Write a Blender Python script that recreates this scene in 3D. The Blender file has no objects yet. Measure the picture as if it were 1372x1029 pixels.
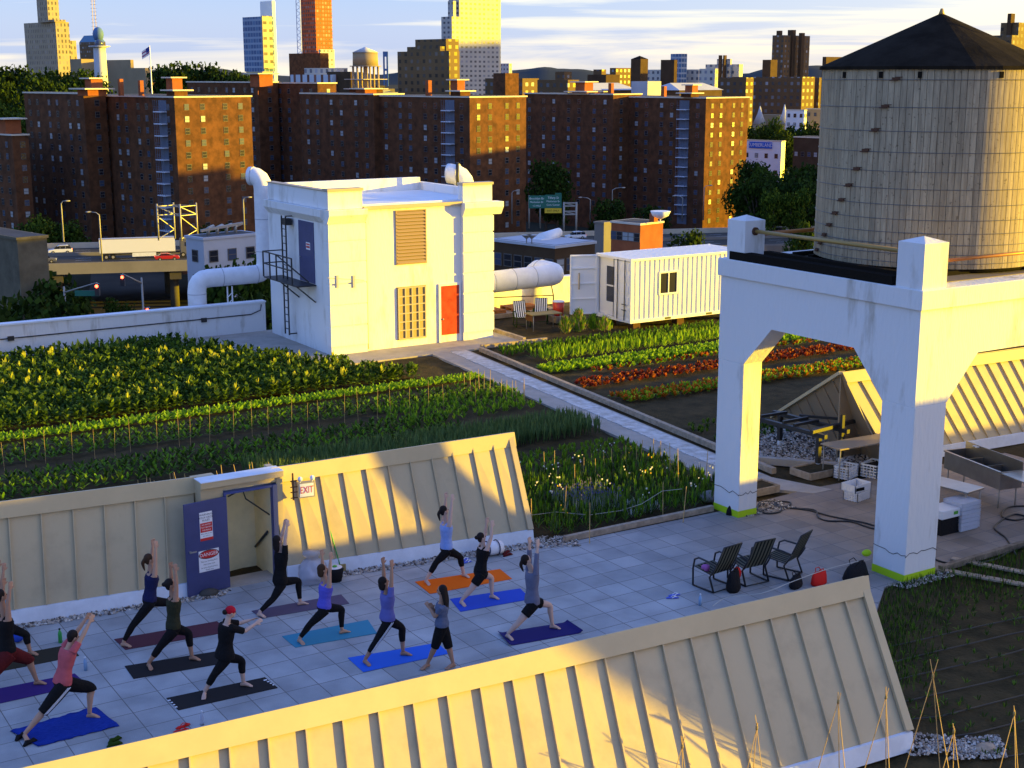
import bpy, bmesh, math, random
from mathutils import Vector, Matrix
R = random.Random(7)
rad = math.radians
scene = bpy.context.scene
COL = scene.collection

# ---------------------------------------------------------------- camera model
F, HY, CX, CY, CAMH = 1870.0, 102.0, 686.0, 514.5, 11.0
PITCH = math.atan((CY - HY) / F)
AZX = rad(57.7)            # world +X lies this far right of the view axis
def ray(px, py):
    a = (px - CX) / F; b = -(py - CY) / F
    f = math.cos(PITCH) + b * math.sin(PITCH); u = -math.sin(PITCH) + b * math.cos(PITCH)
    c, s = math.cos(AZX), math.sin(AZX)
    return Vector((a * s + f * c, -a * c + f * s, u))
def G(px, py, z=0.0):      # sight line met with the level plane z
    r = ray(px, py); t = (z - CAMH) / r.z
    return Vector((r.x * t, r.y * t, z))
def onx(px, py, X):
    r = ray(px, py); t = X / r.x; return Vector((X, r.y * t, CAMH + r.z * t))
def ony(px, py, Y):
    r = ray(px, py); t = Y / r.y; return Vector((r.x * t, Y, CAMH + r.z * t))
def D(px, py, dist):       # sight line at a forward ground distance
    r = ray(px, py); f = r.x * math.cos(AZX) + r.y * math.sin(AZX)
    t = dist / f; return Vector((r.x * t, r.y * t, CAMH + r.z * t))
def azdir(deg):            # unit vector, azimuth measured clockwise from the view axis
    a = rad(57.7 - deg); return Vector((math.cos(a), math.sin(a), 0))
def az_of(px):             # heading of an image column
    r = ray(px, 102); return 57.7 - math.degrees(math.atan2(r.y, r.x))

# ---------------------------------------------------------------- materials
M = {}
def mat(name, col, rough=0.7, metal=0.0, var=0.0, scale=3.0, bump=0.0, bscale=40.0, col2=None, spec=None, rp=(.35,.65), trans=0.0, emit=None, estr=0.0, stretch=None):
    if spec is None: spec = .5 if rough < .6 else .12
    m = bpy.data.materials.new(name); m.use_nodes = True
    nt = m.node_tree; N = nt.nodes; L = nt.links
    b = N['Principled BSDF']
    b.inputs['Base Color'].default_value = (*col, 1); b.inputs['Roughness'].default_value = rough
    b.inputs['Metallic'].default_value = metal; b.inputs['Specular IOR Level'].default_value = spec
    tc = None
    def coords():
        nonlocal tc
        if tc is None:
            g = N.new('ShaderNodeNewGeometry'); tc = g.outputs['Position']
            if stretch:
                mp = N.new('ShaderNodeMapping'); mp.inputs['Scale'].default_value = stretch
                L.new(tc, mp.inputs['Vector']); tc = mp.outputs['Vector']
        return tc
    if var > 0 or col2:
        n = N.new('ShaderNodeTexNoise'); n.inputs['Scale'].default_value = scale; n.inputs['Detail'].default_value = 6
        n.inputs['Roughness'].default_value = 0.65
        L.new(coords(), n.inputs['Vector'])
        r = N.new('ShaderNodeValToRGB')
        c2 = col2 or tuple(max(0, c * (1 - var)) for c in col)
        c1 = col if col2 else tuple(min(1, c * (1 + var)) for c in col)
        r.color_ramp.elements[0].position = rp[0]; r.color_ramp.elements[1].position = rp[1]
        r.color_ramp.elements[0].color = (*c2, 1); r.color_ramp.elements[1].color = (*c1, 1)
        L.new(n.outputs['Fac'], r.inputs['Fac']); L.new(r.outputs['Color'], b.inputs['Base Color'])
    if bump > 0:
        n2 = N.new('ShaderNodeTexNoise'); n2.inputs['Scale'].default_value = bscale; n2.inputs['Detail'].default_value = 4
        L.new(coords(), n2.inputs['Vector'])
        bp = N.new('ShaderNodeBump'); bp.inputs['Strength'].default_value = bump; bp.inputs['Distance'].default_value = 0.03
        L.new(n2.outputs['Fac'], bp.inputs['Height']); L.new(bp.outputs['Normal'], b.inputs['Normal'])
    if trans > 0:
        out = N['Material Output']
        t = N.new('ShaderNodeBsdfTranslucent'); t.inputs['Color'].default_value = (min(1, col[0]*1.3), min(1, col[1]*1.2), col[2]*.6, 1)
        mx = N.new('ShaderNodeMixShader'); mx.inputs['Fac'].default_value = trans
        L.new(b.outputs['BSDF'], mx.inputs[1]); L.new(t.outputs['BSDF'], mx.inputs[2]); L.new(mx.outputs['Shader'], out.inputs['Surface'])
    if emit:
        b.inputs['Emission Color'].default_value = (*emit, 1); b.inputs['Emission Strength'].default_value = estr
    M[name] = m
    return m

mat('white_stucco', (.78, .77, .76), .85, col2=(.56,.53,.48), rp=(.30,.46), scale=1.1, stretch=(1,1,.28), bump=.5, bscale=7)
mat('white_trim', (.72, .72, .72), .7, var=.05, scale=2)
mat('roof_white', (.74, .76, .80), .6, var=.06, scale=.8)
mat('coping', (.42, .34, .24), .5)
mat('duct_white', (.76, .76, .78), .45, var=.07, scale=2.5, spec=.4)
mat('seam_grey', (.38, .38, .42), .5)
mat('blue_door', (.045, .055, .16), .5, var=.08, scale=3)
mat('blue_frame', (.04, .06, .22), .5)
mat('red_door', (.42, .045, .02), .6, var=.25, scale=3)
mat('black_iron', (.018, .018, .02), .5)
mat('louver', (.30, .20, .12), .5)
mat('window_dark', (.03, .03, .035), .12, spec=.8)
mat('window_tan', (.34, .25, .10), .5)
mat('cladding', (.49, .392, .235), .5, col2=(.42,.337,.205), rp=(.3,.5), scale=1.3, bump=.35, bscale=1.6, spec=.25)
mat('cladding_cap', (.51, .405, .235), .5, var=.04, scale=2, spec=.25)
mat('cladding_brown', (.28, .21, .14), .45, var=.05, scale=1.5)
mat('base_white', (.70, .73, .78), .6, var=.08, scale=2.5)
mat('concrete_white', (.71, .70, .69), .9, col2=(.47,.44,.39), rp=(.30,.45), scale=1.5, stretch=(1,1,.22), bump=.6, bscale=11)
mat('concrete_crack', (.10, .09, .08), .9)
mat('lime', (.42, .62, .02), .6)
mat('tar', (.014, .012, .010), .98, spec=.03, bump=.5, bscale=12)
mat('roof_black', (.020, .016, .012), .98, spec=.02, var=.3, scale=1.5, bump=.3, bscale=8)
mat('steel_hoop', (.16, .15, .14), .5, metal=.6)
mat('rust_lug', (.10, .05, .03), .8)
mat('pipe_yellow', (.34, .22, .06), .5)
mat('pipe_orange', (.42, .14, .02), .5)
mat('timber', (.22, .17, .12), .9, var=.3, scale=6, bump=.3)
mat('timber_pale', (.36, .28, .20), .85, var=.25, scale=6)
mat('soil', (.075, .052, .022), .98, col2=(.030, .024, .010), scale=1.6, bump=1.0, bscale=14)
mat('path_pale', (.66, .63, .60), .9, col2=(.42, .38, .33), scale=3.5, bump=.4, bscale=20)
mat('concrete_walk', (.44, .38, .32), .9, col2=(.34, .30, .25), scale=1.6, bump=.2)
mat('pebble_a', (.42, .36, .30), .8); mat('pebble_b', (.22, .18, .14), .8); mat('pebble_c', (.60, .56, .50), .8); mat('pebble_d', (.10,.08,.07), .8)
mat('hose_black', (.012, .012, .013), .5)
mat('rope', (.45, .42, .36), .8)
mat('bamboo', (.50, .34, .14), .6)
mat('stainless', (.34, .32, .30), .28, metal=.85, var=.12, scale=2)
mat('skin', (.50, .29, .19), .6); mat('skin_tan', (.40, .22, .14), .6); mat('skin_pale', (.58, .38, .29), .6)
mat('hair_dark', (.018, .012, .010), .6); mat('hair_brown', (.055, .028, .014), .6)
mat('black_cloth', (.011, .010, .010), .9, bump=.8, bscale=16)
mat('white_cloth', (.75, .75, .78), .8)
mat('plastic_white', (.70, .70, .72), .5)
mat('plastic_red', (.50, .03, .015), .45)
mat('glass_blue', (.25, .40, .60), .2)
mat('asphalt', (.05, .05, .055), .9, var=.2, scale=.05)
mat('concrete_grey', (.20, .185, .165), .9, var=.12, scale=.12)
mat('concrete_dark', (.075, .068, .056), .9, var=.12, scale=.12)
mat('city_ground', (.035, .032, .022), .95, col2=(.018, .022, .010), scale=.03)
mat('paint_white', (.78, .78, .80), .4, spec=.4)
mat('sign_green', (.012, .14, .10), .5); mat('sign_yellow', (.75, .50, .03), .5); mat('sign_text', (.75, .80, .80), .6)
mat('sign_red', (.55, .02, .02), .5)
mat('lamp_metal', (.32, .30, .27), .5, metal=.2)

# ---------------------------------------------------------------- mesh helper
ORG = {}
class MB:
    def __init__(s): s.v = []; s.f = []; s.mi = []; s.mats = []; s.cur = 0; s.sm = []; s.smooth = False
    def use(s, m):
        if m not in s.mats: s.mats.append(m)
        s.cur = s.mats.index(m); return s
    def face(s, *idx): s.f.append(idx); s.mi.append(s.cur); s.sm.append(s.smooth)
    def poly(s, pts):
        b = len(s.v); s.v += [tuple(p) for p in pts]; s.face(*range(b, b + len(pts))); return s
    def hexa(s, p):         # 8 points, bottom ccw then top ccw
        b = len(s.v); s.v += [tuple(q) for q in p]
        for q in ((3,2,1,0),(4,5,6,7),(0,1,5,4),(1,2,6,5),(2,3,7,6),(3,0,4,7)): s.face(*[b+i for i in q])
        return s
    def box(s, x0, x1, y0, y1, z0, z1):
        return s.hexa([(x0,y0,z0),(x1,y0,z0),(x1,y1,z0),(x0,y1,z0),(x0,y0,z1),(x1,y0,z1),(x1,y1,z1),(x0,y1,z1)])
    def rbox(s, c, ex, ey, hx, hy, z0, z1):   # box on unit axes ex, ey
        c = Vector(c); ex = Vector(ex) * hx; ey = Vector(ey) * hy
        q = [c-ex-ey, c+ex-ey, c+ex+ey, c-ex+ey]
        return s.hexa([(a.x,a.y,z0) for a in q] + [(a.x,a.y,z1) for a in q])
    def prism(s, pts, z0, z1):
        b = len(s.v); n = len(pts)
        s.v += [(p[0],p[1],z0) for p in pts] + [(p[0],p[1],z1) for p in pts]
        s.face(*[b+i for i in reversed(range(n))]); s.face(*[b+n+i for i in range(n)])
        for i in range(n): j = (i+1) % n; s.face(b+i, b+j, b+n+j, b+n+i)
        return s
    def extr(s, pts, d):    # 3D polygon pushed along vector d
        b = len(s.v); n = len(pts); d = Vector(d)
        s.v += [tuple(p) for p in pts] + [tuple(Vector(p)+d) for p in pts]
        s.face(*[b+i for i in reversed(range(n))]); s.face(*[b+n+i for i in range(n)])
        for i in range(n): j = (i+1) % n; s.face(b+i, b+j, b+n+j, b+n+i)
        return s
    def bar(s, p, q, w, h=None, up=(0,0,1)):
        p = Vector(p); q = Vector(q); h = h or w
        d = (q-p).normalized(); u = Vector(up)
        if abs(d.dot(u)) > .98: u = Vector((1,0,0))
        a = d.cross(u).normalized() * (w/2); c = a.cross(d).normalized() * (h/2)
        return s.hexa([p-a-c, p+a-c, q+a-c, q-a-c, p-a+c, p+a+c, q+a+c, q-a+c])
    def tube(s, pts, r, n=8, cap=True):
        pts = [Vector(p) for p in pts]; rr = r if isinstance(r, (list, tuple)) else [r]*len(pts)
        rings = []; prev = None; old = s.smooth; s.smooth = n > 5
        for i, p in enumerate(pts):
            d = (pts[min(i+1, len(pts)-1)] - pts[max(i-1, 0)])
            if d.length < 1e-9: d = Vector((0,0,1))
            d.normalize()
            if prev is None:
                u = Vector((0,0,1)) if abs(d.z) < .9 else Vector((1,0,0)); a = d.cross(u).normalized()
            else: a = (prev - d * prev.dot(d)).normalized()
            prev = a; c = d.cross(a); b = len(s.v)
            for k in range(n):
                t = 2*math.pi*k/n; s.v.append(tuple(p + (a*math.cos(t) + c*math.sin(t)) * rr[i]))
            rings.append(b)
        for i in range(len(rings)-1):
            for k in range(n):
                j = (k+1) % n; s.face(rings[i]+k, rings[i]+j, rings[i+1]+j, rings[i+1]+k)
        s.smooth = False
        if cap:
            s.face(*[rings[0]+k for k in reversed(range(n))]); s.face(*[rings[-1]+k for k in range(n)])
        s.smooth = old
        return s
    def lathe(s, c, prof, n=24):   # prof: (r, z) list about a vertical axis
        c = Vector(c); old = s.smooth; s.smooth = True; rings = []
        for r, z in prof:
            b = len(s.v); rings.append(b)
            for k in range(n):
                t = 2*math.pi*k/n; s.v.append((c.x + r*math.cos(t), c.y + r*math.sin(t), c.z + z))
        for i in range(len(rings)-1):
            for k in range(n):
                j = (k+1) % n; s.face(rings[i]+k, rings[i]+j, rings[i+1]+j, rings[i+1]+k)
        s.smooth = False
        s.face(*[rings[0]+k for k in reversed(range(n))]); s.face(*[rings[-1]+k for k in range(n)])
        s.smooth = old; return s
    def ball(s, c, rx, ry=None, rz=None, n=12, m=8, rot=None):
        ry = ry or rx; rz = rz or rx; c = Vector(c); old = s.smooth; s.smooth = True
        b = len(s.v)
        for i in range(m+1):
            ph = math.pi*i/m
            for k in range(n):
                t = 2*math.pi*k/n
                v = Vector((rx*math.sin(ph)*math.cos(t), ry*math.sin(ph)*math.sin(t), -rz*math.cos(ph)))
                if rot: v = rot @ v
                s.v.append(tuple(c+v))
        for i in range(m):
            for k in range(n):
                j = (k+1) % n; s.face(b+i*n+k, b+i*n+j, b+(i+1)*n+j, b+(i+1)*n+k)
        s.smooth = old; return s
    def build(s, name, m=None, parent=None, loc=None, local=False, bevel=0, kind=None):
        me = bpy.data.meshes.new(name)
        if parent is not None: o0 = ORG.get(parent.name, Vector()) if not local else Vector()
        else: o0 = Vector(loc) if loc is not None else Vector()
        me.from_pydata([(x-o0.x, y-o0.y, z-o0.z) for x, y, z in s.v] if o0.length else s.v, [], s.f)
        if m is not None and not s.mats: me.materials.append(M[m] if isinstance(m, str) else m)
        for q in s.mats: me.materials.append(M[q])
        if s.mats: me.polygons.foreach_set('material_index', s.mi)
        if any(s.sm): me.polygons.foreach_set('use_smooth', s.sm)
        me.update()
        o = bpy.data.objects.new(name, me); COL.objects.link(o)
        if parent is not None:
            o.parent = parent; ORG[o.name] = ORG.get(parent.name, Vector())
            if local: ORG[o.name] = Vector()
        else: o.location = o0; ORG[o.name] = o0.copy()
        if bevel:
            md = o.modifiers.new('b', 'BEVEL'); md.width = bevel; md.segments = 2; md.limit_method = 'ANGLE'
        if kind: o['kind'] = kind
        return o
def tag(o, label, cat, group=None, kind=None):
    if label: o['label'] = label
    if cat: o['category'] = cat
    if group: o['group'] = group
    if kind: o['kind'] = kind
    return o
def thing(name, label, cat, loc=(0,0,0), group=None, rz=0):
    o = bpy.data.objects.new(name, None); COL.objects.link(o); o.location = loc; o.rotation_euler = (0,0,rz)
    o.empty_display_size = .2
    ORG[o.name] = Vector(loc)
    return tag(o, label, cat, group)
def struct(name, mb, m=None): 
    o = mb.build(name, m); o['kind'] = 'structure'; return o
def kids(o): return [c for c in KID.get(o.name, [])]
def dup(o, parent=None, allobjs=None):
    c = o.copy(); COL.objects.link(c)
    if parent is not None: c.parent = parent
    for ch in [x for x in o.children]: dup(ch, c)
    return c
def place(src, used, loc, rz=0, label=None, group=None, scale=1):
    o = src if not used else dup(src)
    o.location = loc; o.rotation_euler = (0,0,rz); o.scale = (scale,)*3
    if label: o['label'] = label
    if group: o['group'] = group
    return o
def text_mesh(body, size, m, origin, ex, ey, parent, name='lettering', align='CENTER', off=0.004, ysc=1.0, local=False):
    cu = bpy.data.curves.new('t', 'FONT'); cu.body = body; cu.size = size; cu.align_x = align; cu.align_y = 'CENTER'; cu.resolution_u = 2
    ob = bpy.data.objects.new('t', cu); COL.objects.link(ob)
    dg = bpy.context.evaluated_depsgraph_get(); dg.update()
    me = bpy.data.meshes.new_from_object(ob.evaluated_get(dg)); bpy.data.objects.remove(ob)
    ex = Vector(ex).normalized(); ey = Vector(ey).normalized(); ez = ex.cross(ey); o0 = Vector(origin)
    base = Vector() if local else ORG.get(parent.name, Vector())
    for v in me.vertices:
        v.co = o0 + ex*v.co.x + ey*v.co.y*ysc + ez*off - base
    me.materials.append(M[m]); o = bpy.data.objects.new(name, me); COL.objects.link(o); o.parent = parent; ORG[o.name] = base.copy()
    return o
# ---------------------------------------------------------------- camera, sun, sky
cam = bpy.data.cameras.new('camera'); co = bpy.data.objects.new('camera', cam); COL.objects.link(co)
scene.camera = co; cam.sensor_width = 36; cam.lens = 36 * F / 1372; cam.clip_end = 30000; cam.clip_start = .1
co.location = (0, 0, CAMH)
fw = azdir(0)
co.rotation_euler = (math.pi/2 - PITCH, 0, math.atan2(-fw.x, fw.y))
SUN_EL, SUN_AZ = 4.7, 85.0      # azimuth right of the view axis
sd = azdir(SUN_AZ) * math.cos(rad(SUN_EL)) + Vector((0,0,math.sin(rad(SUN_EL))))
sl = bpy.data.lights.new('sun', 'SUN'); sl.energy = 5.0; sl.angle = rad(.6); sl.color = (1.0, .67, .0)
so = bpy.data.objects.new('sun', sl); COL.objects.link(so)
so.rotation_euler = sd.to_track_quat('Z', 'Y').to_euler(); so.location = (60, -20, 40)
w = bpy.data.worlds.new('World'); scene.world = w; w.use_nodes = True
nt = w.node_tree; N = nt.nodes; L = nt.links; N.clear()
out = N.new('ShaderNodeOutputWorld'); add = N.new('ShaderNodeAddShader')
sky = N.new('ShaderNodeTexSky'); sky.sky_type = 'NISHITA'; sky.sun_disc = False
sky.sun_elevation = rad(SUN_EL); sky.sun_rotation = math.atan2(sd.x, sd.y); sky.altitude = 20
b1 = N.new('ShaderNodeBackground'); b1.inputs['Strength'].default_value = .06; L.new(sky.outputs['Color'], b1.inputs['Color'])
b2 = N.new('ShaderNodeBackground'); b2.inputs['Strength'].default_value = .365
tc = N.new('ShaderNodeTexCoord'); sep = N.new('ShaderNodeSeparateXYZ'); L.new(tc.outputs['Generated'], sep.inputs['Vector'])
ramp = N.new('ShaderNodeValToRGB'); e = ramp.color_ramp.elements
e[0].position = 0.0; e[0].color = (.38, .47, .62, 1)
e[1].position = 1.0; e[1].color = (.09, .225, .82, 1)
for p, c in ((.015, (.21, .39, .74)), (.055, (.09, .27, .72)), (.12, (.10, .25, .74)), (.3, (.09, .23, .81))):
    q = ramp.color_ramp.elements.new(p); q.color = (*c, 1)
L.new(sep.outputs['Z'], ramp.inputs['Fac'])
# cloud streaks: the heading and the height over the horizon make the pattern
mp = N.new('ShaderNodeMapping'); mp.inputs['Scale'].default_value = (3.2, 3.2, 62); mp.inputs['Location'].default_value = (1.3, .4, .35); mp.inputs['Rotation'].default_value = (rad(.9), 0, 0)
L.new(tc.outputs['Generated'], mp.inputs['Vector'])
nz = N.new('ShaderNodeTexNoise'); nz.inputs['Scale'].default_value = 1.0; nz.inputs['Detail'].default_value = 7; nz.inputs['Roughness'].default_value = .55; nz.inputs['Distortion'].default_value = .5
L.new(mp.outputs['Vector'], nz.inputs['Vector'])
cr = N.new('ShaderNodeValToRGB'); cr.color_ramp.elements[0].position = .48; cr.color_ramp.elements[1].position = .66
L.new(nz.outputs['Fac'], cr.inputs['Fac'])
fade = N.new('ShaderNodeMapRange'); fade.inputs['From Min'].default_value = .06; fade.inputs['From Max'].default_value = .2
fade.inputs['To Min'].default_value = 1; fade.inputs['To Max'].default_value = .08; L.new(sep.outputs['Z'], fade.inputs['Value'])
mul = N.new('ShaderNodeMath'); mul.operation = 'MULTIPLY'; L.new(cr.outputs['Color'], mul.inputs[0]); L.new(fade.outputs['Result'], mul.inputs[1])
cc = N.new('ShaderNodeMixRGB'); cc.inputs['Color1'].default_value = (.76, .75, .70, 1); cc.inputs['Color2'].default_value = (.5, .62, 1.0, 1)
L.new(sep.outputs['Z'], cc.inputs['Fac'])
mx = N.new('ShaderNodeMixRGB'); L.new(mul.outputs['Value'], mx.inputs['Fac']); L.new(ramp.outputs['Color'], mx.inputs['Color1']); L.new(cc.outputs['Color'], mx.inputs['Color2'])
# sunset side glow
dot = N.new('ShaderNodeVectorMath'); dot.operation = 'DOT_PRODUCT'; dot.inputs[1].default_value = tuple(sd); L.new(tc.outputs['Generated'], dot.inputs[0])
gl = N.new('ShaderNodeMapRange'); gl.inputs['From Min'].default_value = .05; gl.inputs['From Max'].default_value = .75; L.new(dot.outputs['Value'], gl.inputs['Value'])
mx2 = N.new('ShaderNodeMixRGB'); mx2.blend_type = 'MIX'; gm = N.new('ShaderNodeMath'); gm.operation = 'MULTIPLY'; gm.inputs[1].default_value = .32
L.new(gl.outputs['Result'], gm.inputs[0]); L.new(gm.outputs['Value'], mx2.inputs['Fac']); L.new(mx.outputs['Color'], mx2.inputs['Color1']); mx2.inputs['Color2'].default_value = (.9, .78, .48, 1)
L.new(mx2.outputs['Color'], b2.inputs['Color'])
L.new(b1.outputs['Background'], add.inputs[0]); L.new(b2.outputs['Background'], add.inputs[1]); L.new(add.outputs['Shader'], out.inputs['Surface'])
vs = scene.view_settings; vs.view_transform = 'Standard'; vs.look = 'None'; vs.exposure = 1.62; vs.gamma = 1
scene.render.engine = 'CYCLES'
# ================================================================ roof, deck, paths
TILE = .655; TX0, TY0 = 17.03, 24.87
def tile_mat():
    m = mat('deck_tile', (.30, .29, .275), .8, spec=.4)
    nt = m.node_tree; N = nt.nodes; L = nt.links; b = N['Principled BSDF']
    g = N.new('ShaderNodeNewGeometry')
    mp = N.new('ShaderNodeMapping'); mp.inputs['Scale'].default_value = (1/TILE, 1/TILE, 1); mp.inputs['Location'].default_value = (-TX0/TILE, -TY0/TILE, 0)
    L.new(g.outputs['Position'], mp.inputs['Vector'])
    fr = N.new('ShaderNodeVectorMath'); fr.operation = 'FRACTION'; L.new(mp.outputs['Vector'], fr.inputs[0])
    fl = N.new('ShaderNodeVectorMath'); fl.operation = 'FLOOR'; L.new(mp.outputs['Vector'], fl.inputs[0])
    sp = N.new('ShaderNodeSeparateXYZ'); L.new(fr.outputs['Vector'], sp.inputs['Vector'])
    def M_(op, a, bb):
        n = N.new('ShaderNodeMath'); n.operation = op
        for i, q in enumerate((a, bb)):
            if isinstance(q, (int, float)): n.inputs[i].default_value = q
            else: L.new(q, n.inputs[i])
        return n.outputs[0]
    dx = M_('MINIMUM', sp.outputs['X'], M_('SUBTRACT', 1.0, sp.outputs['X'])); dy = M_('MINIMUM', sp.outputs['Y'], M_('SUBTRACT', 1.0, sp.outputs['Y']))
    gr = M_('LESS_THAN', M_('MINIMUM', dx, dy), .013)
    wn = N.new('ShaderNodeTexWhiteNoise'); wn.noise_dimensions = '2D'; L.new(fl.outputs['Vector'], wn.inputs['Vector'])
    hs = N.new('ShaderNodeMapRange'); hs.inputs['To Min'].default_value = .85; hs.inputs['To Max'].default_value = 1.1; L.new(wn.outputs['Value'], hs.inputs['Value'])
    n1 = N.new('ShaderNodeTexNoise'); n1.inputs['Scale'].default_value = 1.1; n1.inputs['Detail'].default_value = 7; L.new(g.outputs['Position'], n1.inputs['Vector'])
    hs2 = N.new('ShaderNodeMapRange'); hs2.inputs['From Min'].default_value = .3; hs2.inputs['From Max'].default_value = .7; hs2.inputs['To Min'].default_value = .72; hs2.inputs['To Max'].default_value = 1.12; L.new(n1.outputs['Fac'], hs2.inputs['Value'])
    n3 = N.new('ShaderNodeTexNoise'); n3.inputs['Scale'].default_value = 60; n3.inputs['Detail'].default_value = 3; L.new(g.outputs['Position'], n3.inputs['Vector'])
    hs3 = N.new('ShaderNodeMapRange'); hs3.inputs['To Min'].default_value = .80; hs3.inputs['To Max'].default_value = 1.2; L.new(n3.outputs['Fac'], hs3.inputs['Value'])
    tot = M_('MULTIPLY', M_('MULTIPLY', hs.outputs['Result'], hs2.outputs['Result']), hs3.outputs['Result'])
    # browner tiles towards the wash area: soil, with warm bounced light in the tone
    sw = N.new('ShaderNodeSeparateXYZ'); L.new(g.outputs['Position'], sw.inputs['Vector'])
    st = N.new('ShaderNodeMapRange'); st.inputs['From Min'].default_value = 19.5; st.inputs['From Max'].default_value = 26.0; L.new(M_('ADD', sw.outputs['X'], M_('MULTIPLY', n1.outputs['Fac'], 3.0)), st.inputs['Value'])
    cm = N.new('ShaderNodeMixRGB'); cm.inputs['Color1'].default_value = (.365, .375, .375, 1); cm.inputs['Color2'].default_value = (.27, .215, .17, 1); L.new(st.outputs['Result'], cm.inputs['Fac'])
    v = N.new('ShaderNodeVectorMath'); v.operation = 'SCALE'; L.new(cm.outputs['Color'], v.inputs[0]); L.new(tot, v.inputs['Scale'])
    mg = N.new('ShaderNodeMixRGB'); mg.inputs['Color2'].default_value = (.13, .125, .12, 1); L.new(gr, mg.inputs['Fac']); L.new(v.outputs['Vector'], mg.inputs['Color1'])
    L.new(mg.outputs['Color'], b.inputs['Base Color'])
    bp = N.new('ShaderNodeBump'); bp.inputs['Strength'].default_value = .5; bp.inputs['Distance'].default_value = .01; bp.invert = True; L.new(gr, bp.inputs['Height']); L.new(bp.outputs['Normal'], b.inputs['Normal'])
tile_mat()
# big roof body down to the street, soil on top
r = MB().use('concrete_dark'); r.box(-14, 75, -12, 57.6, -34, -.14); struct('roof', r)
s = MB().use('soil')
nx, ny = 178, 124
def soilz(x, y):
    z = -.06 + .02*math.sin(x*1.7+y)*math.sin(y*2.3)
    return z
b0 = len(s.v)
for j in range(ny+1):
    for i in range(nx+1):
        x = -14 + 89*i/nx; y = -6 + 62*j/ny
        s.v.append((x, y, soilz(x, y) + R.uniform(-.02, .03)))
s.smooth = True
for j in range(ny):
    for i in range(nx): a = b0 + j*(nx+1)+i; s.face(a, a+1, a+nx+2, a+nx+1)
struct('soil_bed', s)
d = MB().use('deck_tile'); d.prism([(-8,16.6),(17.4,16.0),(17.5,16.5),(22.5,20.2),(25.2,20.3),(27.3,20.4),(29.2,19.7),(34,18.6),(34,26.2),(26.5,26.6),(23.2,26.35),(17.9,26.42),(17.6,26.9),(14.2,27.5),(11.7,28.2),(9.6,28.3),(9.4,27.95),(-8,29.3)], -.13, 0.0)
struct('deck', d)
# walkway that runs back through the garden to the white stair house
pw = MB().use('concrete_walk'); pw.prism([(24.75,28.2),(26.3,28.0),(28.55,48.6),(26.9,48.6)], -.13, .012)
pw.prism([(17,48.6),(31.6,48.6),(31.7,57.3),(14,57.3)], -.13, .008)
pw.prism([(26.2,26.2),(24.75,28.2),(26.3,28.0),(26.9,26.2)], -.13, .006)
struct('path', pw)
pp = MB().use('path_pale')
n = 40
for i in range(n):
    y0 = 28.3 + 20.2*i/n; y1 = y0 + 20.2/n - .006
    f = lambda y: (25.5 + (y-28)*.108, 26.2 + (y-28)*.108)
    (a0, c0), (a1, c1) = f(y0), f(y1); w = R.uniform(-.03, .03)
    pp.prism([(a0+w, y0), (c0+w*.5, y0), (c1+w*.5, y1), (a1+w, y1)], .013, .03 + R.uniform(0,.006))
struct('path_strip', pp)
# ---------------------------------------------------------------- bed edging timbers
def edging(name, pts, w, h, label, m='timber_pale', group='bed edging'):
    mb = MB().use(m)
    for a, b in zip(pts, pts[1:]): mb.bar((*a, h/2), (*b, h/2), w, h)
    return tag(mb.build(name, None, loc=(*pts[0], 0)), label, 'edging', group)
edging('bed_edging', [(26.6,28.2),(28.9,48.1)], .16, .17, 'long grey timber edging on the far side of the garden path')
edging('bed_edging', [(29.2,48.6),(32.4,48.5)], .14, .16, 'short timber edging in front of the white stair house corner')
edging('bed_edging', [(31.8,53.2),(31.6,49.0)], .14, .16, 'short timber edging running back beside the two striped chairs')
e1 = G(752,728); e2 = G(951,684)
edging('bed_edging', [(18.25,26.5),(22.9,26.5)], .12, .14, 'weathered timber edging between the flower bed and the deck tiles')
edging('bed_edging', [(26.9,29.4),(28.8,27.1)], .2, .2, 'stone kerb in front of the pebble bed by the black rack', 'concrete_walk')
edging('bed_edging', [(24.3,20.22),(27.3,20.35),(29.2,19.65),(33,18.8)], .12, .13, 'dark timber edging between the wash area and the shaded bare bed', 'timber')
# ---------------------------------------------------------------- pebbles
def pebbles(name, poly_pts, n, label, smin=.02, smax=.05):
    xs = [p[0] for p in poly_pts]; ys = [p[1] for p in poly_pts]; mb = MB()
    def inside(x, y):
        c = False; j = len(poly_pts)-1
        for i in range(len(poly_pts)):
            xi, yi = poly_pts[i]; xj, yj = poly_pts[j]
            if (yi > y) != (yj > y) and x < (xj-xi)*(y-yi)/(yj-yi)+xi: c = not c
            j = i
        return c
    k = 0
    while k < n:
        x = R.uniform(min(xs), max(xs)); y = R.uniform(min(ys), max(ys))
        if not inside(x, y): continue
        k += 1; q = R.uniform(smin, smax); a = R.uniform(0, 3.14)
        mb.use(R.choice(['pebble_a','pebble_a','pebble_b','pebble_c','pebble_d','pebble_a']))
        mb.smooth = False
        ca, sa = math.cos(a)*q, math.sin(a)*q; h = q*.7; b = len(mb.v); z = R.uniform(0, .02)
        mb.v += [(x+ca,y+sa,z),(x-sa*.7,y+ca*.7,z),(x-ca,y-sa,z),(x+sa*.7,y-ca*.7,z),(x+ca*.4-sa*.2,y+sa*.4+ca*.2,z+h),(x-ca*.4,y-sa*.4,z+h*.9)]
        for f in ((0,1,4),(1,5,4),(1,2,5),(2,3,5),(3,4,5),(3,0,4)): mb.face(*[b+i for i in f])
    return tag(mb.build(name), label, 'gravel', kind='stuff')
pebbles('gravel', [(3,28.2),(9.9,27.45),(10.3,27.75),(3,28.75)], 1700, 'strip of loose pebbles at the foot of the shaded wall left of the door')
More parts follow.
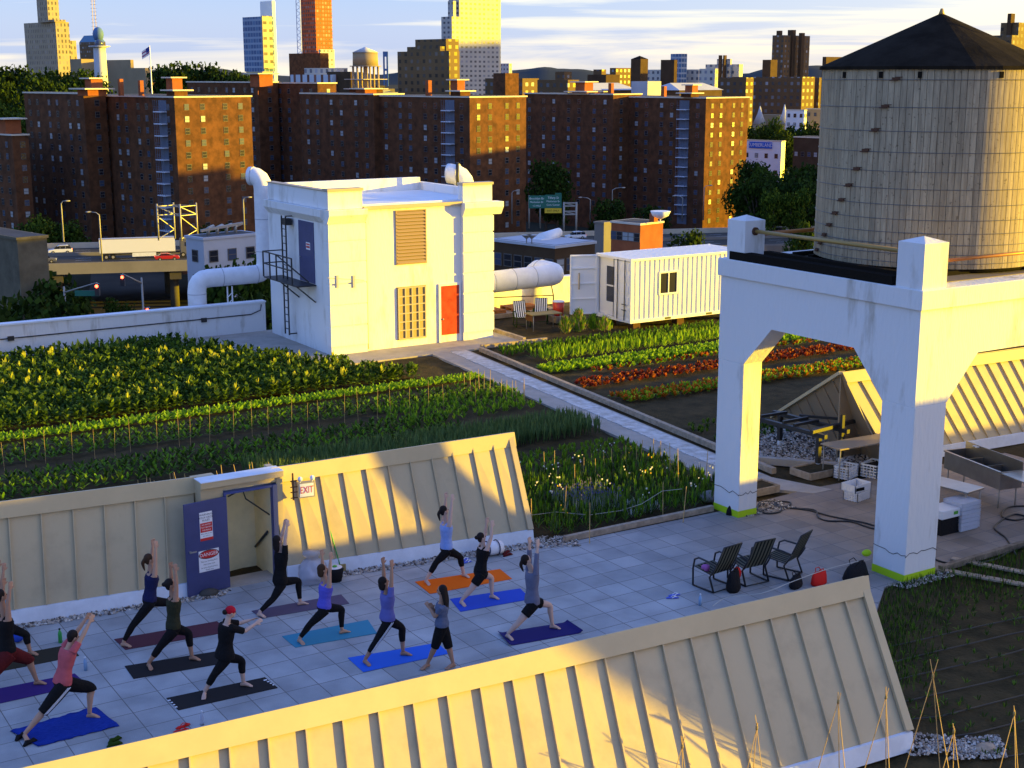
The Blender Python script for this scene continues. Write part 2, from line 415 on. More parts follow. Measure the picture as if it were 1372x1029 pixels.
pebbles('gravel', [(12.6,27.15),(14.2,26.95),(17.2,26.5),(18.4,26.0),(18.7,26.6),(17.6,27.4),(14.1,27.6),(12.6,27.7)], 1900, 'strip of loose pebbles at the foot of the half lit wall right of the door')
pebbles('gravel', [(3,16.7),(17.3,16.4),(17.4,16.85),(3,17.5)], 1500, 'strip of loose pebbles behind the ridge of the near sloped housing')
pebbles('gravel', [(27.3,29.6),(29.0,27.2),(31.2,28.6),(31.3,32.2),(28.4,32.2)], 3000, 'bed of loose pebbles under the black iron rack', .03, .07)
pebbles('gravel', [(23.3,25.6),(24.9,25.5),(24.9,26.4),(23.2,26.5)], 500, 'small patch of pebbles at the foot of the farther white concrete leg')
pebbles('gravel', [(22.8,19.85),(24.4,19.85),(24.5,20.2),(22.6,20.2)], 300, 'few pale pebbles at the foot of the nearer white concrete leg')
pebbles('gravel', [(16.9,14.4),(17.9,14.1),(18.1,14.5),(17.4,15.2)], 420, 'pebbles at the lower end of the near sloped housing')

# ================================================================ sloped metal housings (stair and skylight bulkheads)
def slope_panel(th, b0, b1, t0, t1, zb0, zt, n, name='cladding_panel', m='cladding', fins=.055, finw=.024, capw=.22):
    """standing-seam face from the base line b0-b1 (height zb0) to the ridge line t0-t1 (height zt)"""
    b0 = Vector((*b0, zb0)); b1 = Vector((*b1, zb0)); t0 = Vector((*t0, zt)); t1 = Vector((*t1, zt))
    nrm = (b1-b0).cross(t0-b0).normalized()
    mb = MB().use(m)
    for i in range(n): mb.extr([b0.lerp(b1, i/n), b0.lerp(b1, (i+1)/n), t0.lerp(t1, (i+1)/n), t0.lerp(t1, i/n)], -nrm*.06)
    for i in range(n+1):
        f = (i+.5)/(n+1) if False else i/n
        p = b0.lerp(b1, f); q = t0.lerp(t1, f)
        if 0 < i < n: q = q + (p-q).normalized()*.2; mb.bar(p + nrm*fins/2, q + nrm*fins/2, finw, fins, up=nrm)
    return mb.build(name, None, th), nrm
def housing(label, b0, b1, t0, t1, zt, n, back, zb=.30, group=None, gable_right=True, gable_left=False, name='sloped_bulkhead', m='cladding', cap='cladding_cap', depth=1.2):
    th = thing(name, label, 'bulkhead', ((b0[0]+b1[0])/2, (b0[1]+b1[1])/2, 0), group)
    slope_panel(th, b0, b1, t0, t1, zb, zt, n, m=m)
    B0 = Vector((*b0, zb)); B1 = Vector((*b1, zb)); T0 = Vector((*t0, zt)); T1 = Vector((*t1, zt))
    nrm = (B1-B0).cross(T0-B0).normalized(); ax = (T1-T0).normalized(); yy = Vector((-ax.y, ax.x, 0))
    # ridge cap: front lip + top
    c = MB().use(cap)
    dn = (B0-T0).normalized()
    c.extr([T0 - ax*.06 + nrm*.09 + Vector((0,0,.05)), T1 + ax*.06 + nrm*.09 + Vector((0,0,.05)), T1 + ax*.06 + nrm*.09 + dn*.30, T0 - ax*.06 + nrm*.09 + dn*.30], -nrm*.03)
    c.extr([T0 - ax*.06 + nrm*.06 + Vector((0,0,.015)), T1 + ax*.06 + nrm*.06 + Vector((0,0,.015)), T1 + ax*.06 + yy*back + Vector((0,0,.01)), T0 - ax*.06 + yy*back + Vector((0,0,.01))], Vector((0,0,.03)))
    c.build('ridge_cap', None, th)
    # white curb
    k = MB().use('base_white'); p0 = B0.copy(); p1 = B1.copy()
    k.hexa([p0+Vector((0,0,-zb-.02))-yy*.12, p1+Vector((0,0,-zb-.02))-yy*.12, p1+Vector((0,0,-zb-.02))+yy*.3, p0+Vector((0,0,-zb-.02))+yy*.3, p0-yy*.07, p1-yy*.07, p1+yy*.3+Vector((0,0,-.02)), p0+yy*.3+Vector((0,0,-.02))])
    k.build('base_curb', None, th)
    # back wall and gables
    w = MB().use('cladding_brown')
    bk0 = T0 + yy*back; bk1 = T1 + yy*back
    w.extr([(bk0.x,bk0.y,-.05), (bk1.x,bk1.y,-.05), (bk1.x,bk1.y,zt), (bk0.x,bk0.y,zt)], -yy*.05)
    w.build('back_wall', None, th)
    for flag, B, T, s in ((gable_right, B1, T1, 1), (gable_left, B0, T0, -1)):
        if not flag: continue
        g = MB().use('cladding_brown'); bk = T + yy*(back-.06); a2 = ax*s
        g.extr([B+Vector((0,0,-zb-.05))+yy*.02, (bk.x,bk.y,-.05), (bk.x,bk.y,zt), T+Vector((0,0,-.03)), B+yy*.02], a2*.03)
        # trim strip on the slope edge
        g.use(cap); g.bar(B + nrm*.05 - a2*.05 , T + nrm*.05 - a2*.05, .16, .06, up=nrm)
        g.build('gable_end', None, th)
    return th
nb = housing('long near bulkhead of ribbed tan metal, sunlit left and shaded right, with white base curb', (-1.5,15.95), (17.17,14.69), (-1.0,17.15), (17.45,16.18), 2.44, 34, .05)
# farther bulkhead left of the door, with the door recess, and right part
fb = thing('sloped_bulkhead', 'farther ribbed grey metal bulkhead with open blue door and yoga class in front', 'bulkhead', (11,27.8,0))
ZB = .30
# left wing
Lb0, Lb1, Lt0, Lt1 = (-3,29.2), (9.55,27.88), (-3,29.65), (9.75,28.42)
Rb0, Rb1, Rt0, Rt1 = (11.55,27.72), (17.62,26.98), (11.45,28.2), (17.69,28.02)
zt = 2.43
for nm, b0_, b1_, t0_, t1_, n_ in (('w', Lb0, Lb1, Lt0, Lt1, 20), ('e', Rb0, Rb1, Rt0, Rt1, 11)):
    slope_panel(fb, b0_, b1_, t0_, t1_, ZB, zt, n_)
    B0 = Vector((*b0_, ZB)); B1 = Vector((*b1_, ZB)); T0 = Vector((*t0_, zt)); T1 = Vector((*t1_, zt))
    nrm = (B1-B0).cross(T0-B0).normalized(); ax = (T1-T0).normalized(); yy = Vector((-ax.y, ax.x, 0)); dn = (B0-T0).normalized()
    c = MB().use('cladding_cap')
    c.extr([T0 + nrm*.09 + Vector((0,0,.05)), T1 + ax*.05 + nrm*.09 + Vector((0,0,.05)), T1 + ax*.05 + nrm*.09 + dn*.30, T0 + nrm*.09 + dn*.30], -nrm*.03)
    c.extr([T0 + nrm*.06 + Vector((0,0,.015)), T1 + ax*.05 + nrm*.06 + Vector((0,0,.015)), T1 + ax*.05 + yy*.06 + Vector((0,0,.01)), T0 + yy*.06 + Vector((0,0,.01))], Vector((0,0,.03)))
    c.build('ridge_cap', None, fb)
    k = MB().use('base_white')
    k.hexa([B0+Vector((0,0,-ZB-.02))-yy*.12, B1+Vector((0,0,-ZB-.02))-yy*.12, B1+Vector((0,0,-ZB-.02))+yy*.3, B0+Vector((0,0,-ZB-.02))+yy*.3, B0-yy*.07, B1-yy*.07, B1+yy*.3+Vector((0,0,-.02)), B0+yy*.3+Vector((0,0,-.02))])
    k.build('base_curb', None, fb)
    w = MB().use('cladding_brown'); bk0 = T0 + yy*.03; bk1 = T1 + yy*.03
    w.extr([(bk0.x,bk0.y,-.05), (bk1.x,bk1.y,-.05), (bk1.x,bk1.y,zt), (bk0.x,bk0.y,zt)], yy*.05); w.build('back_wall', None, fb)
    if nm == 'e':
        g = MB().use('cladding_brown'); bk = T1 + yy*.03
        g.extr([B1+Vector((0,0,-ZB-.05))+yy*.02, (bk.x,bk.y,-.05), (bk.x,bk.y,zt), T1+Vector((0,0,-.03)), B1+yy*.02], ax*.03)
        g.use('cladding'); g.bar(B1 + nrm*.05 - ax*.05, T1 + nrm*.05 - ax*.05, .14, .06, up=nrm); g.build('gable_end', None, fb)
# door bay: x 9.6 .. 11.5, front plane y 27.55, header slab, jambs, stair inside
bay = MB().use('cladding'); bay.box(9.62,10.12,27.62,28.3,0,2.40); bay.box(11.36,11.50,27.60,28.3,0,2.40); bay.box(10.12,11.36,27.62,27.78,2.17,2.40); bay.build('door_bay', None, fb)
hd = MB().use('cladding_cap'); hd.box(9.6,11.5,27.52,27.60,2.29,2.42); hd.use('base_white'); hd.box(9.6,11.5,27.50,27.95,2.424,2.44); hd.build('header_cap', None, fb)
fr = MB().use('blue_frame'); fr.box(10.12,10.17,27.57,27.72,0,2.17); fr.box(11.25,11.36,27.56,27.72,0,2.17); fr.box(10.17,11.25,27.57,27.72,2.12,2.17); fr.build('door_frame', None, fb)
st = MB().use('window_tan')
M['stair_cream'] = mat('stair_cream', (.80,.70,.42), .8, var=.08, scale=2); st = MB().use('stair_cream')  # cream brightened to stand in for light inside the stairwell
st.box(10.17,10.22,27.72,28.7,-1.5,2.15); st.box(11.25,11.3,27.72,28.7,-1.5,2.15); st.box(10.17,11.3,28.7,28.75,-1.5,2.15)
st.build('stairwell_wall', None, fb)
sl_ = MB().use('base_white'); sl_.box(10.17,11.25,27.8,28.75,2.155,2.2); sl_.build('stairwell_ceiling', None, fb)
sf = MB().use('concrete_walk'); sf.box(10.12,11.36,27.5,28.1,-.05,.03)
sf.build('threshold', None, fb)
hr = MB().use('black_iron'); hr.tube([(11.2,27.85,1.02),(11.2,28.6,.45)], .028); hr.bar((11.24,28.0,.9),(11.2,28.0,.92),.03); hr.build('handrail', None, fb)
cl = MB().use('black_iron'); cl.tube([(10.3,27.8,2.0),(10.75,28.1,2.02),(10.78,28.0,1.82),(11.25,27.8,1.42)], .016, 6); cl.build('door_closer', None, fb)
# open door leaf swung out against the left wing
hz = Vector((10.15,27.50,0)); de = G(262, 797); de = G(261,800) - Vector((.12,.33,0)); dv = (de-hz).normalized(); W = 1.0
dn_ = Vector((dv.y, -dv.x, 0)); 
if dn_.y > 0: dn_ = -dn_
door = MB().use('blue_door'); q0 = hz + Vector((0,0,.03)); door.extr([q0, q0+dv*W, q0+dv*W+Vector((0,0,2.07)), q0+Vector((0,0,2.07))], -dn_*.045)
dob = door.build('door', None, fb); dob['label'] = 'open blue metal door with two warning notices'
hn = MB().use('lamp_metal'); hp = hz + dv*(W-.09) + Vector((0,0,1.03)) + dn_*.05; hn.bar(hp, hp - dv*.13, .025); hn.bar(hp - dn_*.05, hp + dn_*.0, .04); hn.build('handle', None, dob)
ex = -dv; ez = Vector((0,0,1))
if ex.cross(ez).dot(dn_) < 0: pass
def sign_plate(u0, u1, z0, z1, m, off=.004):
    p = MB().use(m); a = hz + dv*u0; b = hz + dv*u1; o = dn_*off
    p.extr([a+o+ez*z0, b+o+ez*z0, b+o+ez*z1, a+o+ez*z1], dn_*.003); return p
n1 = sign_plate(.36,.66,1.22,1.86,'paint_white').build('notice', None, dob)
rd = sign_plate(.37,.65,1.41,1.62,'sign_red',.008); rd.build('red_panel', None, dob); rd = sign_plate(.36,.66,1.22,1.28,'sign_red',.0078); rd.build('red_stripe', None, dob)
def dtext(t, size, m, u, z, off=.009): return text_mesh(t, size, m, hz + dv*u + ez*z, ex, ez, dob, off=off)
for t, z in (('WARNING', 1.80), ('ROOF DECK', 1.735), ('RULES', 1.675)): dtext(t, .062, 'black_cloth', .51, z)
for t, z in (('NO ENTRY', 1.575), ('STAY BEHIND', 1.515), ('THE RAILS', 1.455)): dtext(t, .045, 'paint_white', .51, z, .012)
for t, z in (('please close the door', 1.375), ('after each use', 1.325)): dtext(t, .03, 'black_cloth', .51, z)
n2 = sign_plate(.24,.72,.52,1.0,'paint_white').build('danger_notice', None, dob)
ov = MB().use('black_cloth'); cz = .90; ov.extr([hz+dv*(.48+.24*math.cos(t))+ez*(cz+.10*math.sin(t))+dn_*.008 for t in [k*math.pi/12 for k in range(24)]], dn_*.002); 
ov.use('sign_red'); ov.extr([hz+dv*(.48+.225*math.cos(t))+ez*(cz+.085*math.sin(t))+dn_*.010 for t in [k*math.pi/12 for k in range(24)]], dn_*.003); ov.build('danger_oval', None, dob)
dtext('DANGER', .11, 'paint_white', .48, cz, .015)
for t, z in (('This is a working farm', .75), ('Hard hats must', .68), ('be worn beyond here', .61), ('Thank you', .555)): dtext(t, .044, 'black_cloth', .48, z)
SH = Vector((.12,.33,.05)); CB = {'base_curb','cladding_panel','ridge_cap','back_wall','gable_end'}
for ch in list(fb.children):
    if ch.name.split('.')[0] in CB: continue
    ch.location = SH if ch.name.startswith(('header','door_bay')) else Vector((SH.x,SH.y,0))
# exit sign with two lamp heads
nrmR = Vector((Rb1[0]-Rb0[0], Rb1[1]-Rb0[1], 0)).normalized(); exr = nrmR; nr = Vector((exr.y, -exr.x, 0))
ep = Vector((11.93, 27.80, 1.98))
ES = thing('exit_sign', 'lit up white exit sign with red letters and two lamp heads beside the door', 'sign', ep)
q = MB().use('lamp_metal'); q.extr([ep+exr*a+ez*b for a, b in ((-.02,-.16),(.36,-.16),(.36,.20),(-.02,.20))], nr*.10); q.build('sign_case', None, ES)
q = MB().use('paint_white'); q.extr([ep+nr*.102+exr*a+ez*b for a, b in ((.01,-.13),(.33,-.13),(.33,.17),(.01,.17))], nr*.006); q.build('sign_face', None, ES)
text_mesh('EXIT', .15, 'sign_red', ep + nr*.11 + exr*.17 + ez*.02, exr, ez, ES, off=.004, ysc=1.5)
for dx in (.03, .31):
    q = MB().use('paint_white'); c = ep + exr*dx + nr*.09 + ez*.28; q.ball(c, .06, n=10, m=6); q.bar(c, c - ez*.08, .02); q.build('lamp_head', None, ES)
q = MB().use('rust_lug')
for z in (-.15,-.02,.1,.24): q.bar(ep - exr*.18 + nr*.03 + ez*z, ep - exr*.02 + nr*.03 + ez*z, .02)
q.bar(ep - exr*.12 + nr*.03 - ez*.2, ep - exr*.12 + nr*.03 + ez*.42, .03); q.build('bracket', None, ES)
# right-hand sunlit housing behind the tower
rb = housing('sunlit yellow ribbed bulkhead behind the white concrete frame with a brown gable end', (30.07,27.2), (52.0,25.6), (29.25,28.35), (52.0,27.0), 2.55, 44, .08, gable_right=False, m='cladding', group=None)
# long triangular gable end facing left, dropping to the far side
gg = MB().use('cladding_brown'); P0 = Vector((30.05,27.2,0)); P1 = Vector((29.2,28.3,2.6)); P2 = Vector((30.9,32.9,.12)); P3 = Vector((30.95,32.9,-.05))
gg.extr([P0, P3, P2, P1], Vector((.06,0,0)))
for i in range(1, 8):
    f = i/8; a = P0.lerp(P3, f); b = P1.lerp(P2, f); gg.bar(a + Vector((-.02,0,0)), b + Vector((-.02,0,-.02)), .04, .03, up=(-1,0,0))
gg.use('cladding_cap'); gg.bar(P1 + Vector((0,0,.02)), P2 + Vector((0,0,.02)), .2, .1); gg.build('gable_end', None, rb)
gb = MB().use('cladding_cap'); gb.extr([P1+Vector((.03,0,0)), P2+Vector((.03,0,0)), P2+Vector((22,-1,0)), P1+Vector((22,-1,0))], Vector((0,0,.04))); gb.build('back_slope', None, rb)
# ---- outside the frame at right: second bulkhead, and a block added for its shadow
housing('ribbed tan bulkhead standing in line with the near one, beyond the right edge', (28.5,14.9), (60,13.6), (28.5,16.5), (60,15.2), 2.55, 44, .5, gable_left=True)
shade_bld = thing('stair_house', 'plain white stair house on the roof beyond the right edge', 'rooftop building', (43,6,0))
q = MB().use('white_stucco'); q.box(40,46,1.64,10.1,-.1,5.8); q.build('wall', None, shade_bld)
q = MB().use('coping'); q.box(39.9,46.1,1.54,10.2,5.8,5.9); q.build('parapet_coping', None, shade_bld)
# ================================================================ white concrete frame and the water tank
ft = thing('tank_tower', 'white concrete frame on four legs with chamfered arches carrying the wooden water tank', 'tower', (26.8,23.7,0))
fX0, fX1, fY0, fY1 = 23.04, 29.78, 20.15, 26.62
ZS, ZB_, ZT = 5.02, 6.12, 6.56       # soffit, beam underside of slab, slab top
legs = [((fX0, fX0+1.0),(fY0, fY0+.95)), ((fX0, fX0+.62),(fY1-.95, fY1)), ((fX1-.62, fX1),(fY0, fY0+.62)), ((fX1-.62, fX1),(fY1-.62, fY1))]
for (xa, xb), (ya, yb) in legs:
    q = MB().use('concrete_white'); q.box(xa, xb, ya, yb, .16, 4.0); lg = q.build('leg', None, ft, bevel=.02)
    q = MB().use('lime'); q.box(xa-.004, xb+.004, ya-.004, yb+.004, 0, .17); q.build('foot_band', None, lg)
    q = MB().use('concrete_crack'); pts = []
    zc = .62
    for (sx, sy, ex_, ey_) in ((xa-.004, yb, xa-.004, ya-.004), (xa-.004, ya-.004, xb, ya-.004)):
        for i in range(9):
            f = i/8; pts.append((sx+(ex_-sx)*f, sy+(ey_-sy)*f, zc + R.uniform(-.05,.05)))
    q.tube(pts, .009, 4); q.build('crack', None, lg)
def arch(p0, p1, la, lb, thick, inward):
    """beam with chamfered haunches from leg to leg; p0,p1 outer corners, la/lb leg widths along the run"""
    p0 = Vector((*p0, 0)); p1 = Vector((*p1, 0)); u = (p1-p0).normalized(); Lr = (p1-p0).length
    prof = [(0,4.0),(la,4.0),(la+.92,ZS),(Lr-lb-.95,ZS),(Lr-lb,4.0),(Lr,4.0),(Lr,ZB_),(0,ZB_)]
    q = MB().use('concrete_white'); q.extr([p0 + u*a + Vector((0,0,b)) for a, b in prof], Vector(inward)*thick)
    return q.build('arched_beam', None, ft)
arch((fX0, fY0), (fX0, fY1), .95, .95, .62, (1,0,0))
arch((fX0+.622, fY0), (fX1-.622, fY0), .378, .01, .62, (0,1,0))
arch((fX1, fY0), (fX1, fY1), .62, .62, .62, (-1,0,0))
arch((fX0+.622, fY1), (fX1-.622, fY1), .01, .01, .62, (0,-1,0))
q = MB().use('concrete_white'); q.box(fX0-.07, fX1+.07, fY0-.07, fY1+.07, ZB_+.004, ZT); q.build('platform', None, ft, bevel=.02)
q = MB().use('pebble_b'); q.box(fX0+.5, fX1-.3, fY0+.5, fY1-.4, ZT+.002, ZT+.02); q.build('gravel_topping', None, ft)
for (xa, xb, ya, yb) in ((fX0+.0, fX0+.74, fY0, fY0+.74), (fX0+.02, fX0+.66, fY1-.82, fY1-.17), (fX1-.74, fX1, fY0, fY0+.74), (fX1-.74, fX1, fY1-.74, fY1)):
    q = MB().use('concrete_white'); q.box(xa, xb, ya, yb, ZT, ZT+.98)
    cx, cy = (xa+xb)/2, (ya+yb)/2; b = len(q.v)
    q.v += [(xa,ya,ZT+.98),(xb,ya,ZT+.98),(xb,yb,ZT+.98),(xa,yb,ZT+.98),(cx,cy,ZT+1.1)]
    for f in ((0,1,4),(1,2,4),(2,3,4),(3,0,4)): q.face(*[b+i for i in f])
    q.build('corner_post', None, ft)
q = MB().use('tar'); q.bar((fX0+.12,fY0+.85,ZT+.10),(fX0+.12,fY1-.3,ZT+.10),.26,.2); q.bar((fX0+.4,fY0+.85,ZT+.22),(fX0+.4,fY1-1.2,ZT+.22),.2,.1)
q.build('tarred_timber', None, ft)
def rail(a, b, m, r=.05):
    q = MB().use(m); q.tube([a,b], r, 8); o = q.build('rail', None, ft)
    q = MB().use('rust_lug')
    for p, s in ((a, b),(b, a)):
        d = (Vector(s)-Vector(p)).normalized(); q.tube([Vector(p)-d*.02, Vector(p)+d*.05], r*2.0, 10)
    q.build('flange', None, o)
rail((fX0+.37,fY0+.74,ZT+.72),(fX0+.33,fY1-.82,ZT+.72),'pipe_yellow')
rail((fX0+.74,fY0+.37,ZT+.52),(fX1-.74,fY0+.37,ZT+.52),'pipe_orange',.04)
rail((fX0+.62,fY1-.7,ZT+.62),(fX1-.74,fY1-.5,ZT+.62),'pipe_orange',.05)
# tank
TC = Vector((26.98, 23.55, ZT+.02)); TR = 2.72; TH = 4.62
def stave_mat():
    m = mat('staves', (.42, .34, .25), .75)
    nt = m.node_tree; N = nt.nodes; L = nt.links; b = N['Principled BSDF']
    tc = N.new('ShaderNodeTexCoord'); at = N.new('ShaderNodeAttribute'); at.attribute_name = 'stave'
    mp = N.new('ShaderNodeMapping'); mp.inputs['Scale'].default_value = (9, 9, .8); L.new(tc.outputs['Object'], mp.inputs['Vector'])
    n = N.new('ShaderNodeTexNoise'); n.inputs['Scale'].default_value = 1.6; n.inputs['Detail'].default_value = 8; n.inputs['Roughness'].default_value = .7; L.new(mp.outputs['Vector'], n.inputs['Vector'])
    r = N.new('ShaderNodeValToRGB'); e = r.color_ramp.elements; e[0].position = .33; e[0].color = (.25,.195,.125,1); e[1].position = .62; e[1].color = (.44,.35,.225,1)
    L.new(n.outputs['Fac'], r.inputs['Fac'])
    k = N.new('ShaderNodeTexNoise'); k.inputs['Scale'].default_value = 13; k.inputs['Detail'].default_value = 2; L.new(tc.outputs['Object'], k.inputs['Vector'])
    kr = N.new('ShaderNodeValToRGB'); ke = kr.color_ramp.elements; ke[0].position = .27; ke[0].color = (.45,.43,.40,1); ke[1].position = .36; ke[1].color = (1,1,1,1); L.new(k.outputs['Fac'], kr.inputs['Fac'])
    m1 = N.new('ShaderNodeMixRGB'); m1.blend_type = 'MULTIPLY'; m1.inputs['Fac'].default_value = .8; L.new(r.outputs['Color'], m1.inputs['Color1']); L.new(kr.outputs['Color'], m1.inputs['Color2'])
    mr = N.new('ShaderNodeMapRange'); mr.inputs['To Min'].default_value = .86; mr.inputs['To Max'].default_value = 1.14; L.new(at.outputs['Fac'], mr.inputs['Value'])
    sc = N.new('ShaderNodeVectorMath'); sc.operation = 'SCALE'; L.new(m1.outputs['Color'], sc.inputs[0]); L.new(mr.outputs['Result'], sc.inputs['Scale'])
    L.new(sc.outputs['Vector'], b.inputs['Base Color'])
stave_mat()
tk = thing('water_tank', 'big round wooden stave water tank with dark conical roof on the white frame', 'water tank', TC)
q = MB().use('staves'); NS = 118; sv = []
for i in range(NS):
    a0 = 2*math.pi*(i+.04)/NS; a1 = 2*math.pi*(i+.96)/NS; am = (a0+a1)/2; rr = TR*(1+R.uniform(-.0015,.0015)); b = len(q.v); taper = .994
    for (zz, k) in ((.12, 1.0), (TH, taper)):
        for aa, r_ in ((a0, rr), (am, rr*1.0006), (a1, rr), (a1+.003, rr*.985), (a0-.003, rr*.985)): q.v.append((TC.x+r_*k*math.cos(aa), TC.y+r_*k*math.sin(aa), TC.z+zz))
    for f in ((0,1,6,5),(1,2,7,6),(2,3,8,7),(4,0,5,9),(9,8,3,4)): q.face(*[b+j for j in f])
    sv.append(R.random())
stv = q.build('stave_wall', None, tk)
at = stv.data.attributes.new('stave', 'FLOAT', 'POINT')
vals = []
for v in sv: vals += [v]*10
at.data.foreach_set('value', vals)
q = MB().use('tar'); q.lathe(TC, [(TR*.93,0),(TR*.95,.1),(TR*.9,.14)], 48)
for k in range(-4,5): q.box(TC.x-2.3, TC.x+2.3, TC.y+k*.55-.08, TC.y+k*.55+.08, TC.z-.02, TC.z+.1)
q.build('base_beams', None, tk)
hz_ = [.24,.44,.66,.92,1.22,1.55,1.91,2.30,2.73,3.20,3.73,4.34]
def tnorm(aa): return Vector((math.cos(aa), math.sin(aa), 0))
for i, h in enumerate(hz_):
    k = 1-.006*h/TH; rr = TR*k+.010; q = MB().use('steel_hoop')
    pts = [(TC.x+rr*math.cos(2*math.pi*j/72), TC.y+rr*math.sin(2*math.pi*j/72), TC.z+h) for j in range(73)]
    q.tube(pts, .0085, 5, cap=False); ho = q.build('hoop', None, tk)
    # iron lug, walking round the tank from hoop to hoop
    aim = math.atan2(-TC.y, -TC.x); a = aim - rad(19 + (11-i)*4.6)
    q = MB().use('rust_lug'); c = Vector((TC.x+(rr+.03)*math.cos(a), TC.y+(rr+.03)*math.sin(a), TC.z+h+.03)); t = Vector((-math.sin(a), math.cos(a), 0))
    q.bar(c-t*.09, c+t*.09, .035, .05); q.bar(c-t*.15-Vector((0,0,.04)), c+t*.05-Vector((0,0,.04)), .02); q.bar(c-t*.02+Vector((0,0,.03)), c+t*.15+Vector((0,0,.03)), .018)
    q.build('hoop_lug', None, ho)
q = MB().use('roof_black'); n = 28; q.smooth = False; b = len(q.v); RR = TR*.985+.10; AP = 1.27
for k in range(n):
    t = 2*math.pi*(k+.5)/n; q.v.append((TC.x+RR*math.cos(t), TC.y+RR*math.sin(t), TC.z+TH+.02))
for k in range(n):
    t = 2*math.pi*(k+.5)/n; q.v.append((TC.x+RR*math.cos(t), TC.y+RR*math.sin(t), TC.z+TH-.05))
q.v.append((TC.x, TC.y, TC.z+TH+AP)); q.v.append((TC.x, TC.y, TC.z+TH-.05))
for k in range(n):
    j = (k+1) % n; q.face(b+k, b+j, b+2*n); q.face(b+n+k, b+n+j, b+j, b+k); q.face(b+n+j, b+n+k, b+2*n+1)
q.build('roof', None, tk)
q = MB().use('pipe_yellow'); q.tube([(TC.x,TC.y,TC.z+TH+AP-.08),(TC.x,TC.y,TC.z+TH+AP+.1)], [.09,.03], 8); q.build('finial', None, tk)
for i, dg in enumerate((-50, -27, -8, 30)):
    q = MB().use('tar'); a = math.atan2(-TC.y, -TC.x) - rad(dg)*-1; c = TC + tnorm(a)*(TR*.985+.03) + Vector((0,0,TH-.1)); q.bar(c, c - Vector((0,0,.14)), .09, .05, up=tnorm(a)); q.build('rafter_end', None, tk)
q = MB().use('pipe_yellow'); q.tube([(TC.x+1.6,TC.y-1.9,TC.z+TH+.1),(TC.x+1.5,TC.y-1.8,TC.z+TH+.95),(TC.x+1.9,TC.y-1.4,TC.z+TH+1.35),(TC.x+2.4,TC.y-1.2,TC.z+TH+1.2),(TC.x+2.6,TC.y-1.3,TC.z+TH+.2)], .012, 5); q.build('ladder_hoop', None, tk)

# ================================================================ white stair house
BX0, BX1, BY0, BY1 = 23.34, 30.95, 50.5, 56.6
sh = thing('stair_house', 'white two storey stair house with louvre, barred window and red door', 'rooftop building', ((BX0+BX1)/2, (BY0+BY1)/2, 0))
def fx(px, py): v = ony(px, py, BY0); return v.x, v.z
def lx(px, py): v = onx(px, py, BX0); return v.y, v.z
xrl, _ = fx(489, 300); xrr, _ = fx(620, 300)      # recess between the pilasters
ztop = 5.84
q = MB().use('white_stucco')
q.box(BX0, xrl, BY0, BY1, -.1, ztop); q.box(xrr, BX1, BY0, BY1, -.1, ztop); q.box(xrl, xrr, BY0+.14, BY1, -.1, 5.75)
q.build('wall', None, sh)
q = MB().use('white_stucco')     # rusticated courses on the pilasters: proud blocks
for z0, z1 in ((.35,1.12),(1.19,1.98),(2.05,2.84),(2.91,3.70),(3.77,4.54),(4.61,5.25)):
    for xa_, xb_ in ((BX0-.03, xrl-.004),(xrr+.004, BX1+.03)): q = MB().use('white_stucco'); q.box(xa_, xb_, BY0-.055, BY0+.4, z0, z1); q.build('pilaster_block', None, sh)
for xa, xb in ((BX0-.07, xrl+.02), (xrr-.02, BX1+.40)):
    q = MB().use('white_stucco'); q.extr([(xa,BY0-.06,5.3),(xa,BY0-.13,5.42),(xa,BY0-.26,5.62),(xa,BY0-.26,5.84),(xa,BY0+.3,5.84),(xa,BY0+.3,5.3)], (xb-xa,0,0)); q.build('cornice', None, sh)
q = MB().use('white_stucco')
q.extr([(BX0-.02,BY0+.3,5.3),(BX0-.2,BY0+.3,5.55),(BX0-.2,BY0+.3,5.84),(BX0,BY0+.3,5.84)], (0,BY1-BY0-.3,0))
q.build('cornice', None, sh, )
# parapet: blocks over the pilasters, side and back walls, sunk roof
q = MB().use('white_stucco')
q.box(BX0+.02, xrl-.1, BY0+.0, BY0+.4, 5.85, 6.55); q.box(xrr+.02, BX1-.02, BY0, BY0+.4, 5.85, 6.55)
q.box(BX0+.02, BX0+.3, BY0+.4, BY1, 5.85, 6.55); q.box(BX1-.3, BX1-.02, BY0+.4, BY1, 5.85, 6.3); q.box(BX0+.3, BX1-.3, BY1-.3, BY1, 5.85, 6.52)
q.build('parapet', None, sh)
q = MB().use('coping'); q.box(BX0-.02, xrl-.06, BY0-.06, BY0+.42, 6.555, 6.66); q.box(xrr-.02, BX1+.02, BY0-.06, BY0+.42, 6.555, 6.66); q.box(BX0-.02, BX0+.32, BY0+.425, BY1+.02, 6.555, 6.60)
q.box(xrl-.02, xrr+.0, BY0+.02, BY0+.2, 5.76, 5.9); q.build('coping', None, sh)
q = MB().use('roof_white'); q.box(xrl, xrr, BY0+.2, BY0+.6, 5.75, 5.86); q.box(BX0+.3, BX1-.3, BY0+.4, BY1-.3, 5.86, 5.95); q.build('roof', None, sh)
q = MB().use('coping'); q.tube([(xrl+.03,BY0+.05,5.7),(xrl+.03,BY0+.05,.1)], .045, 8); q.build('downpipe', None, sh)
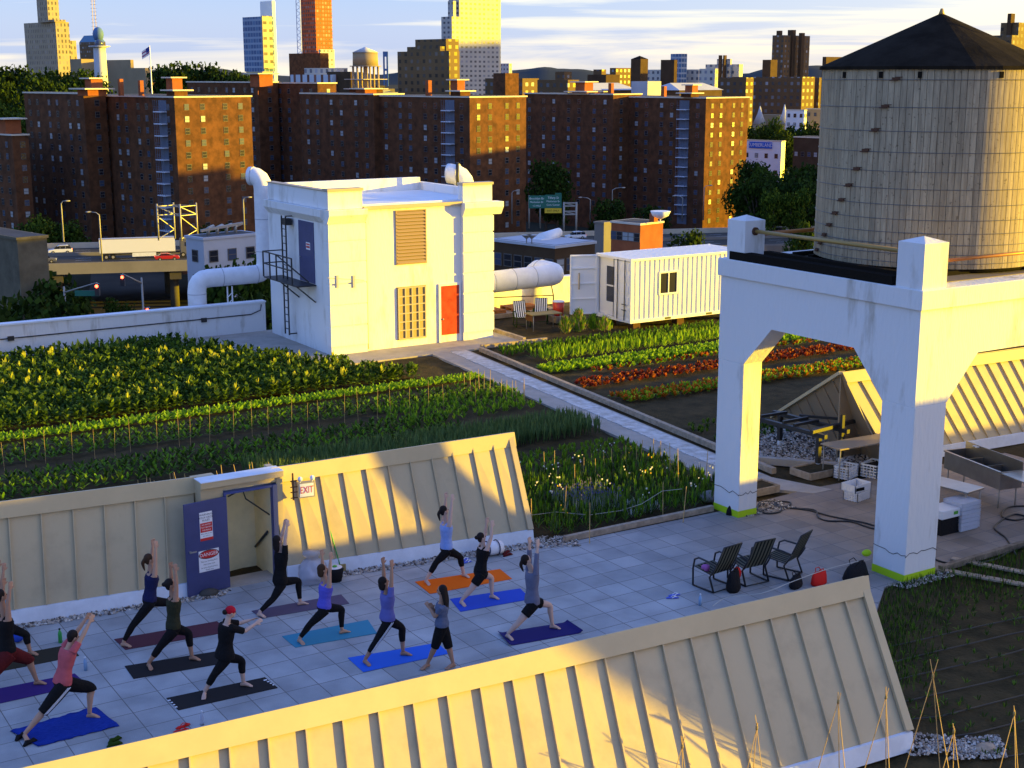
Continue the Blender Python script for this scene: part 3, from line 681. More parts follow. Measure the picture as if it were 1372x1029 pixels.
# louvre
def face_rect(px0, py0, px1, py1):
    a = fx(px0, py0); b = fx(px1, py1); return a[0], b[0], b[1], a[1]
x0, x1, z0, z1 = face_rect(533, 284, 572, 351)
yf = BY0+.14
lv = MB().use('louver'); lv.box(x0-.05,x1+.05,yf-.05,yf+.0,z1,z1+.05); lv.box(x0-.05,x1+.05,yf-.05,yf,z0-.05,z0); lv.box(x0-.05,x0,yf-.05,yf,z0,z1); lv.box(x1,x1+.05,yf-.05,yf,z0,z1)
n = 15
for i in range(n):
    z = z0 + (z1-z0)*(i+.5)/n; lv.extr([(x0,yf-.07,z-.045),(x0,yf-.005,z+.05),(x0,yf-.003,z+.03),(x0,yf-.07,z-.065)], (x1-x0,0,0))
lvo = lv.build('louvre', None, sh); q = MB().use('black_iron'); q.box(x0,x1,yf-.004,yf-.001,z0,z1); q.build('louvre_back', None, lvo)
x0, x1, z0, z1 = face_rect(535, 387, 572, 451)
q = MB().use('window_tan'); q.box(x0-.05,x1+.05,yf-.03,yf-.002,z0-.05,z1+.05); 
for i in range(5):
    xx = x0 + (x1-x0)*i/4; q.use('coping'); q.bar((xx,yf-.05,z0),(xx,yf-.05,z1),.05)
for i in range(7):
    zz = z0 + (z1-z0)*i/6; q.bar((x0,yf-.047,zz),(x1,yf-.047,zz),.05)
q.build('barred_window', None, sh)
x0, x1, z0, z1 = face_rect(592, 384, 617, 447)
q = MB().use('red_door'); q.box(x0,x1,yf-.05,yf-.004,max(z0,.05),z1); rdz = q.build('door', None, sh); rdz['label'] = 'rust red door'
q = MB().use('lamp_metal'); q.ball((x0+.08,yf-.08,1.0),.04,n=8,m=5); q.build('handle', None, rdz)
q = MB().use('white_trim'); q.box(x0-.1,x0,yf-.06,yf-.003,0,z1+.1); q.box(x1,x1+.1,yf-.06,yf-.003,0,z1+.1); q.box(x0,x1,yf-.06,yf-.003,z1,z1+.1); q.build('door_frame', None, sh)
q = MB().use('seam_grey')
for px in (451, 473):
    xx, zz = fx(px, 377); q.box(xx-.05, xx+.05, BY0-.09, BY0-.04, zz-.25, zz+.25)
a = fx(438,372); b = fx(487,375); q.tube([(a[0],BY0-.06,a[1]),(b[0],BY0-.06,b[1])], .015, 5); q.build('conduit', None, sh)
# left face: blue door, floodlight, platform with ladder
y0, z0 = lx(403, 381); y1, z1 = lx(422.7, 378)
_, zt1 = lx(422.7, 299)
_, zp = lx(424, 381)
q = MB().use('blue_door'); q.box(BX0-.03, BX0-.002, y1, y0, zp, zt1); bd = q.build('door', None, sh); bd['label'] = 'blue upper door above the iron platform'
q = MB().use('paint_white'); q.box(BX0-.036, BX0-.031, y1+.35, y1+.75, zp+1.35, zp+1.65); q.use('sign_red'); q.box(BX0-.04, BX0-.037, y1+.38, y1+.72, zp+1.42, zp+1.5); q.box(BX0-.04, BX0-.037, y1+.38, y1+.72, zp+1.54, zp+1.6); q.build('notice', None, bd)
q = MB().use('lamp_metal'); q.bar((BX0-.08,y0-.12,zp+1.0),(BX0-.08,y0-.25,zp+1.0),.03); q.build('handle', None, bd)
q = MB().use('black_iron'); ya, za = lx(391, 296); q.box(BX0-.35, BX0-.08, ya-.2, ya+.25, za-.15, za+.12); q.bar((BX0-.1,ya,za),(BX0,ya,za),.06); q.build('floodlight', None, sh)
pl = MB().use('black_iron'); pY0, pY1 = y1-.1, y0+1.9; pX = BX0-.85
pl.box(pX, BX0-.01, pY0, pY1, zp-.07, zp-.02)
for y in (pY0+.1, (pY0+pY1)/2): pl.bar((pX+.02,y,zp-.05),(BX0-.02,y,zp-.75),.05)
plat = pl.build('platform', None, sh)
q = MB().use('black_iron')
for h in (.55, 1.05):
    q.bar((pX,pY1,zp+h),(pX,pY0+.5,zp+h),.045); q.bar((pX,pY1,zp+h),(BX0,pY1,zp+h),.045)
for y in (pY1, pY1-.7, pY1-1.4, pY0+.5): q.bar((pX,y,zp-.02),(pX,y,zp+1.05),.05)
q.bar((pX,pY1-1.4,zp+1.05),(BX0-.3,pY0+.1,zp+.1),.04); q.build('railing', None, plat)
ld = MB().use('black_iron'); ly = y0+.55; lxx = BX0-.35
for dy in (0, .42): ld.bar((lxx,ly+dy,.35),(lxx,ly+dy,zp+2.6),.05)
for i in range(16): ld.bar((lxx,ly,.6+i*.3),(lxx,ly+.42,.6+i*.3),.028)
ld.bar((lxx,ly,zp+2.6),(BX0,ly,zp+2.6),.045); ld.bar((lxx,ly,.4),(BX0,ly,.4),.045); ld.build('ladder', None, sh)
q = MB().use('black_iron'); v = D(613, 250, 0) if False else ony(613, 249, BY1-1.5); q.tube([(v.x,BY1-1.5,5.9),(v.x,BY1-1.5,v.z+1.05)], .075, 8); q.build('flue', None, sh)
# ---------------------------------------------------------------- ducts
def duct(label, pts, r, name='duct'):
    th = thing(name, label, 'duct', pts[0])
    # round the corners
    P = [Vector(p) for p in pts]; o = [P[0]]
    for a, b, c in zip(P, P[1:], P[2:]):
        d1 = (a-b).normalized(); d2 = (c-b).normalized(); k = r*1.35
        for f in (0,.25,.5,.75,1): o.append((b+d1*k)*(1-f)**2 + b*2*f*(1-f) + (b+d2*k)*f*f)
    o.append(P[-1])
    q = MB().use('duct_white'); q.tube(o, r, 20); q.build('duct_body', None, th)
    q = MB().use('seam_grey')
    for a, b in zip(P, P[1:]):
        Lr = (b-a).length; n = max(1, int(Lr/1.1)); d = (b-a).normalized()
        for i in range(1, n+1):
            c = a + d*(Lr*(i-.3)/n); 
            if r*1.3 < (c-a).length < Lr - r*1.2 or n == 1: q.tube([c-d*.012, c+d*.012], r+.012, 20)
    q.build('seam', None, th)
    return th
dy_ = 58.0
A_ = ony(265, 415, dy_); B_ = ony(265, 374, dy_); C_ = ony(357, 377, dy_); D_ = ony(355, 236, dy_)
duct('white round duct rising behind the parapet and climbing beside the white stair house', [(A_.x,dy_,0.3),(A_.x,dy_,B_.z),(C_.x,dy_,B_.z+.02),(C_.x,dy_,D_.z),tuple(Vector((C_.x,dy_,D_.z))+azdir(-72)*.62)], .40)
q = MB().use('paint_white')
sx = ony(308, 400, dy_).x
for dx in (-.1,.12): q.bar((sx+dx,dy_,.8),(sx+dx,dy_,B_.z-.43),.05)
for z in (1.2,1.5): q.bar((sx-.1,dy_,z),(sx+.12,dy_,z+.2),.03)
tag(q.build('duct_support', None, loc=(sx,dy_,.8)), 'white bracket standing on the parapet under the left duct', 'bracket')
v = ony(612, 262, 57.4)
duct('white round duct end curling up behind the roof of the white stair house', [tuple(Vector((v.x+.35,57.4,v.z+1.0))+azdir(-72)*.75),(v.x+.35,57.4,v.z+1.0),(v.x+.95,57.8,v.z-1.2)], .47)
a = ony(661, 376, 53.6); b_ = ony(740, 364, 53.6)
duct('fat white duct running right from the white stair house over the yellow lit parapet', [(BX1-.1,53.6,a.z-.1),(b_.x+.35,53.6,a.z+.02),(b_.x+.35,55.7,a.z+.06),(b_.x+.35,56.0,a.z-2.4)], .50)
q = MB().use('rust_lug'); z0 = a.z-.62
q.bar((BX1,53.2,z0),(b_.x-.2,53.2,z0-.25),.04); q.bar((b_.x-.2,53.2,z0-.25),(b_.x+.7,54.8,z0+.15),.04); q.bar((BX1+.1,53.2,z0-.7),(BX1+1.7,53.2,z0),.04); q.bar((BX1+1.7,53.2,z0),(BX1+1.7,53.2,z0+.3),.04)
q.bar((b_.x-.2,53.2,z0-.25),(b_.x-.2,53.2,0),.04)
tag(q.build('duct_bracket', None, loc=(BX1+1,53.2,0)), 'thin rusty bracket under the fat duct right of the stair house', 'bracket')
# ---------------------------------------------------------------- parapets
def parapet(name, label, x0, x1, y, z1, th=.35):
    t = thing(name, label, 'parapet', ((x0+x1)/2, y, 0))
    q = MB().use('concrete_white'); q.box(x0, x1, y, y+th, -.1, z1); q.build('wall', None, t)
    q = MB().use('roof_white'); q.box(x0-.02, x1+.02, y-.05, y+th+.05, z1+.002, z1+.07); q.build('coping', None, t)
    return t
pt = parapet('parapet', 'long low white parapet wall behind the kale field with a cable along it', -14, 23.3, 57.2, 1.28)
q = MB().use('black_iron'); q.tube([(-10,57.17,.68),(10,57.17,.74),(22.6,57.17,.80),(23.05,57.17,.95),(23.1,57.17,1.2)], .025, 5)
for px in (14, 273): v = ony(px, 448 if px < 99 else 427, 57.17); q.box(v.x-.12, v.x+.12, 57.1, 57.19, .66, .84)
q.build('cable', None, pt)
parapet('parapet', 'yellow lit parapet wall between the stair house and the shipping container', 31.2, 75, 57.2, ony(765,371,57.2).z)
# ---------------------------------------------------------------- shipping container
C0 = Vector((36.97,48.67,.3)); CLn, CW, CH = 6.6, 2.6, 2.86
ct = thing('shipping_container', 'white corrugated shipping container office with windows and an open end door', 'container', (C0.x, C0.y, 0))
# local axes aligned with X, Y
def wallcorr(p0, u, length, nrm, z0, z1, holes, pitch=.27, dep=.045):
    q = MB().use('paint_white'); n = int(length/pitch)
    pts = []
    for i in range(n):
        s = i*pitch; pts += [(s,0),(s+pitch*.3,0),(s+pitch*.42,dep),(s+pitch*.88,dep)]
    pts.append((length,0)); 
    for (s0,d0),(s1,d1) in zip(pts, pts[1:]):
        mid = (s0+s1)/2; segs = [(z0,z1)]
        for (h0,h1,w0,w1) in holes:
            if h0 < mid < h1: segs = [(z0,w0),(w1,z1)]
        for a, b in segs:
            A = p0 + u*s0 - nrm*d0; B = p0 + u*s1 - nrm*d1
            q.poly([(A.x,A.y,a),(B.x,B.y,a),(B.x,B.y,b),(A.x,A.y,b)])
    return q
zb, zt_ = C0.z, C0.z+CH
holes = [(1.62,2.55,zb+1.22,zb+2.12),(5.4,6.3,zb+1.22,zb+2.12)]
wallcorr(Vector((C0.x,C0.y,0)), Vector((1,0,0)), CLn, Vector((0,-1,0)), zb+.14, zt_-.1, holes).build('corrugated_side', None, ct)
wallcorr(Vector((C0.x,C0.y+CW,0)), Vector((1,0,0)), CLn, Vector((0,-1,0)), zb+.14, zt_-.1, []).build('corrugated_side', None, ct)
q = MB().use('paint_white'); q.box(C0.x+CLn-.06,C0.x+CLn,C0.y+.06,C0.y+CW-.06,zb+.1,zt_-.1); q.build('end_wall', None, ct)
q = MB().use('paint_white')
for y in (C0.y, C0.y+CW):
    yy0, yy1 = (y-.02, y+.08) if y == C0.y else (y-.08, y+.02)
    q.box(C0.x+.09,C0.x+CLn-.09,yy0,yy1,zb,zb+.14); q.box(C0.x+.09,C0.x+CLn-.09,yy0,yy1,zt_-.1,zt_)
    for x in (C0.x, C0.x+CLn-.09): q.box(x-.02,x+.09,yy0-.003,yy1+.003,zb-.003,zt_+.01)
q.box(C0.x-.02,C0.x+.09,C0.y+.085,C0.y+CW-.085,zb,zb+.14); q.box(C0.x-.02,C0.x+.09,C0.y+.085,C0.y+CW-.085,zt_-.12,zt_)
q.build('corner_frame', None, ct)
for x in (1.9, 4.3): q = MB().use('black_iron'); q.box(C0.x+x,C0.x+x+.36,C0.y-.024,C0.y-.018,zb+.02,zb+.12); q.build('fork_pocket', None, ct)
q = MB().use('paint_white')
n = int(CLn/.3)
for i in range(n): q.box(C0.x+.1+i*.3, C0.x+.1+i*.3+.2, C0.y+.08, C0.y+CW-.08, zt_-.03, zt_+.0)
q.use('roof_white'); q.box(C0.x+.09, C0.x+CLn-.09, C0.y+.08, C0.y+CW-.08, zt_-.06, zt_-.032); q.build('roof', None, ct)
for h0,h1,w0,w1 in holes:
    f = MB().use('plastic_white'); X = C0.x; y = C0.y-.03
    for a in ((h0-.07,h1+.07,w0-.07,w0),(h0-.07,h1+.07,w1,w1+.07),(h0-.07,h0,w0,w1),(h1,h1+.07,w0,w1),((h0+h1)/2-.025,(h0+h1)/2+.025,w0,w1)): f.box(X+a[0],X+a[1],y,y+.08,a[2],a[3])
    fo = f.build('window', None, ct); g = MB().use('window_dark'); g.box(X+h0,X+h1,y+.04,y+.05,w0,w1); g.build('pane', None, fo)
# end (faces left): glazed door, closed cargo leaf with bars, open leaf
q = MB().use('plastic_white'); xx = C0.x+.12
q.box(xx,xx+.04,C0.y+1.3,C0.y+1.42,zb+.14,zt_-.12); q.box(xx,xx+.04,C0.y+2.0,C0.y+2.5,zb+.14,zt_-.12); q.box(xx,xx+.04,C0.y+1.42,C0.y+2.0,zt_-.5,zt_-.12); q.box(xx,xx+.04,C0.y+1.42,C0.y+2.0,zb+.14,zb+.75); q.box(xx,xx+.04,C0.y+1.42,C0.y+2.0,zb+1.45,zb+1.52)
gd = q.build('glazed_door', None, ct); q = MB().use('window_dark'); q.box(xx+.015,xx+.025,C0.y+1.42,C0.y+2.0,zb+.75,zt_-.5); q.build('pane', None, gd)
q = MB().use('paint_white'); q.box(C0.x+.02,C0.x+.07,C0.y+.1,C0.y+1.28,zb+.14,zt_-.12)
for i in range(5): q.box(C0.x-.005,C0.x+.02,C0.y+.18,C0.y+1.2,zb+.3+i*.5,zb+.62+i*.5)
lf = q.build('cargo_door', None, ct)
q = MB().use('black_iron')
for y in (.42,.95): q.tube([(C0.x-.05,C0.y+y,zb+.1),(C0.x-.05,C0.y+y,zt_-.08)], .022, 6)
for z in (.55,.8): q.bar((C0.x-.06,C0.y+.3,zb+z),(C0.x-.06,C0.y+.6,zb+z),.03)
q.bar((C0.x-.015,C0.y+.1,zt_-.13),(C0.x-.015,C0.y+1.28,zt_-.13),.02); q.bar((C0.x-.015,C0.y+1.28,zt_-.13),(C0.x-.015,C0.y+1.28,zb+.14),.02); q.build('locking_bar', None, lf)
op = MB().use('paint_white'); hx, hy = C0.x-.02, C0.y+CW-.05
dd = Vector((-.93,.37,0)).normalized(); pn = Vector((-dd.y, dd.x, 0))
if pn.y > 0: pn = -pn
h0_ = Vector((hx,hy,0)); op.extr([h0_+Vector((0,0,zb+.1)), h0_+dd*1.25+Vector((0,0,zb+.1)), h0_+dd*1.25+Vector((0,0,zt_-.05)), h0_+Vector((0,0,zt_-.05))], -pn*.05)
for z in (zb+.12, zb+.8, zb+1.5, zb+2.2, zt_-.1): op.bar(h0_+dd*.05+pn*.02+Vector((0,0,z)), h0_+dd*1.2+pn*.02+Vector((0,0,z)), .05, .06, up=pn)
for s in (.03, 1.22): op.bar(h0_+dd*s+pn*.02+Vector((0,0,zb+.1)), h0_+dd*s+pn*.02+Vector((0,0,zt_-.05)), .06, .05, up=pn)
oo = op.build('cargo_door', None, ct); oo['label'] = 'open cargo door leaf swung out to the left'
q = MB().use('coping'); c = h0_+dd*.85+pn*.09; q.bar(c+Vector((0,0,zb+1.25)), c+Vector((0,0,zb+2.0)), .05, .05); q.bar(c+Vector((0,0,zb+1.25)), c+dd*.02+Vector((0,0,zb+1.3)), .12, .05); q.build('handle', None, oo)
for x, y in ((.5,.4),(3,.4),(6,.4),(.5,2.2),(3,2.2),(6,2.2)): q = MB().use('rust_lug'); q.box(C0.x+x-.2,C0.x+x+.2,C0.y+y-.2,C0.y+y+.2,-.05,zb-.002); q.build('support_block', None, ct)
# ================================================================ people
def cat(pts, k=4):
    """Catmull-Rom through (Vector, radius) pairs"""
    out = []; n = len(pts)
    for i in range(n-1):
        p0, p1, p2, p3 = pts[max(i-1,0)], pts[i], pts[i+1], pts[min(i+2,n-1)]
        for j in range(k):
            t = j/k; t2, t3 = t*t, t*t*t
            v = (p1[0]*2 + (p2[0]-p0[0])*t + (p0[0]*2-p1[0]*5+p2[0]*4-p3[0])*t2 + (p1[0]*3-p0[0]-p2[0]*3+p3[0])*t3)*.5
            out.append((v, p1[1]+(p2[1]-p1[1])*t))
    out.append(pts[-1]); return out
def limb(q, pts, n=12, k=4):
    c = cat(pts, k); q.tube([p for p, r in c], [r for p, r in c], n)
def loft(q, secs, n=18):
    old = q.smooth; q.smooth = True; rings = []
    for c, a, b in secs:
        rings.append(len(q.v))
        for k in range(n): t = 2*math.pi*k/n; q.v.append(tuple(c + a*math.cos(t) + b*math.sin(t)))
    for i in range(len(rings)-1):
        for k in range(n): j = (k+1) % n; q.face(rings[i]+k, rings[i]+j, rings[i+1]+j, rings[i+1]+k)
    q.face(*[rings[0]+k for k in reversed(range(n))]); q.face(*[rings[-1]+k for k in range(n)]); q.smooth = old
def fuse(o, vox, smooth=2):
    """weld the overlapping volumes into one skin"""
    md = o.modifiers.new('r', 'REMESH'); md.mode = 'VOXEL'; md.voxel_size = vox; md.use_smooth_shade = True
    if smooth: s = o.modifiers.new('s', 'SMOOTH'); s.iterations = smooth; s.factor = .5
    dg = bpy.context.evaluated_depsgraph_get(); dg.update()
    me = bpy.data.meshes.new_from_object(o.evaluated_get(dg)); o.modifiers.clear()
    old = o.data; o.data = me; bpy.data.meshes.remove(old); return o
UP = Vector((0,0,1))
def person(label, back, front, hip, sh, head, arms, skin='skin', toes=None, bk=None, fk=None,
           top=('tank','black_cloth'), legs=('long','black_cloth'), hair=('short','hair_dark'), stripes=None, lean=0, group='people doing yoga on the deck', zf=.012, scale=1.0, face=None, pelvis_off=.085):
    A = G(*back, .09); B = G(*front, .09)
    u = (B-A); u.z = 0; u.normalize(); v = Vector((-u.y, u.x, 0))          # v points away from the camera side
    def at(p, off=0.0):
        r = ray(*p); o = A + v*off; den = r.x*v.x + r.y*v.y; t = (o.x*v.x + o.y*v.y)/den
        return Vector((r.x*t, r.y*t, CAMH + r.z*t))
    root = thing('person', label, 'person', ((A.x+B.x)/2, (A.y+B.y)/2, 0), group)
    s = scale
    H_ = at(hip); S_ = at(sh); HD = at(head)
    spine = (S_-H_).normalized(); dep = v.cross(spine).normalized()
    if dep.dot(u) < 0: dep = -dep
    if face: fd = (azdir(face)).normalized()
    else: fd = dep
    hipN = H_ - v*pelvis_off*s; hipF = H_ + v*pelvis_off*s
    K1 = at(bk, -.05); K2 = at(fk, .05)
    def footpts(an, toe_px):
        t = G(*toe_px, .03); d = (t-Vector((an.x,an.y,.03))); d.z = 0
        if d.length < .02: d = u.copy()
        return d.normalized()
    A0 = Vector((A.x,A.y,zf+.085)); B0 = Vector((B.x,B.y,zf+.085))
    ta = footpts(A0, toes[0]); tb = footpts(B0, toes[1])
    def leg(q, hp, kn, an, g=0.0, upto=1.0):
        mid = hp.lerp(kn, .5); calf = kn.lerp(an, .32)
        pts = [(hp, (.100+g)*s), (mid, (.085+g)*s), (kn, (.060+g)*s), (calf, (.059+g)*s), (kn.lerp(an,.7), (.042+g)*s), (an, (.034+g)*s)]
        if upto < 1:
            c = cat(pts, 6); n = max(3, int(len(c)*upto)); c = c[:n]
            q.tube([p for p, r in c], [r for p, r in c], 14)
        else: limb(q, pts, 14)
    def foot(q, an, d):
        w = Vector((-d.y, d.x, 0)); z = Vector((0,0,1)); g0 = Vector((an.x, an.y, zf))
        loft(q, [(g0 - d*.055 + z*.03, w*.022, z*.026), (g0 - d*.03 + z*.042, w*.032, z*.04), (g0 + d*.03 + z*.048, w*.034, z*.046), (g0 + d*.09 + z*.034, w*.042, z*.032), (g0 + d*.135 + z*.02, w*.045, z*.019)], 12)
        for i, (o_, l) in enumerate(((-.032,.185),(-.014,.188),(.002,.182),(.017,.174),(.031,.163))):
            q.tube([g0 + d*.12 + w*o_ + z*.014, g0 + d*l*.99 + w*o_ + z*.012], [.012,.009], 6)
    b = MB()
    leg(b, hipN, K1, A0); leg(b, hipF, K2, B0); foot(b, A0, ta); foot(b, B0, tb)
    L_ = (S_-H_).length
    def torso(q, g=0.0, f0=0.0, f1=1.0, flare=0.0):
        prof = [(-.10,.10,.09),(0,.158,.112),(.14,.162,.112),(.30,.140,.098),(.45,.126,.090),(.62,.140,.104),(.80,.158,.112),(.92,.165,.098),(1.0,.135,.078),(1.06,.07,.055)]
        secs = []
        for i in range(40):
            f = -.10 + 1.16*i/39
            if f < f0-1e-6 or f > f1+1e-6: continue
            for (a, wa, da), (c, wc, dc) in zip(prof, prof[1:]):
                if a <= f <= c:
                    t = (f-a)/(c-a); t = t*t*(3-2*t); fl = flare*max(0, 1-(f-f0)/.35)
                    secs.append((H_ + spine*L_*f, v*(wa+(wc-wa)*t+g+fl)*s*1.06, dep*(da+(dc-da)*t+g+fl)*s*1.1)); break
        loft(q, secs)
    torso(b)
    nb = S_ + spine*.02; up = (HD-nb).normalized()
    if face is None: fdir = (fd - up*fd.dot(up)).normalized()
    else: fdir = fd
    up2 = (up*.5 + UP*.5).normalized(); fdir = (fdir - up2*fdir.dot(up2)).normalized(); rt = fdir.cross(up2)
    limb(b, [(S_ - spine*.03, .062*s), (nb.lerp(HD,.4), .05*s), (HD - up2*.05, .052*s)], 12)
    rot = Matrix((rt, fdir, up2)).transposed()
    b.ball(HD, .074*s, .092*s, .108*s, 16, 12, rot)
    b.ball(HD - up2*.055*s + fdir*.035*s, .05*s, .055*s, .05*s, 12, 8, rot)
    b.ball(HD - up2*.018*s + fdir*.098*s, .011*s, .018*s, .02*s, 8, 6, rot)     # nose
    b.ball(HD - up2*.052*s + fdir*.088*s, .02*s, .01*s, .008*s, 8, 6, rot)      # mouth
    for sg in (-1,1): b.ball(HD - up2*.01*s + rt*sg*.076*s - fdir*.005, .01*s, .018*s, .028*s, 8, 6, rot)
    wr = []
    def arm(q, i, g=0.0, upto=1.0):
        el_px, ti_px, shx, hox = arms[i]
        sg = -1 if i == 0 else 1
        sh_ = S_ + v*sg*.15*s - spine*.035
        el = at(el_px, sg*shx); ti = at(ti_px, sg*hox)
        # keep natural lengths
        ua = (el-sh_); la = max(.23, min(.31, ua.length))*1.0; el = sh_ + ua.normalized()*la
        fa = (ti-el); lf = max(.36, min(.43, fa.length)); fdv = fa.normalized(); w_ = el + fdv*(lf-.165)
        pts = [(sh_ , (.056+g)*s), (sh_.lerp(el,.45), (.048+g)*s), (el, (.037+g)*s), (el.lerp(w_,.3), (.039+g)*s), (w_, (.024+g)*s)]
        if upto < 1:
            c = cat(pts, 6); n = max(3, int(len(c)*upto)); c = c[:n]; q.tube([p for p, r in c], [r for p, r in c], 12)
        else: limb(q, pts, 12)
        return w_, fdv, sg
    def hand(q, w_, d, sg):
        pw_ = (u - d*u.dot(d)).normalized()          # palm width runs fore-aft
        pn_ = d.cross(pw_).normalized()
        if pn_.dot(v)*sg > 0: pn_ = -pn_             # palm faces inwards
        loft(q, [(w_ - d*.01, pw_*.024, pn_*.02), (w_ + d*.03, pw_*.036, pn_*.017), (w_ + d*.075, pw_*.042, pn_*.014), (w_ + d*.09, pw_*.038, pn_*.011)], 12)
        for o_, l in ((-.031,.062),(-.011,.076),(.010,.080),(.030,.070)):
            k0 = w_ + d*.08 + pw_*o_; k1 = k0 + d*l*.5 + pw_*o_*.12; k2 = k0 + d*l*.93 + pn_*.012 + pw_*o_*.2
            q.tube([k0, k1, k2], [.0098,.0092,.0082], 8)
        t0 = w_ + d*.022 + pw_*.03; q.tube([t0, t0 + d*.03 + pw_*.028, t0 + d*.058 + pw_*.034 + pn_*.008], [.0125,.011,.009], 8)
    for i in (0,1):
        w_, d, sg = arm(b, i); hand(b, w_, d, sg); wr.append((w_, d))
    bo = b.build('body', None, root); bo.data.materials.append(M[skin]); fuse(bo, .0085, 1)
    for sg in (-1,1):
        e = MB(); e.ball(HD + up2*.008 + fdir*.083*s + rt*sg*.03*s, .011, n=8, m=6); e.build('eye', 'hair_dark', root)
    # ---- clothes
    kind, m = top; q = MB()
    f0 = {'tank':.02,'tee':.0,'long':-.02,'dress':-.1,'loose':-.03}[kind]
    torso(q, .012 if kind != 'loose' else .026, f0, .97 if kind in ('tank','dress') else 1.0, .012 if kind in ('tee','long') else (.03 if kind=='loose' else 0))
    if kind in ('tank','dress'):
        for sg in (-1,1): limb(q, [(S_ + v*sg*.085 - spine*.12 + dep*.105*s, .03), (S_ + v*sg*.09 + spine*.01, .038), (S_ + v*sg*.075 - spine*.12 - dep*.105*s, .03)], 8)
    if kind == 'dress': leg(q, hipN, K1, A0, .02, .22); leg(q, hipF, K2, B0, .02, .22)
    if kind in ('tee','loose'):
        for i in (0,1): arm(q, i, .014 if kind=='tee' else .022, .36 if kind=='tee' else .5)
    if kind == 'long':
        for i in (0,1): arm(q, i, .012, .86)
    q = q.build('shirt' if kind != 'dress' else 'dress', None, root); q.data.materials.append(M[m]); fuse(q, .011, 2)
    kind, m = legs; q = MB(); up_ = {'long':.93,'capri':.76,'shorts':.46,'short':.27,'bermuda':.50}[kind]
    g = {'long':.008,'capri':.010,'shorts':.028,'short':.022,'bermuda':.035}[kind]
    leg(q, hipN, K1, A0, g, up_); leg(q, hipF, K2, B0, g, up_); torso(q, .010, -.1, .16)
    q = q.build('trousers' if kind in ('long','capri') else 'shorts', None, root); q.data.materials.append(M[m]); fuse(q, .011, 2)
    if stripes:
        sq = MB(); Rr = [(-.02,0),(.0,.012)]
        pts = [(hipN,.100),(hipN.lerp(K1,.5),.085),(K1,.060),(K1.lerp(A0,.32),.059),(K1.lerp(A0,.7),.042),(A0,.034)]
        c = cat(pts, 6); c = c[:int(len(c)*up_)]
        side = (-v + dep*.25).normalized()
        for k in stripes:
            fw_ = u*k
            pl = [p + (side*1.0).normalized()*(r+g+.004) + fw_ for p, r in c]
            for a, bb in zip(pl, pl[1:]): sq.bar(a, bb, .014, .006, up=side)
        sq.build('stripe', 'white_cloth', q)
    # ---- hair
    hk, hm = hair; q = MB()
    cap = HD + up2*.022 - fdir*.018
    if hk != 'bandana': q.ball(cap, .083*s, .094*s, .100*s, 16, 12, rot); q.ball(HD - fdir*.045 - up2*.03, .066*s, .05*s, .075*s, 12, 8, rot)
    if hk == 'bun': q.ball(HD - fdir*.115 + up2*.03, .045, n=12, m=8)
    if hk == 'tail': limb(q, [(HD - fdir*.10 + up2*.02, .03),(HD - fdir*.14 - up2*.05, .036),(HD - fdir*.13 - up2*.16, .022),(HD - fdir*.12 - up2*.22,.008)], 10)
    if hk == 'bob': loft(q, [(HD + up2*.03 - fdir*.02, rt*.082, fdir*.085), (HD - up2*.05 - fdir*.045, rt*.092, fdir*.07), (HD - up2*.13 - fdir*.06, rt*.082, fdir*.045)], 16)
    if hk == 'long': loft(q, [(HD + up2*.02 - fdir*.02, rt*.085, fdir*.085), (HD - up2*.08 - fdir*.06, rt*.098, fdir*.06), (HD - up2*.2 - fdir*.085, rt*.11, fdir*.05), (HD - up2*.36 - fdir*.09, rt*.095, fdir*.035), (HD - up2*.44 - fdir*.09, rt*.04, fdir*.02)], 16)
    if hk == 'shoulder': loft(q, [(HD + up2*.02 - fdir*.02, rt*.085, fdir*.085), (HD - up2*.08 - fdir*.055, rt*.098, fdir*.065), (HD - up2*.17 - fdir*.07, rt*.1, fdir*.05), (HD - up2*.23 - fdir*.07, rt*.06, fdir*.03)], 16)
    if hk == 'bandana':
        q.ball(HD - fdir*.11 - up2*.0, .05, n=12, m=8); ho = q.build('hair', None, root); ho.data.materials.append(M[hm])
        q = MB(); q.ball(HD + up2*.03 - fdir*.01, .086*s, .1*s, .088*s, 16, 12, rot); ho = q.build('bandana', None, root); ho.data.materials.append(M['bandana'])
    else:
        ho = q.build('hair', None, root); ho.data.materials.append(M[hm]); fuse(ho, .012, 1)
    return root, at, wr, HD, S_
mat('olive_cloth', (.035,.035,.018), .9, bump=.8, bscale=14); mat('navy_cloth', (.018,.020,.07), .9, bump=.8, bscale=14); mat('coral_cloth', (.50,.10,.11), .85, var=.08, scale=8)
mat('purple_tank', (.12,.11,.52), .9, bump=.8, bscale=14); mat('violet_tee', (.13,.13,.36), .85, var=.06, scale=6); mat('sky_tank', (.26,.36,.66), .9, bump=.8, bscale=14)
mat('grey_knit', (.15,.15,.21), .9, var=.08, scale=10); mat('maroon_cloth', (.10,.012,.012), .9, bump=.8, bscale=14); mat('bandana', (.55,.01,.03), .8, col2=(.35,.01,.02), scale=60)
mat('slate_tee', (.11,.13,.20), .9, bump=.8, bscale=14); mat('teal_shirt', (.05,.28,.50), .9, bump=.8, bscale=14)
mat('mat_maroon', (.10,.035,.045), .85); mat('mat_black', (.022,.020,.020), .85); mat('mat_plum', (.11,.085,.13), .85); mat('mat_teal', (.05,.24,.34), .85)
mat('mat_blue', (.03,.13,.60), .85); mat('mat_royal', (.03,.08,.48), .85); mat('mat_navy', (.022,.018,.12), .85); mat('mat_orange', (.85,.14,.006), .85)
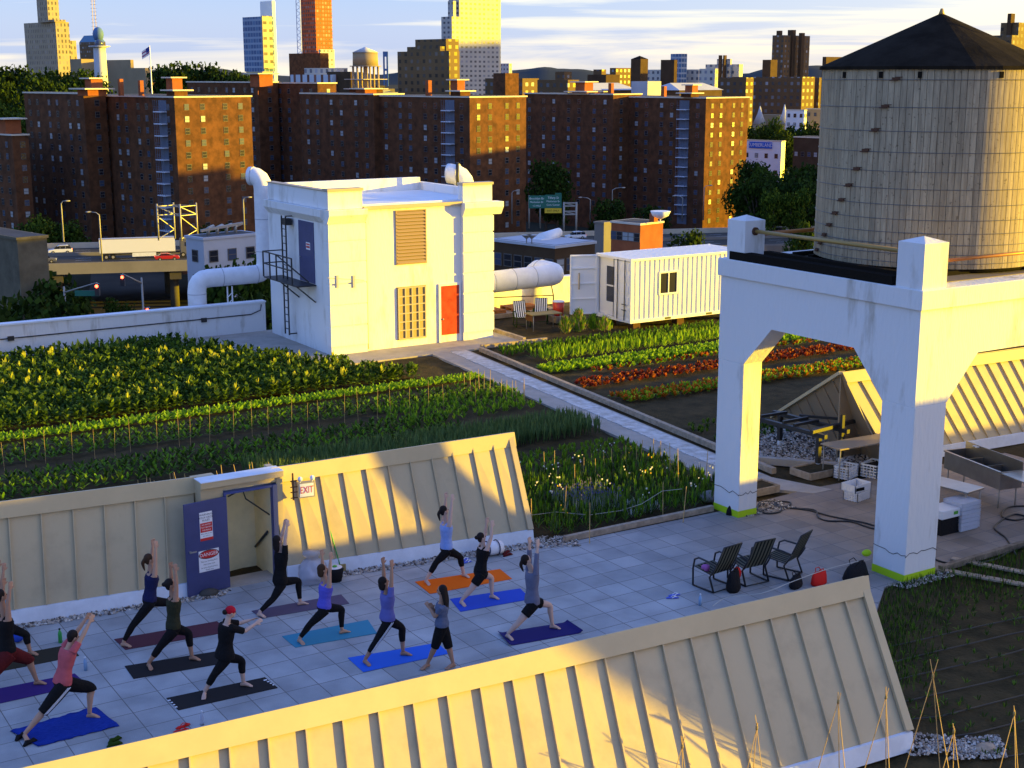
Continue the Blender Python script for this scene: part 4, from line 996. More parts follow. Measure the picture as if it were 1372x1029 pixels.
mat('mat_purple', (.045,.02,.14), .85); mat('towel_blue', (.02,.06,.42), .95, col2=(.008,.03,.24), scale=9, stretch=(1.2,9,1), bump=.8, bscale=20); mat('mat_dark', (.035,.03,.02), .85)
# ---- mats: corner pixels on the deck (near-left, far-left, near-right, far-right order kept ccw)
def yoga_mat(label, c, m, curl=0, h=.010, wrinkle=0):
    P = [G(*p) for p in c]; o = sum(P, Vector())/4
    q = MB().use(m); nx_, ny_ = (30, 8)
    b = len(q.v); q.smooth = bool(wrinkle or curl)
    for lay in (0,1):
        for j in range(ny_+1):
            for i in range(nx_+1):
                f, g = i/nx_, j/ny_
                p = P[0].lerp(P[1], f).lerp(P[3].lerp(P[2], f), g)
                z = .003 + (h if lay else 0)
                if wrinkle: z += wrinkle*(.5+.5*math.sin(f*31+g*5+math.sin(g*9)*2))*R.uniform(.3,1); p += Vector((R.uniform(-1,1), R.uniform(-1,1), 0))*wrinkle*.7
                if curl:
                    e = max(0, 1-f*14) + max(0, 1-(1-f)*16); z += curl*e*e
                q.v.append((p.x, p.y, z))
    N1 = (nx_+1)*(ny_+1)
    for j in range(ny_):
        for i in range(nx_):
            a = b+j*(nx_+1)+i; q.face(a+N1, a+1+N1, a+nx_+2+N1, a+nx_+1+N1); q.face(a+nx_+1, a+nx_+2, a+1, a)
    rim = [b+i for i in range(nx_+1)] + [b+j*(nx_+1)+nx_ for j in range(1,ny_+1)] + [b+ny_*(nx_+1)+i for i in range(nx_-1,-1,-1)] + [b+j*(nx_+1) for j in range(ny_-1,0,-1)]
    for a, c_ in zip(rim, rim[1:]+rim[:1]): q.face(a, c_, c_+N1, a+N1)
    return tag(q.build('yoga_mat', None, loc=(o.x,o.y,0)), label, 'yoga mat', 'yoga mats on the deck')
# corners: back-near, front-near, front-far, back-far
yoga_mat('maroon yoga mat nearest the pebbles under the navy tank woman', [(168,871),(306,847),(291,833),(153,857)], 'mat_maroon')
yoga_mat('long black yoga mat under the woman in the olive tank', [(179,910),(312,887),(298,872),(167,893)], 'mat_black')
bm = yoga_mat('black yoga mat with white printed corners under the red bandana woman', [(239,952),(372,922),(355,908),(223,936)], 'mat_black')
yoga_mat('plum grey yoga mat beside the open door', [(350,829),(468,809),(457,797),(337,819)], 'mat_plum')
yoga_mat('teal yoga mat under the woman in the purple tank', [(396,868),(505,849),(493,831),(378,853)], 'mat_teal')
yoga_mat('light blue yoga mat under the woman in striped capri trousers', [(487,901),(602,876),(586,862),(466,882)], 'mat_blue')
yoga_mat('bright orange yoga mat close to the half lit wall', [(576,796),(686,776),(670,763),(556,780)], 'mat_orange')
yoga_mat('royal blue yoga mat under the woman in the short black dress', [(617,820),(711,803),(697,789),(603,803)], 'mat_royal')
yoga_mat('navy yoga mat with curled ends under the woman in the grey sweater', [(682,866),(781,848),(760,834),(667,849)], 'mat_navy', curl=.05)
yoga_mat('dark purple yoga mat under the man in maroon shorts', [(-60,950),(72,912),(60,905),(-80,935)] if False else [(-50,954),(116,917),(100,903),(-66,936)], 'mat_purple')
yoga_mat('dark olive yoga mat farthest left near the green bottle', [(-60,912),(106,879),(94,864),(-70,895)], 'mat_dark')
yoga_mat('crumpled blue towel mat under the man in the coral shirt', [(52,1001),(160,973),(128,948),(14,980)], 'towel_blue', wrinkle=.018, h=.012)
q = MB().use('plastic_white')
for (a, b_) in (((355,911),(368,920)),((226,938),(238,950))):
    for f in (.1,.35,.6,.85):
        p = G(a[0]+(b_[0]-a[0])*f, a[1]+(b_[1]-a[1])*f); q.box(p.x-.03+R.uniform(-.02,.02), p.x+.02, p.y-.02, p.y+.025, .0135, .0145)
o = q.build('printed_motif', None, bm); o['kind'] = 'stuff'
# ---- the class
person('woman in navy tank and black leggings lunging on the maroon mat by the wall', (165,861), (238,845), (200,806), (204,768), (200,749),
       [((209,738),(209,713),.12,.06),((205,733),(206,710),.12,.06)], toes=[(176,866),(252,847)], bk=(178,838), fk=(232,809), top=('tank','navy_cloth'), hair=('tail','hair_brown'))
person('woman in olive tank with hair bun lunging with raised arms on the long black mat', (199,889), (257,879), (232,842), (233,800), (228,783),
       [((237,772),(234,749),.12,.06),((229,764),(228,745),.12,.06)], skin='skin_tan', toes=[(207,901),(271,884)], bk=(215,866), fk=(252,848), top=('tank','olive_cloth'), legs=('capri','black_cloth'), hair=('bun','hair_dark'), scale=1.04)
person('person in black with red bandana lunging with both arms stretched forward', (274,927), (326,914), (301,880), (304,835), (309,820),
       [((330,846),(352,829),.14,.06),((321,835),(344,828),.12,.03)], skin='skin_pale', toes=[(272,939),(343,919)], bk=(287,904), fk=(323,885), top=('loose','black_cloth'), legs=('capri','black_cloth'), hair=('bandana','hair_dark'))
person('woman all in black with long dark hair lunging beside the open door', (347,821), (402,806), (375,781), (377,738), (372,724),
       [((382,714),(386,694),.12,.05),((379,713),(383,694),.12,.05)], skin='skin_pale', toes=[(357,827),(414,808)], bk=(366,802), fk=(399,778), top=('tee','black_cloth'), hair=('shoulder','hair_dark'))
person('woman in purple tank with brown bob lunging on the teal mat', (401,856), (458,844), (434,815), (437,782), (432,763),
       [((442,757),(444,733),.14,.1),((432,749),(430,723),.14,.1)], toes=[(405,862),(470,845)], bk=(416,836), fk=(457,816), top=('tank','purple_tank'), hair=('bob','hair_brown'))
person('woman in violet tee and black capris with side stripes on the light blue mat', (489,884), (540,873), (519,830), (519,794), (514,780),
       [((525,768),(525,741),.14,.1),((514,755),(512,732),.14,.1)], skin='skin_tan', toes=[(498,893),(552,877)], bk=(504,860), fk=(538,841), top=('tee','violet_tee'), legs=('capri','black_cloth'), hair=('bob','hair_dark'), stripes=(-.016,.012))
person('woman in pale blue tank reaching sunlit hands upward on the orange mat', (571,777), (621,768), (598,736), (598,701), (595,684),
       [((605,679),(607,657),.14,.08),((598,671),(598,648),.14,.08)], skin='skin_pale', toes=[(576,784),(631,774)], bk=(585,753), fk=(616,746), top=('tank','sky_tank'), legs=('capri','black_cloth'), hair=('tail','hair_dark'))
person('woman in short black dress with hair bun on the royal blue mat', (618,805), (659,797), (643,768), (648,733), (645,720),
       [((659,716),(660,696),.14,.08),((653,707),(653,692),.14,.08)], skin='skin_pale', toes=[(622,811),(668,802)], bk=(629,792), fk=(658,774), top=('dress','black_cloth'), legs=('short','black_cloth'), hair=('bun','hair_dark'), scale=.97)
person('woman in grey sweater and black shorts with ponytail on the navy mat', (680,850), (740,837), (713,807), (713,765), (705,750),
       [((719,744),(721,719),.14,.1),((710,735),(709,711),.14,.1)], skin='skin_pale', toes=[(691,859),(753,842)], bk=(694,835), fk=(736,811), top=('long','grey_knit'), legs=('short','black_cloth'), hair=('tail','hair_dark'))
person('man in coral tee and black striped shorts lunging on the crumpled blue towel', (33,984), (120,956), (83,916), (92,868), (98,853),
       [((115,845),(127,820),.14,.06),((113,834),(124,816),.14,.06)], skin='skin', toes=[(38,994),(137,960)], bk=(60,951), fk=(121,922), top=('tee','coral_cloth'), legs=('bermuda','black_cloth'), hair=('short','hair_dark'), stripes=(-.03,-.005,.02), scale=1.04)
person('man in black top and maroon shorts at the left edge on the dark purple mat', (-52,943), (49,912), (10,874), (6,826), (1,798),
       [((10,800),(17,762),.16,.1),((4,782),(8,752),.16,.1)], skin='skin_tan', toes=[(-48,952),(65,915)], bk=(-22,915), fk=(38,884), top=('tank','black_cloth'), legs=('bermuda','maroon_cloth'), hair=('short','hair_dark'), scale=1.08)
person('person in teal top mostly hidden behind the man at the left edge', (-40,886), (40,872), (2,838), (2,798), (-3,784),
       [((2,772),(6,752),.16,.1),((-4,766),(-2,746),.16,.1)], skin='skin_tan', toes=[(-36,892),(54,877)], bk=(-18,866), fk=(34,850), top=('tank','teal_shirt'), legs=('capri','black_cloth'), hair=('bun','hair_dark'))
rt_, at_, wr_, hd_, sh_ = person('young woman with long dark hair standing in dark shorts between the mats', (573,889), (607,889), (592,838), (592,807), (592,791),
       [((583,826),(574,812),.10,-.04),((586,824),(577,810),.12,.02)], skin='skin_tan', toes=[(563,897),(597,896)], bk=(583,866), fk=(601,866), top=('tee','slate_tee'), legs=('shorts','black_cloth'), hair=('long','hair_dark'), face=-75, scale=.95, pelvis_off=.03)
# ================================================================ planting
mat('kale', (.060,.110,.014), .7, trans=.25, spec=.1); mat('kale_light', (.15,.23,.022), .7, trans=.35, spec=.1); mat('kale_dark', (.032,.065,.010), .8, trans=.15, spec=.05); mat('kale_sunlit', (.42,.44,.05), .6, trans=.45)
mat('lettuce', (.26,.42,.025), .6, trans=.4, spec=.1); mat('lettuce_b', (.12,.26,.016), .6, trans=.35, spec=.1); mat('lettuce_red', (.16,.022,.012), .6, trans=.3, spec=.1); mat('lettuce_rust', (.40,.12,.015), .6, trans=.35, spec=.1)
mat('leek', (.08,.135,.045), .6, trans=.2, spec=.1); mat('leek_b', (.14,.21,.07), .6, trans=.2, spec=.1); mat('herb', (.09,.17,.016), .7, trans=.25, spec=.1); mat('herb_b', (.030,.060,.009), .7, trans=.2, spec=.05)
mat('flower_white', (.7,.7,.62), .6); mat('flower_yellow', (.7,.42,.02), .6); mat('flower_blue', (.07,.065,.20), .6); mat('grey_herb', (.20,.24,.20), .7, trans=.2); mat('straw', (.36,.28,.12), .7, trans=.2)
def in_poly(x, y, P):
    c = False; j = len(P)-1
    for i in range(len(P)):
        xi, yi = P[i]; xj, yj = P[j]
        if (yi > y) != (yj > y) and x < (xj-xi)*(y-yi)/(yj-yi)+xi: c = not c
        j = i
    return c
def leaf(q, base, d, L_, w, droop, segs=2):
    """arching leaf: base, horizontal heading d, length, width"""
    h = Vector((d[0], d[1], 0)); s = Vector((-h.y, h.x, 0)); up = d[2]
    b = len(q.v); p = Vector(base); v = (h*(1-up) + UP*up).normalized()
    for i in range(segs+1):
        f = i/segs; ww = w*(.35 + 1.3*f*(1.35-f)) * (.25 if i == segs else 1)
        q.v += [tuple(p - s*ww*.5 + UP*ww*.12), tuple(p + s*ww*.5 + UP*ww*.12)]
        p = p + v*(L_/segs); v = (v - UP*droop).normalized()
    for i in range(segs): a = b+2*i; q.face(a, a+1, a+3, a+2)
def rosette(q, x, y, z, n, L_, w, up, droop, mats, stem=0.0, segs=2):
    a0 = R.uniform(0, 6.3)
    for k in range(n):
        a = a0 + k*2.4 + R.uniform(-.3,.3); f = k/n; q.use(R.choice(mats))
        u = min(.95, up*(.45 + .75*f) + R.uniform(-.1,.1))
        leaf(q, (x+.02*math.cos(a), y+.02*math.sin(a), z + stem*f), (math.cos(a), math.sin(a), u), L_*R.uniform(.75,1.15), w*R.uniform(.8,1.2), droop*R.uniform(.6,1.3), segs)
def crop(name, label, x0, x1, y0, y1, dx, dy, fn, skew=0.0, jit=.08, clip=None):
    q = MB(); y = y0
    while y <= y1+1e-6:
        x = x0
        while x <= x1:
            xx = x + R.uniform(-jit, jit); yy = y + R.uniform(-jit, jit) + skew*(x-x0)
            if clip is None or clip(xx, yy): fn(q, xx, yy)
            x += dx
        y += dy
    return tag(q.build(name), label, 'crop', kind='stuff')
pathx = lambda y: 24.75 + (y-28.2)*.105        # left edge of the walk
bedx = lambda y: 26.75 + (y-28.2)*.116
def kale(q, x, y):
    h = R.uniform(.22,.42)
    k_ = .8+.5*(.5+.5*math.sin(x*2.1)*math.sin(y*1.7+x)); rosette(q, x, y, .02, 17, .215*k_, .115*k_, .7, .42, ['kale','kale','kale_dark','kale_dark','kale','kale_light'], stem=h, segs=3)
    h2 = math.sin(x*.9+1)*math.sin(y*.7)
    if R.random() < .05 + .10*h2 + (.06 if y > 50.5 else 0) + (.10 if y < 45.8 else 0):
        rosette(q, x+R.uniform(-.1,.1), y+R.uniform(-.1,.1), h*.6+.12, 5, .24, .12, 1.0, .15, ['kale_sunlit','kale_light','kale_sunlit'], stem=.12)  # sunlit tips given as yellow leaves, denser at the back and front edges
clipk = lambda x, y: x < pathx(y) - .2 and (x < 21.8 or y < 50.4 - (x-21.8)*.9) and not (x > 18.6 and y > 56.4-(x-18.6)*2.0)
crop('kale_patch', 'tall dark kale filling the back of the left garden with yellowing leaf tips', 2, 26.5, 45.0, 56.4, .30, .35, kale, clip=clipk)
def low(q, x, y): rosette(q, x, y, .0, 8, .17, .11, .7, .3, ['lettuce','lettuce_b','lettuce'], stem=.05)
clipp = lambda x, y: x < pathx(y) - .12
crop('lettuce_row', 'narrow bright green lettuce row in front of the kale', 4, 26.3, 43.55, 44.3, .2, .26, low, clip=clipp, jit=.05)
def bushy(mats, n=9, L_=.28, w=.09, st=.2, up=.9): return lambda q, x, y: rosette(q, x, y, .0, n, L_, w, up, .2, mats, stem=st)
crop('bean_row', 'dark green low rows between the thin bamboo stakes on the left', 4, 26.2, 40.9, 42.6, .22, .52, bushy(['herb','herb_b','lettuce_b'], 8, .16, .09, .10, .6), clip=clipp)
crop('tomato_row', 'low shaded green rows behind the half lit bulkhead', 3.5, 26, 37.2, 39.6, .24, .42, bushy(['herb_b','kale_dark','herb','lettuce_b'], 8, .18, .09, .12, .6), clip=lambda x, y: clipp(x,y) and x < 21.5+R.uniform(-.4,.4))
crop('pepper_row', 'small green plants close behind the shaded wall', 2, 17.5, 30.2, 34.6, .22, .34, bushy(['herb','herb_b','lettuce_b','kale_dark'], 9, .19, .1, .16, .6), clip=clipp)
crop('seedling_row', 'light green seedling rows right of the half lit bulkhead', 15, 25.2, 32.2, 33.5, .2, .42, bushy(['herb','lettuce_b','kale_light'], 7, .16, .07, .06), clip=lambda x,y: clipp(x,y))
def leekf(q, x, y):
    for k in range(7):
        a = R.uniform(0, 6.3); q.use(R.choice(['leek','leek_b','leek'])); leaf(q, (x, y, 0), (math.cos(a), math.sin(a), R.uniform(.80,.97)), R.uniform(.35,.58), .035, .22, 3)
crop('leek_row', 'tall grassy leek row with upright blades behind the half lit bulkhead', 14, 25.3, 34.6, 36.6, .13, .17, leekf, clip=clipp, jit=.06)
crop('carrot_row', 'feathery lit green row near the bend of the path', 20.5, 26.2, 38.6, 41.6, .2, .34, bushy(['lettuce_b','lettuce','herb'], 8, .18, .07, .06), clip=lambda x,y: clipp(x,y) and R.random()<.75)
# flower patch
def flow(q, x, y):
    rosette(q, x, y, 0, 10, .22, .045, 1.0, .12, ['herb','herb_b','leek','lettuce_b'], stem=R.uniform(.15,.42), segs=2)
    if R.random() < .05:
        m = R.choice(['flower_white','flower_white','flower_white','flower_yellow']); q.use(m)
        for k in range(3):
            c = (x+R.uniform(-.12,.12), y+R.uniform(-.12,.12), R.uniform(.42,.68)); s_ = R.uniform(.012,.024)
            q.poly([(c[0]-s_,c[1]-s_,c[2]),(c[0]+s_,c[1]-s_,c[2]+.01),(c[0]+s_,c[1]+s_,c[2]),(c[0]-s_,c[1]+s_,c[2]+.01)]); q.poly([(c[0]-s_,c[1],c[2]-s_),(c[0]+s_,c[1],c[2]-s_),(c[0]+s_,c[1],c[2]+s_),(c[0]-s_,c[1],c[2]+s_)])
crop('flower_patch', 'mixed herb and flower bed beside the half lit bulkhead with small white blooms', 18.0, 24.6, 27.0, 31.4, .17, .2, flow, clip=lambda x,y: x < pathx(y)-.2 and x > 18.3-(y-27)*.1 and R.random() < .8)
def greyh(q, x, y): rosette(q, x, y, 0, 9, .16, .03, 1.0, .2, ['grey_herb','grey_herb','flower_white'], stem=.12)
crop('silver_herb', 'pale silver leaved clump at the deck edge of the flower bed', 20.7, 21.9, 27.2, 27.9, .12, .14, greyh)
def bluef(q, x, y):
    rosette(q, x, y, 0, 8, .3, .03, 1.0, .1, ['leek','grey_herb'], stem=.4)
    q.use('flower_blue'); 
    for k in range(3): c = (x+R.uniform(-.1,.1), y+R.uniform(-.1,.1), R.uniform(.5,.75)); q.poly([(c[0]-.02,c[1],c[2]-.02),(c[0]+.02,c[1],c[2]-.02),(c[0],c[1]+.01,c[2]+.03)])
crop('blue_flowers', 'clump of small blue flowers in the middle of the flower bed', 19.4, 20.8, 27.6, 28.8, .16, .18, bluef)
# right garden
cr_ = lambda x, y: x > bedx(y)+.35
def tallg(q, x, y): rosette(q, x, y, 0, 8, .26, .06, 1.0, .15, ['lettuce','lettuce_b','lettuce','kale_light'], stem=.25); 
crop('greens_row', 'dark low greens at the far end of the right bed', 29.3, 41, 46.7, 47.8, .25, .3, bushy(['herb','kale','lettuce_b'], 9, .2, .09, .14), clip=cr_)
crop('greens_row', 'tall bright green flowering row running towards the container', 30.0, 50, 44.9, 45.9, .2, .24, tallg, clip=cr_)
def lett(ms, L_=.19, n=10): return lambda q, x, y: rosette(q, x, y, 0, n, L_, .13, .75, .3, ms, stem=.05)
crop('lettuce_row', 'bright yellow green lettuce rows in the right bed', 28.9, 50, 43.0, 44.1, .22, .3, lett(['lettuce','lettuce','lettuce_b']), clip=cr_)
crop('lettuce_row', 'mixed green and red lettuce row in the right bed', 30.5, 50, 42.3, 42.5, .26, .3, lett(['lettuce','lettuce_rust','lettuce_red','lettuce_b']), clip=cr_)
crop('lettuce_row', 'deep red lettuce row in the middle of the right bed', 28.6, 50, 40.2, 41.1, .21, .3, lett(['lettuce_red','lettuce_red','lettuce_rust'], .15, 8), clip=lambda x,y: cr_(x,y) and R.random()<.85)
crop('lettuce_row', 'orange and green leaf lettuce row seen through the concrete frame', 28.3, 50, 37.5, 38.4, .21, .3, lett(['lettuce_rust','lettuce','lettuce_rust','lettuce_b']), clip=lambda x,y: x > 28.4 + (38.3-y)*.2)
crop('weeds', 'low weeds at the near corner of the right bed', 27.4, 30.5, 31.6, 33.8, .2, .22, bushy(['herb_b','herb'], 7, .14, .06, .05), clip=lambda x,y: cr_(x,y) and R.random()<.6)
# shaded bed on the right of the near housing
crop('weeds', 'thin grass and weeds spread over the shaded bare bed at the right', 18, 27.5, 13.0, 19.2, .22, .26, lambda q,x,y: rosette(q, x, y, 0, 6, .11, .03, .8, .25, ['herb_b','herb','kale_dark']), clip=lambda x,y: x > 17.9+(y-14)*.03 and R.random() < (.8 if y > 17.8 else .30 + .5*(math.sin(x*1.3+y)*math.sin(y*2.1) > .3)))
yb_ = lambda x: min(20.2, 16.5+(x-17.5)*.74)
crop('grass', 'thick dark grass along the edge of the tiles at the nearer white leg', 18.0, 28.5, 16.2, 20.2, .09, .10, lambda q,x,y: [q.use(R.choice(['herb_b','kale_dark','herb'])), [leaf(q,(x,y,-.03),(math.cos(a),math.sin(a),.8),R.uniform(.10,.22),.014,.3,2) for a in (R.uniform(0,6.3),R.uniform(0,6.3),R.uniform(0,6.3))]], clip=lambda x,y: y < yb_(x)-.05 and y > yb_(x)-.7-R.random()*1.3)
q = MB().use('hose_black')
for k, y in enumerate((13.6,14.5,15.3,16.0,16.8,17.5,18.1)):
    q.tube([(17.9+.02*k, y+.1, .0)] + [(18.5+i*1.0, y-.11*i-.1+R.uniform(-.03,.03), .0+R.uniform(-.01,.006)) for i in range(9)], .014, 5)
tag(q.build('drip_line'), 'parallel black drip lines along the shaded bare bed at the right', 'irrigation line', kind='stuff')
# rock / paper near the bottom right
q = MB().use('timber_pale'); p = G(1320,1003); q.ball((p.x,p.y,.02),.22,.15,.05,10,6); pebbles('gravel', [tuple(G(*a)[:2]) for a in ((1270,1020),(1290,988),(1340,985),(1350,1015))], 500, 'pebble patch round the flat stone between the bamboo tripods'); tag(q.build('stepping_stone', None, loc=p), 'flat pale stone in the shaded bed near the bamboo tripods', 'stone')
# ---- stakes
def stake(name, label, p, q_, r=.010, group=None):
    m = MB().use('bamboo'); m.tube([p, q_], [r, r*.7], 5); return tag(m.build(name, None, loc=p), label, 'bamboo stake', group)
g1, g2, g3, g4 = 'stakes in front of the kale', 'stakes behind the shaded wall', 'stakes round the flower bed', 'stakes at the path'
for x in [4+.62*i for i in range(33)]:
    if R.random() < .9:
        xx = x+R.uniform(-.15,.15); y = 40.5+R.uniform(-.1,.1)-.02*(x-4); h = R.uniform(.8,1.15)
        stake('garden_stake', 'one of the thin bamboo stakes standing in a line in front of the kale', (xx,y,-.05), (xx+R.uniform(-.06,.06), y+R.uniform(-.05,.05), h), .006, g1)
for px in (187,197,207,218,232,243,246,256,300,303,325,342,345,369,136,147,158,110,160,90,52,30,12):
    p = G(px, 660 if px > 180 else 668, 0); top = 1.0 if px > 180 else .8
    p = Vector((p.x+ .0, 33.0 + R.uniform(-.3,.3), -.05)); v = ony(px, 640 - px*.05, p.y)
    stake('garden_stake', 'one of the leaning bamboo stakes poking up behind the shaded wall and door', (v.x, p.y, -.05), (v.x-R.uniform(.02,.3), p.y+R.uniform(-.1,.1), 1.25 if px > 180 else 1.0), .013, g2)
for px, py, h in ((713,720,1.0),(730,640,.75),(743,640,.8),(756,700,.95),(770,655,.7),(782,640,.6),(798,640,.55),(810,632,.6),(820,628,.6),(838,628,.7),(852,625,.75),(858,625,.8),(876,628,.9),(885,632,.9),(898,640,1.0),(909,655,1.15),(915,700,.95),(888,690,.9),(946,640,.8),(790,728,1.0)):
    p = G(px, py, 0); stake('garden_stake', 'one of the thin bamboo stakes standing round the flower bed', (p.x,p.y,-.05), (p.x+R.uniform(-.06,.06), p.y+R.uniform(-.05,.05), h), .012, g3)
for px, py in ((652,524),(658,526),(666,526),(672,528),(681,528),(688,531),(696,533),(702,534),(711,536),(713,536),(640,520),(632,518)):
    p = G(px, py, 0); h = R.uniform(.5,.9); stake('garden_stake', 'one of the short bamboo stakes beside the pale garden path', (p.x-.3,p.y,-.05), (p.x-.3+R.uniform(-.05,.05), p.y, h), .012, g4)
# twine round the flower bed
q = MB().use('rope'); pts = [G(695,650,.7), G(712,690,.62), G(745,686,.35), G(790,690,.3), G(832,684,.3), G(860,675,.5), G(887,658,.75), G(914,655,.85)]
q.tube(pts, .006, 4); tag(q.build('twine', None, loc=pts[0]), 'slack pale twine strung round the flower bed stakes', 'rope')
# bamboo tripods close by
for i, (px, py, h, sp) in enumerate(((914,1000,1.25,.3),(1014,975,1.3,.3),(1123,940,1.45,.32),(1187,934,1.5,.32),(1250,906,1.75,.42),(1278,980,1.2,.25),(1359,956,1.35,.32))):
    t0 = G(px, py, h); lab = ['first bamboo tripod at the lower edge, by the sunlit end of the near bulkhead', 'second bamboo tripod at the lower edge, before the shaded ribbed metal', 'third bamboo tripod at the lower edge, before the shaded ribbed metal', 'bamboo tripod by the white curb end of the near bulkhead', 'tallest bamboo tripod, standing in the shaded bed right of the near bulkhead', 'low bamboo tripod just right of the tallest one', 'bamboo tripod farthest right beside the flat stone'][i]
    th = thing('bamboo_tripod', lab, 'bamboo tripod', (t0.x, t0.y, 0), 'bamboo tripods')
    for k in range(3):
        a = k*2.09+.5+R.uniform(-.5,.5); m = MB().use('bamboo'); b_ = Vector((t0.x+sp*math.cos(a), t0.y+sp*math.sin(a), -.05)); e_ = t0 + (t0-b_)*R.uniform(.03,.16)
        m.tube([b_, e_], [.009,.006], 5); m.build('pole', None, th)
    m = MB().use('straw'); m.tube([t0-Vector((0,0,.03)), t0+Vector((0,0,.03))], .02, 6); m.build('binding', None, th)
# shrubs beside the container
def shrub(label, px, py, rx, h, mats, n=260, dense=.05):
    p = G(px, py); q = MB()
    for k in range(n):
        a = R.uniform(0,6.3); u = R.random(); r_ = rx*math.sqrt(R.random())*(math.sin(math.pi*min(1,.25+u*.7))); q.use(R.choice(mats))
        leaf(q, (p.x+r_*math.cos(a), p.y+r_*math.sin(a), h*u*.9), (math.cos(a), math.sin(a), R.uniform(.6,1.0)), R.uniform(.15,.28), dense, .15, 2)
    th = thing('shrub', label, 'shrub', p); q.build('foliage', None, th)
    s_ = MB().use('timber'); [s_.tube([(p.x,p.y,-.05),(p.x+R.uniform(-.3,.3)*rx,p.y+R.uniform(-.3,.3)*rx,h*.6)], .012, 5) for k in range(4)]; s_.build('stem', None, th)
shrub('spiky yellow green shrub left of the round one by the container', 757, 446, .3, .65, ['straw','herb','lettuce_b'])
shrub('rounded golden green shrub in the middle by the container', 775, 444, .42, .95, ['herb','straw','lettuce_b'], 420)
shrub('leafy shrub just left of the container corner', 795, 442, .35, .6, ['herb','lettuce_b','lettuce'])
shrub('yellow green shrub nearest the container corner', 810, 443, .38, .55, ['lettuce','straw','lettuce_b'])
# ================================================================ furniture and clutter
mat('sling', (.10,.10,.075), .8); mat('sling_stripe', (.012,.014,.012), .8)
mat('bag_black', (.014,.013,.014), .8, bump=.6, bscale=25); mat('bag_red', (.62,.02,.015), .6); mat('pink', (.45,.14,.38), .7); mat('green_bottle', (.04,.36,.07), .35)
mf = mat('film', (.70,.72,.80), .3); mf.node_tree.nodes['Principled BSDF'].inputs['Transmission Weight'].default_value = .75; mf.node_tree.nodes['Principled BSDF'].inputs['IOR'].default_value = 1.08; mat('flop_blue', (.10,.14,.55), .6); mat('fresh_green', (.10,.35,.05), .6)
def patio_chair(name, label, seat_m='sling', stripe='sling_stripe', frame='black_iron'):
    """sling armchair, faces local +Y, feet on z=0"""
    t = thing(name, label, 'chair')
    f = MB().use(frame)
    for s in (-1, 1):
        x = s*.29
        f.tube([(x,.30,.02),(x,-.26,.02)], .018, 6)
        f.tube([(x,.30,.02),(x,.31,.36),(x,.27,.56),(x,.16,.62),(x,-.10,.60),(x,-.30,.56)], .02, 6)
        f.tube([(x,-.26,.02),(x,-.14,.30),(x,-.22,.42),(x,-.30,.56)], .02, 6)
        f.tube([(x*.86,.30,.40),(x*.86,-.16,.34),(x*.86,-.30,.60),(x*.86,-.46,.98)], .014, 6)
    f.tube([(-.25,.30,.40),(.25,.30,.40)], .013, 6); f.tube([(-.25,-.46,.98),(.25,-.46,.98)], .013, 6); f.tube([(-.29,-.26,.02),(.29,-.26,.02)], .013, 6)
    f.build('frame', None, t, local=True)
    for nm, prof in (('seat', [(.30,.405),(.07,.365),(-.16,.345)]), ('backrest', [(-.165,.36),(-.30,.605),(-.46,.975)])):
        s = MB(); n = 11
        for i in range(n):
            a, b = -.245+.49*i/n, -.245+.49*(i+1)/n; s.use(stripe if i % 2 else seat_m)
            for (y0,z0),(y1,z1) in zip(prof, prof[1:]): s.poly([(a,y0,z0),(b,y0,z0),(b,y1,z1),(a,y1,z1)])
        o = s.build(nm, None, t, local=True); md = o.modifiers.new('s','SOLIDIFY'); md.thickness = .006
    return t
pc = patio_chair('patio_chair', 'striped patio armchair nearest the water bottle, pink cloth and dark bag on it')
def yaw(deg): return rad(57.7-deg) - math.pi/2      # local +Y towards azimuth deg
g = 'patio chairs behind the near bulkhead'
p1, p2, p3 = G(957,786), G(1003,778), G(1050,770)
place(pc, False, (p1.x,p1.y,0), yaw(-38), 'striped patio armchair at the left of the three, pink cloth and bag on it', g, 1.12)
place(pc, True, (p2.x,p2.y,0), yaw(-30), 'striped patio armchair in the middle of the three', g, 1.12)
place(pc, True, (p3.x,p3.y,0), yaw(-52), 'striped patio armchair at the right of the three, next to the red tote', g, 1.12)
def bag(label, c, rx, ry, h, m, handles=True, rz=0):
    t = thing('bag', label, 'bag', c); q = MB(); ca, sa = math.cos(rz), math.sin(rz); c = Vector(c)
    A_ = Vector((ca,sa,0)); B_ = Vector((-sa,ca,0))
    loft(q, [(c+UP*.0, A_*rx*.85, B_*ry*.8), (c+UP*h*.15, A_*rx, B_*ry), (c+UP*h*.55, A_*rx*.98, B_*ry*.85), (c+UP*h*.9, A_*rx*.9, B_*ry*.5), (c+UP*h, A_*rx*.8, B_*ry*.25)], 14)
    o = q.build('bag_body', None, t); o.data.materials.append(M[m])
    for v in o.data.vertices: v.co += Vector((R.uniform(-1,1), R.uniform(-1,1), R.uniform(-.3,.6)))*.012
    if handles:
        q = MB().use(m)
        for s in (-1,1): q.tube([c+A_*rx*.4+B_*ry*.2*s+UP*h*.95, c+A_*rx*.25+B_*ry*.5*s+UP*(h*1.25), c-A_*rx*.25+B_*ry*.5*s+UP*(h*1.25), c-A_*rx*.4+B_*ry*.2*s+UP*h*.95], .010, 5)
        q.build('handle', None, t)
    return t
b_ = p1 + Vector((.12,-.02,0)); bag('black rucksack resting in the left striped chair', (b_.x+.05,b_.y-.42,.0), .2, .15, .48, 'bag_black', rz=.4)
q = MB().use('bag_red'); c = p1+Vector((.42,-.25,.30)); q.ball(c,.12,.07,.16,10,8); tag(q.build('jacket', None, loc=c), 'orange red jacket bundle hanging between the left and middle chairs', 'jacket')
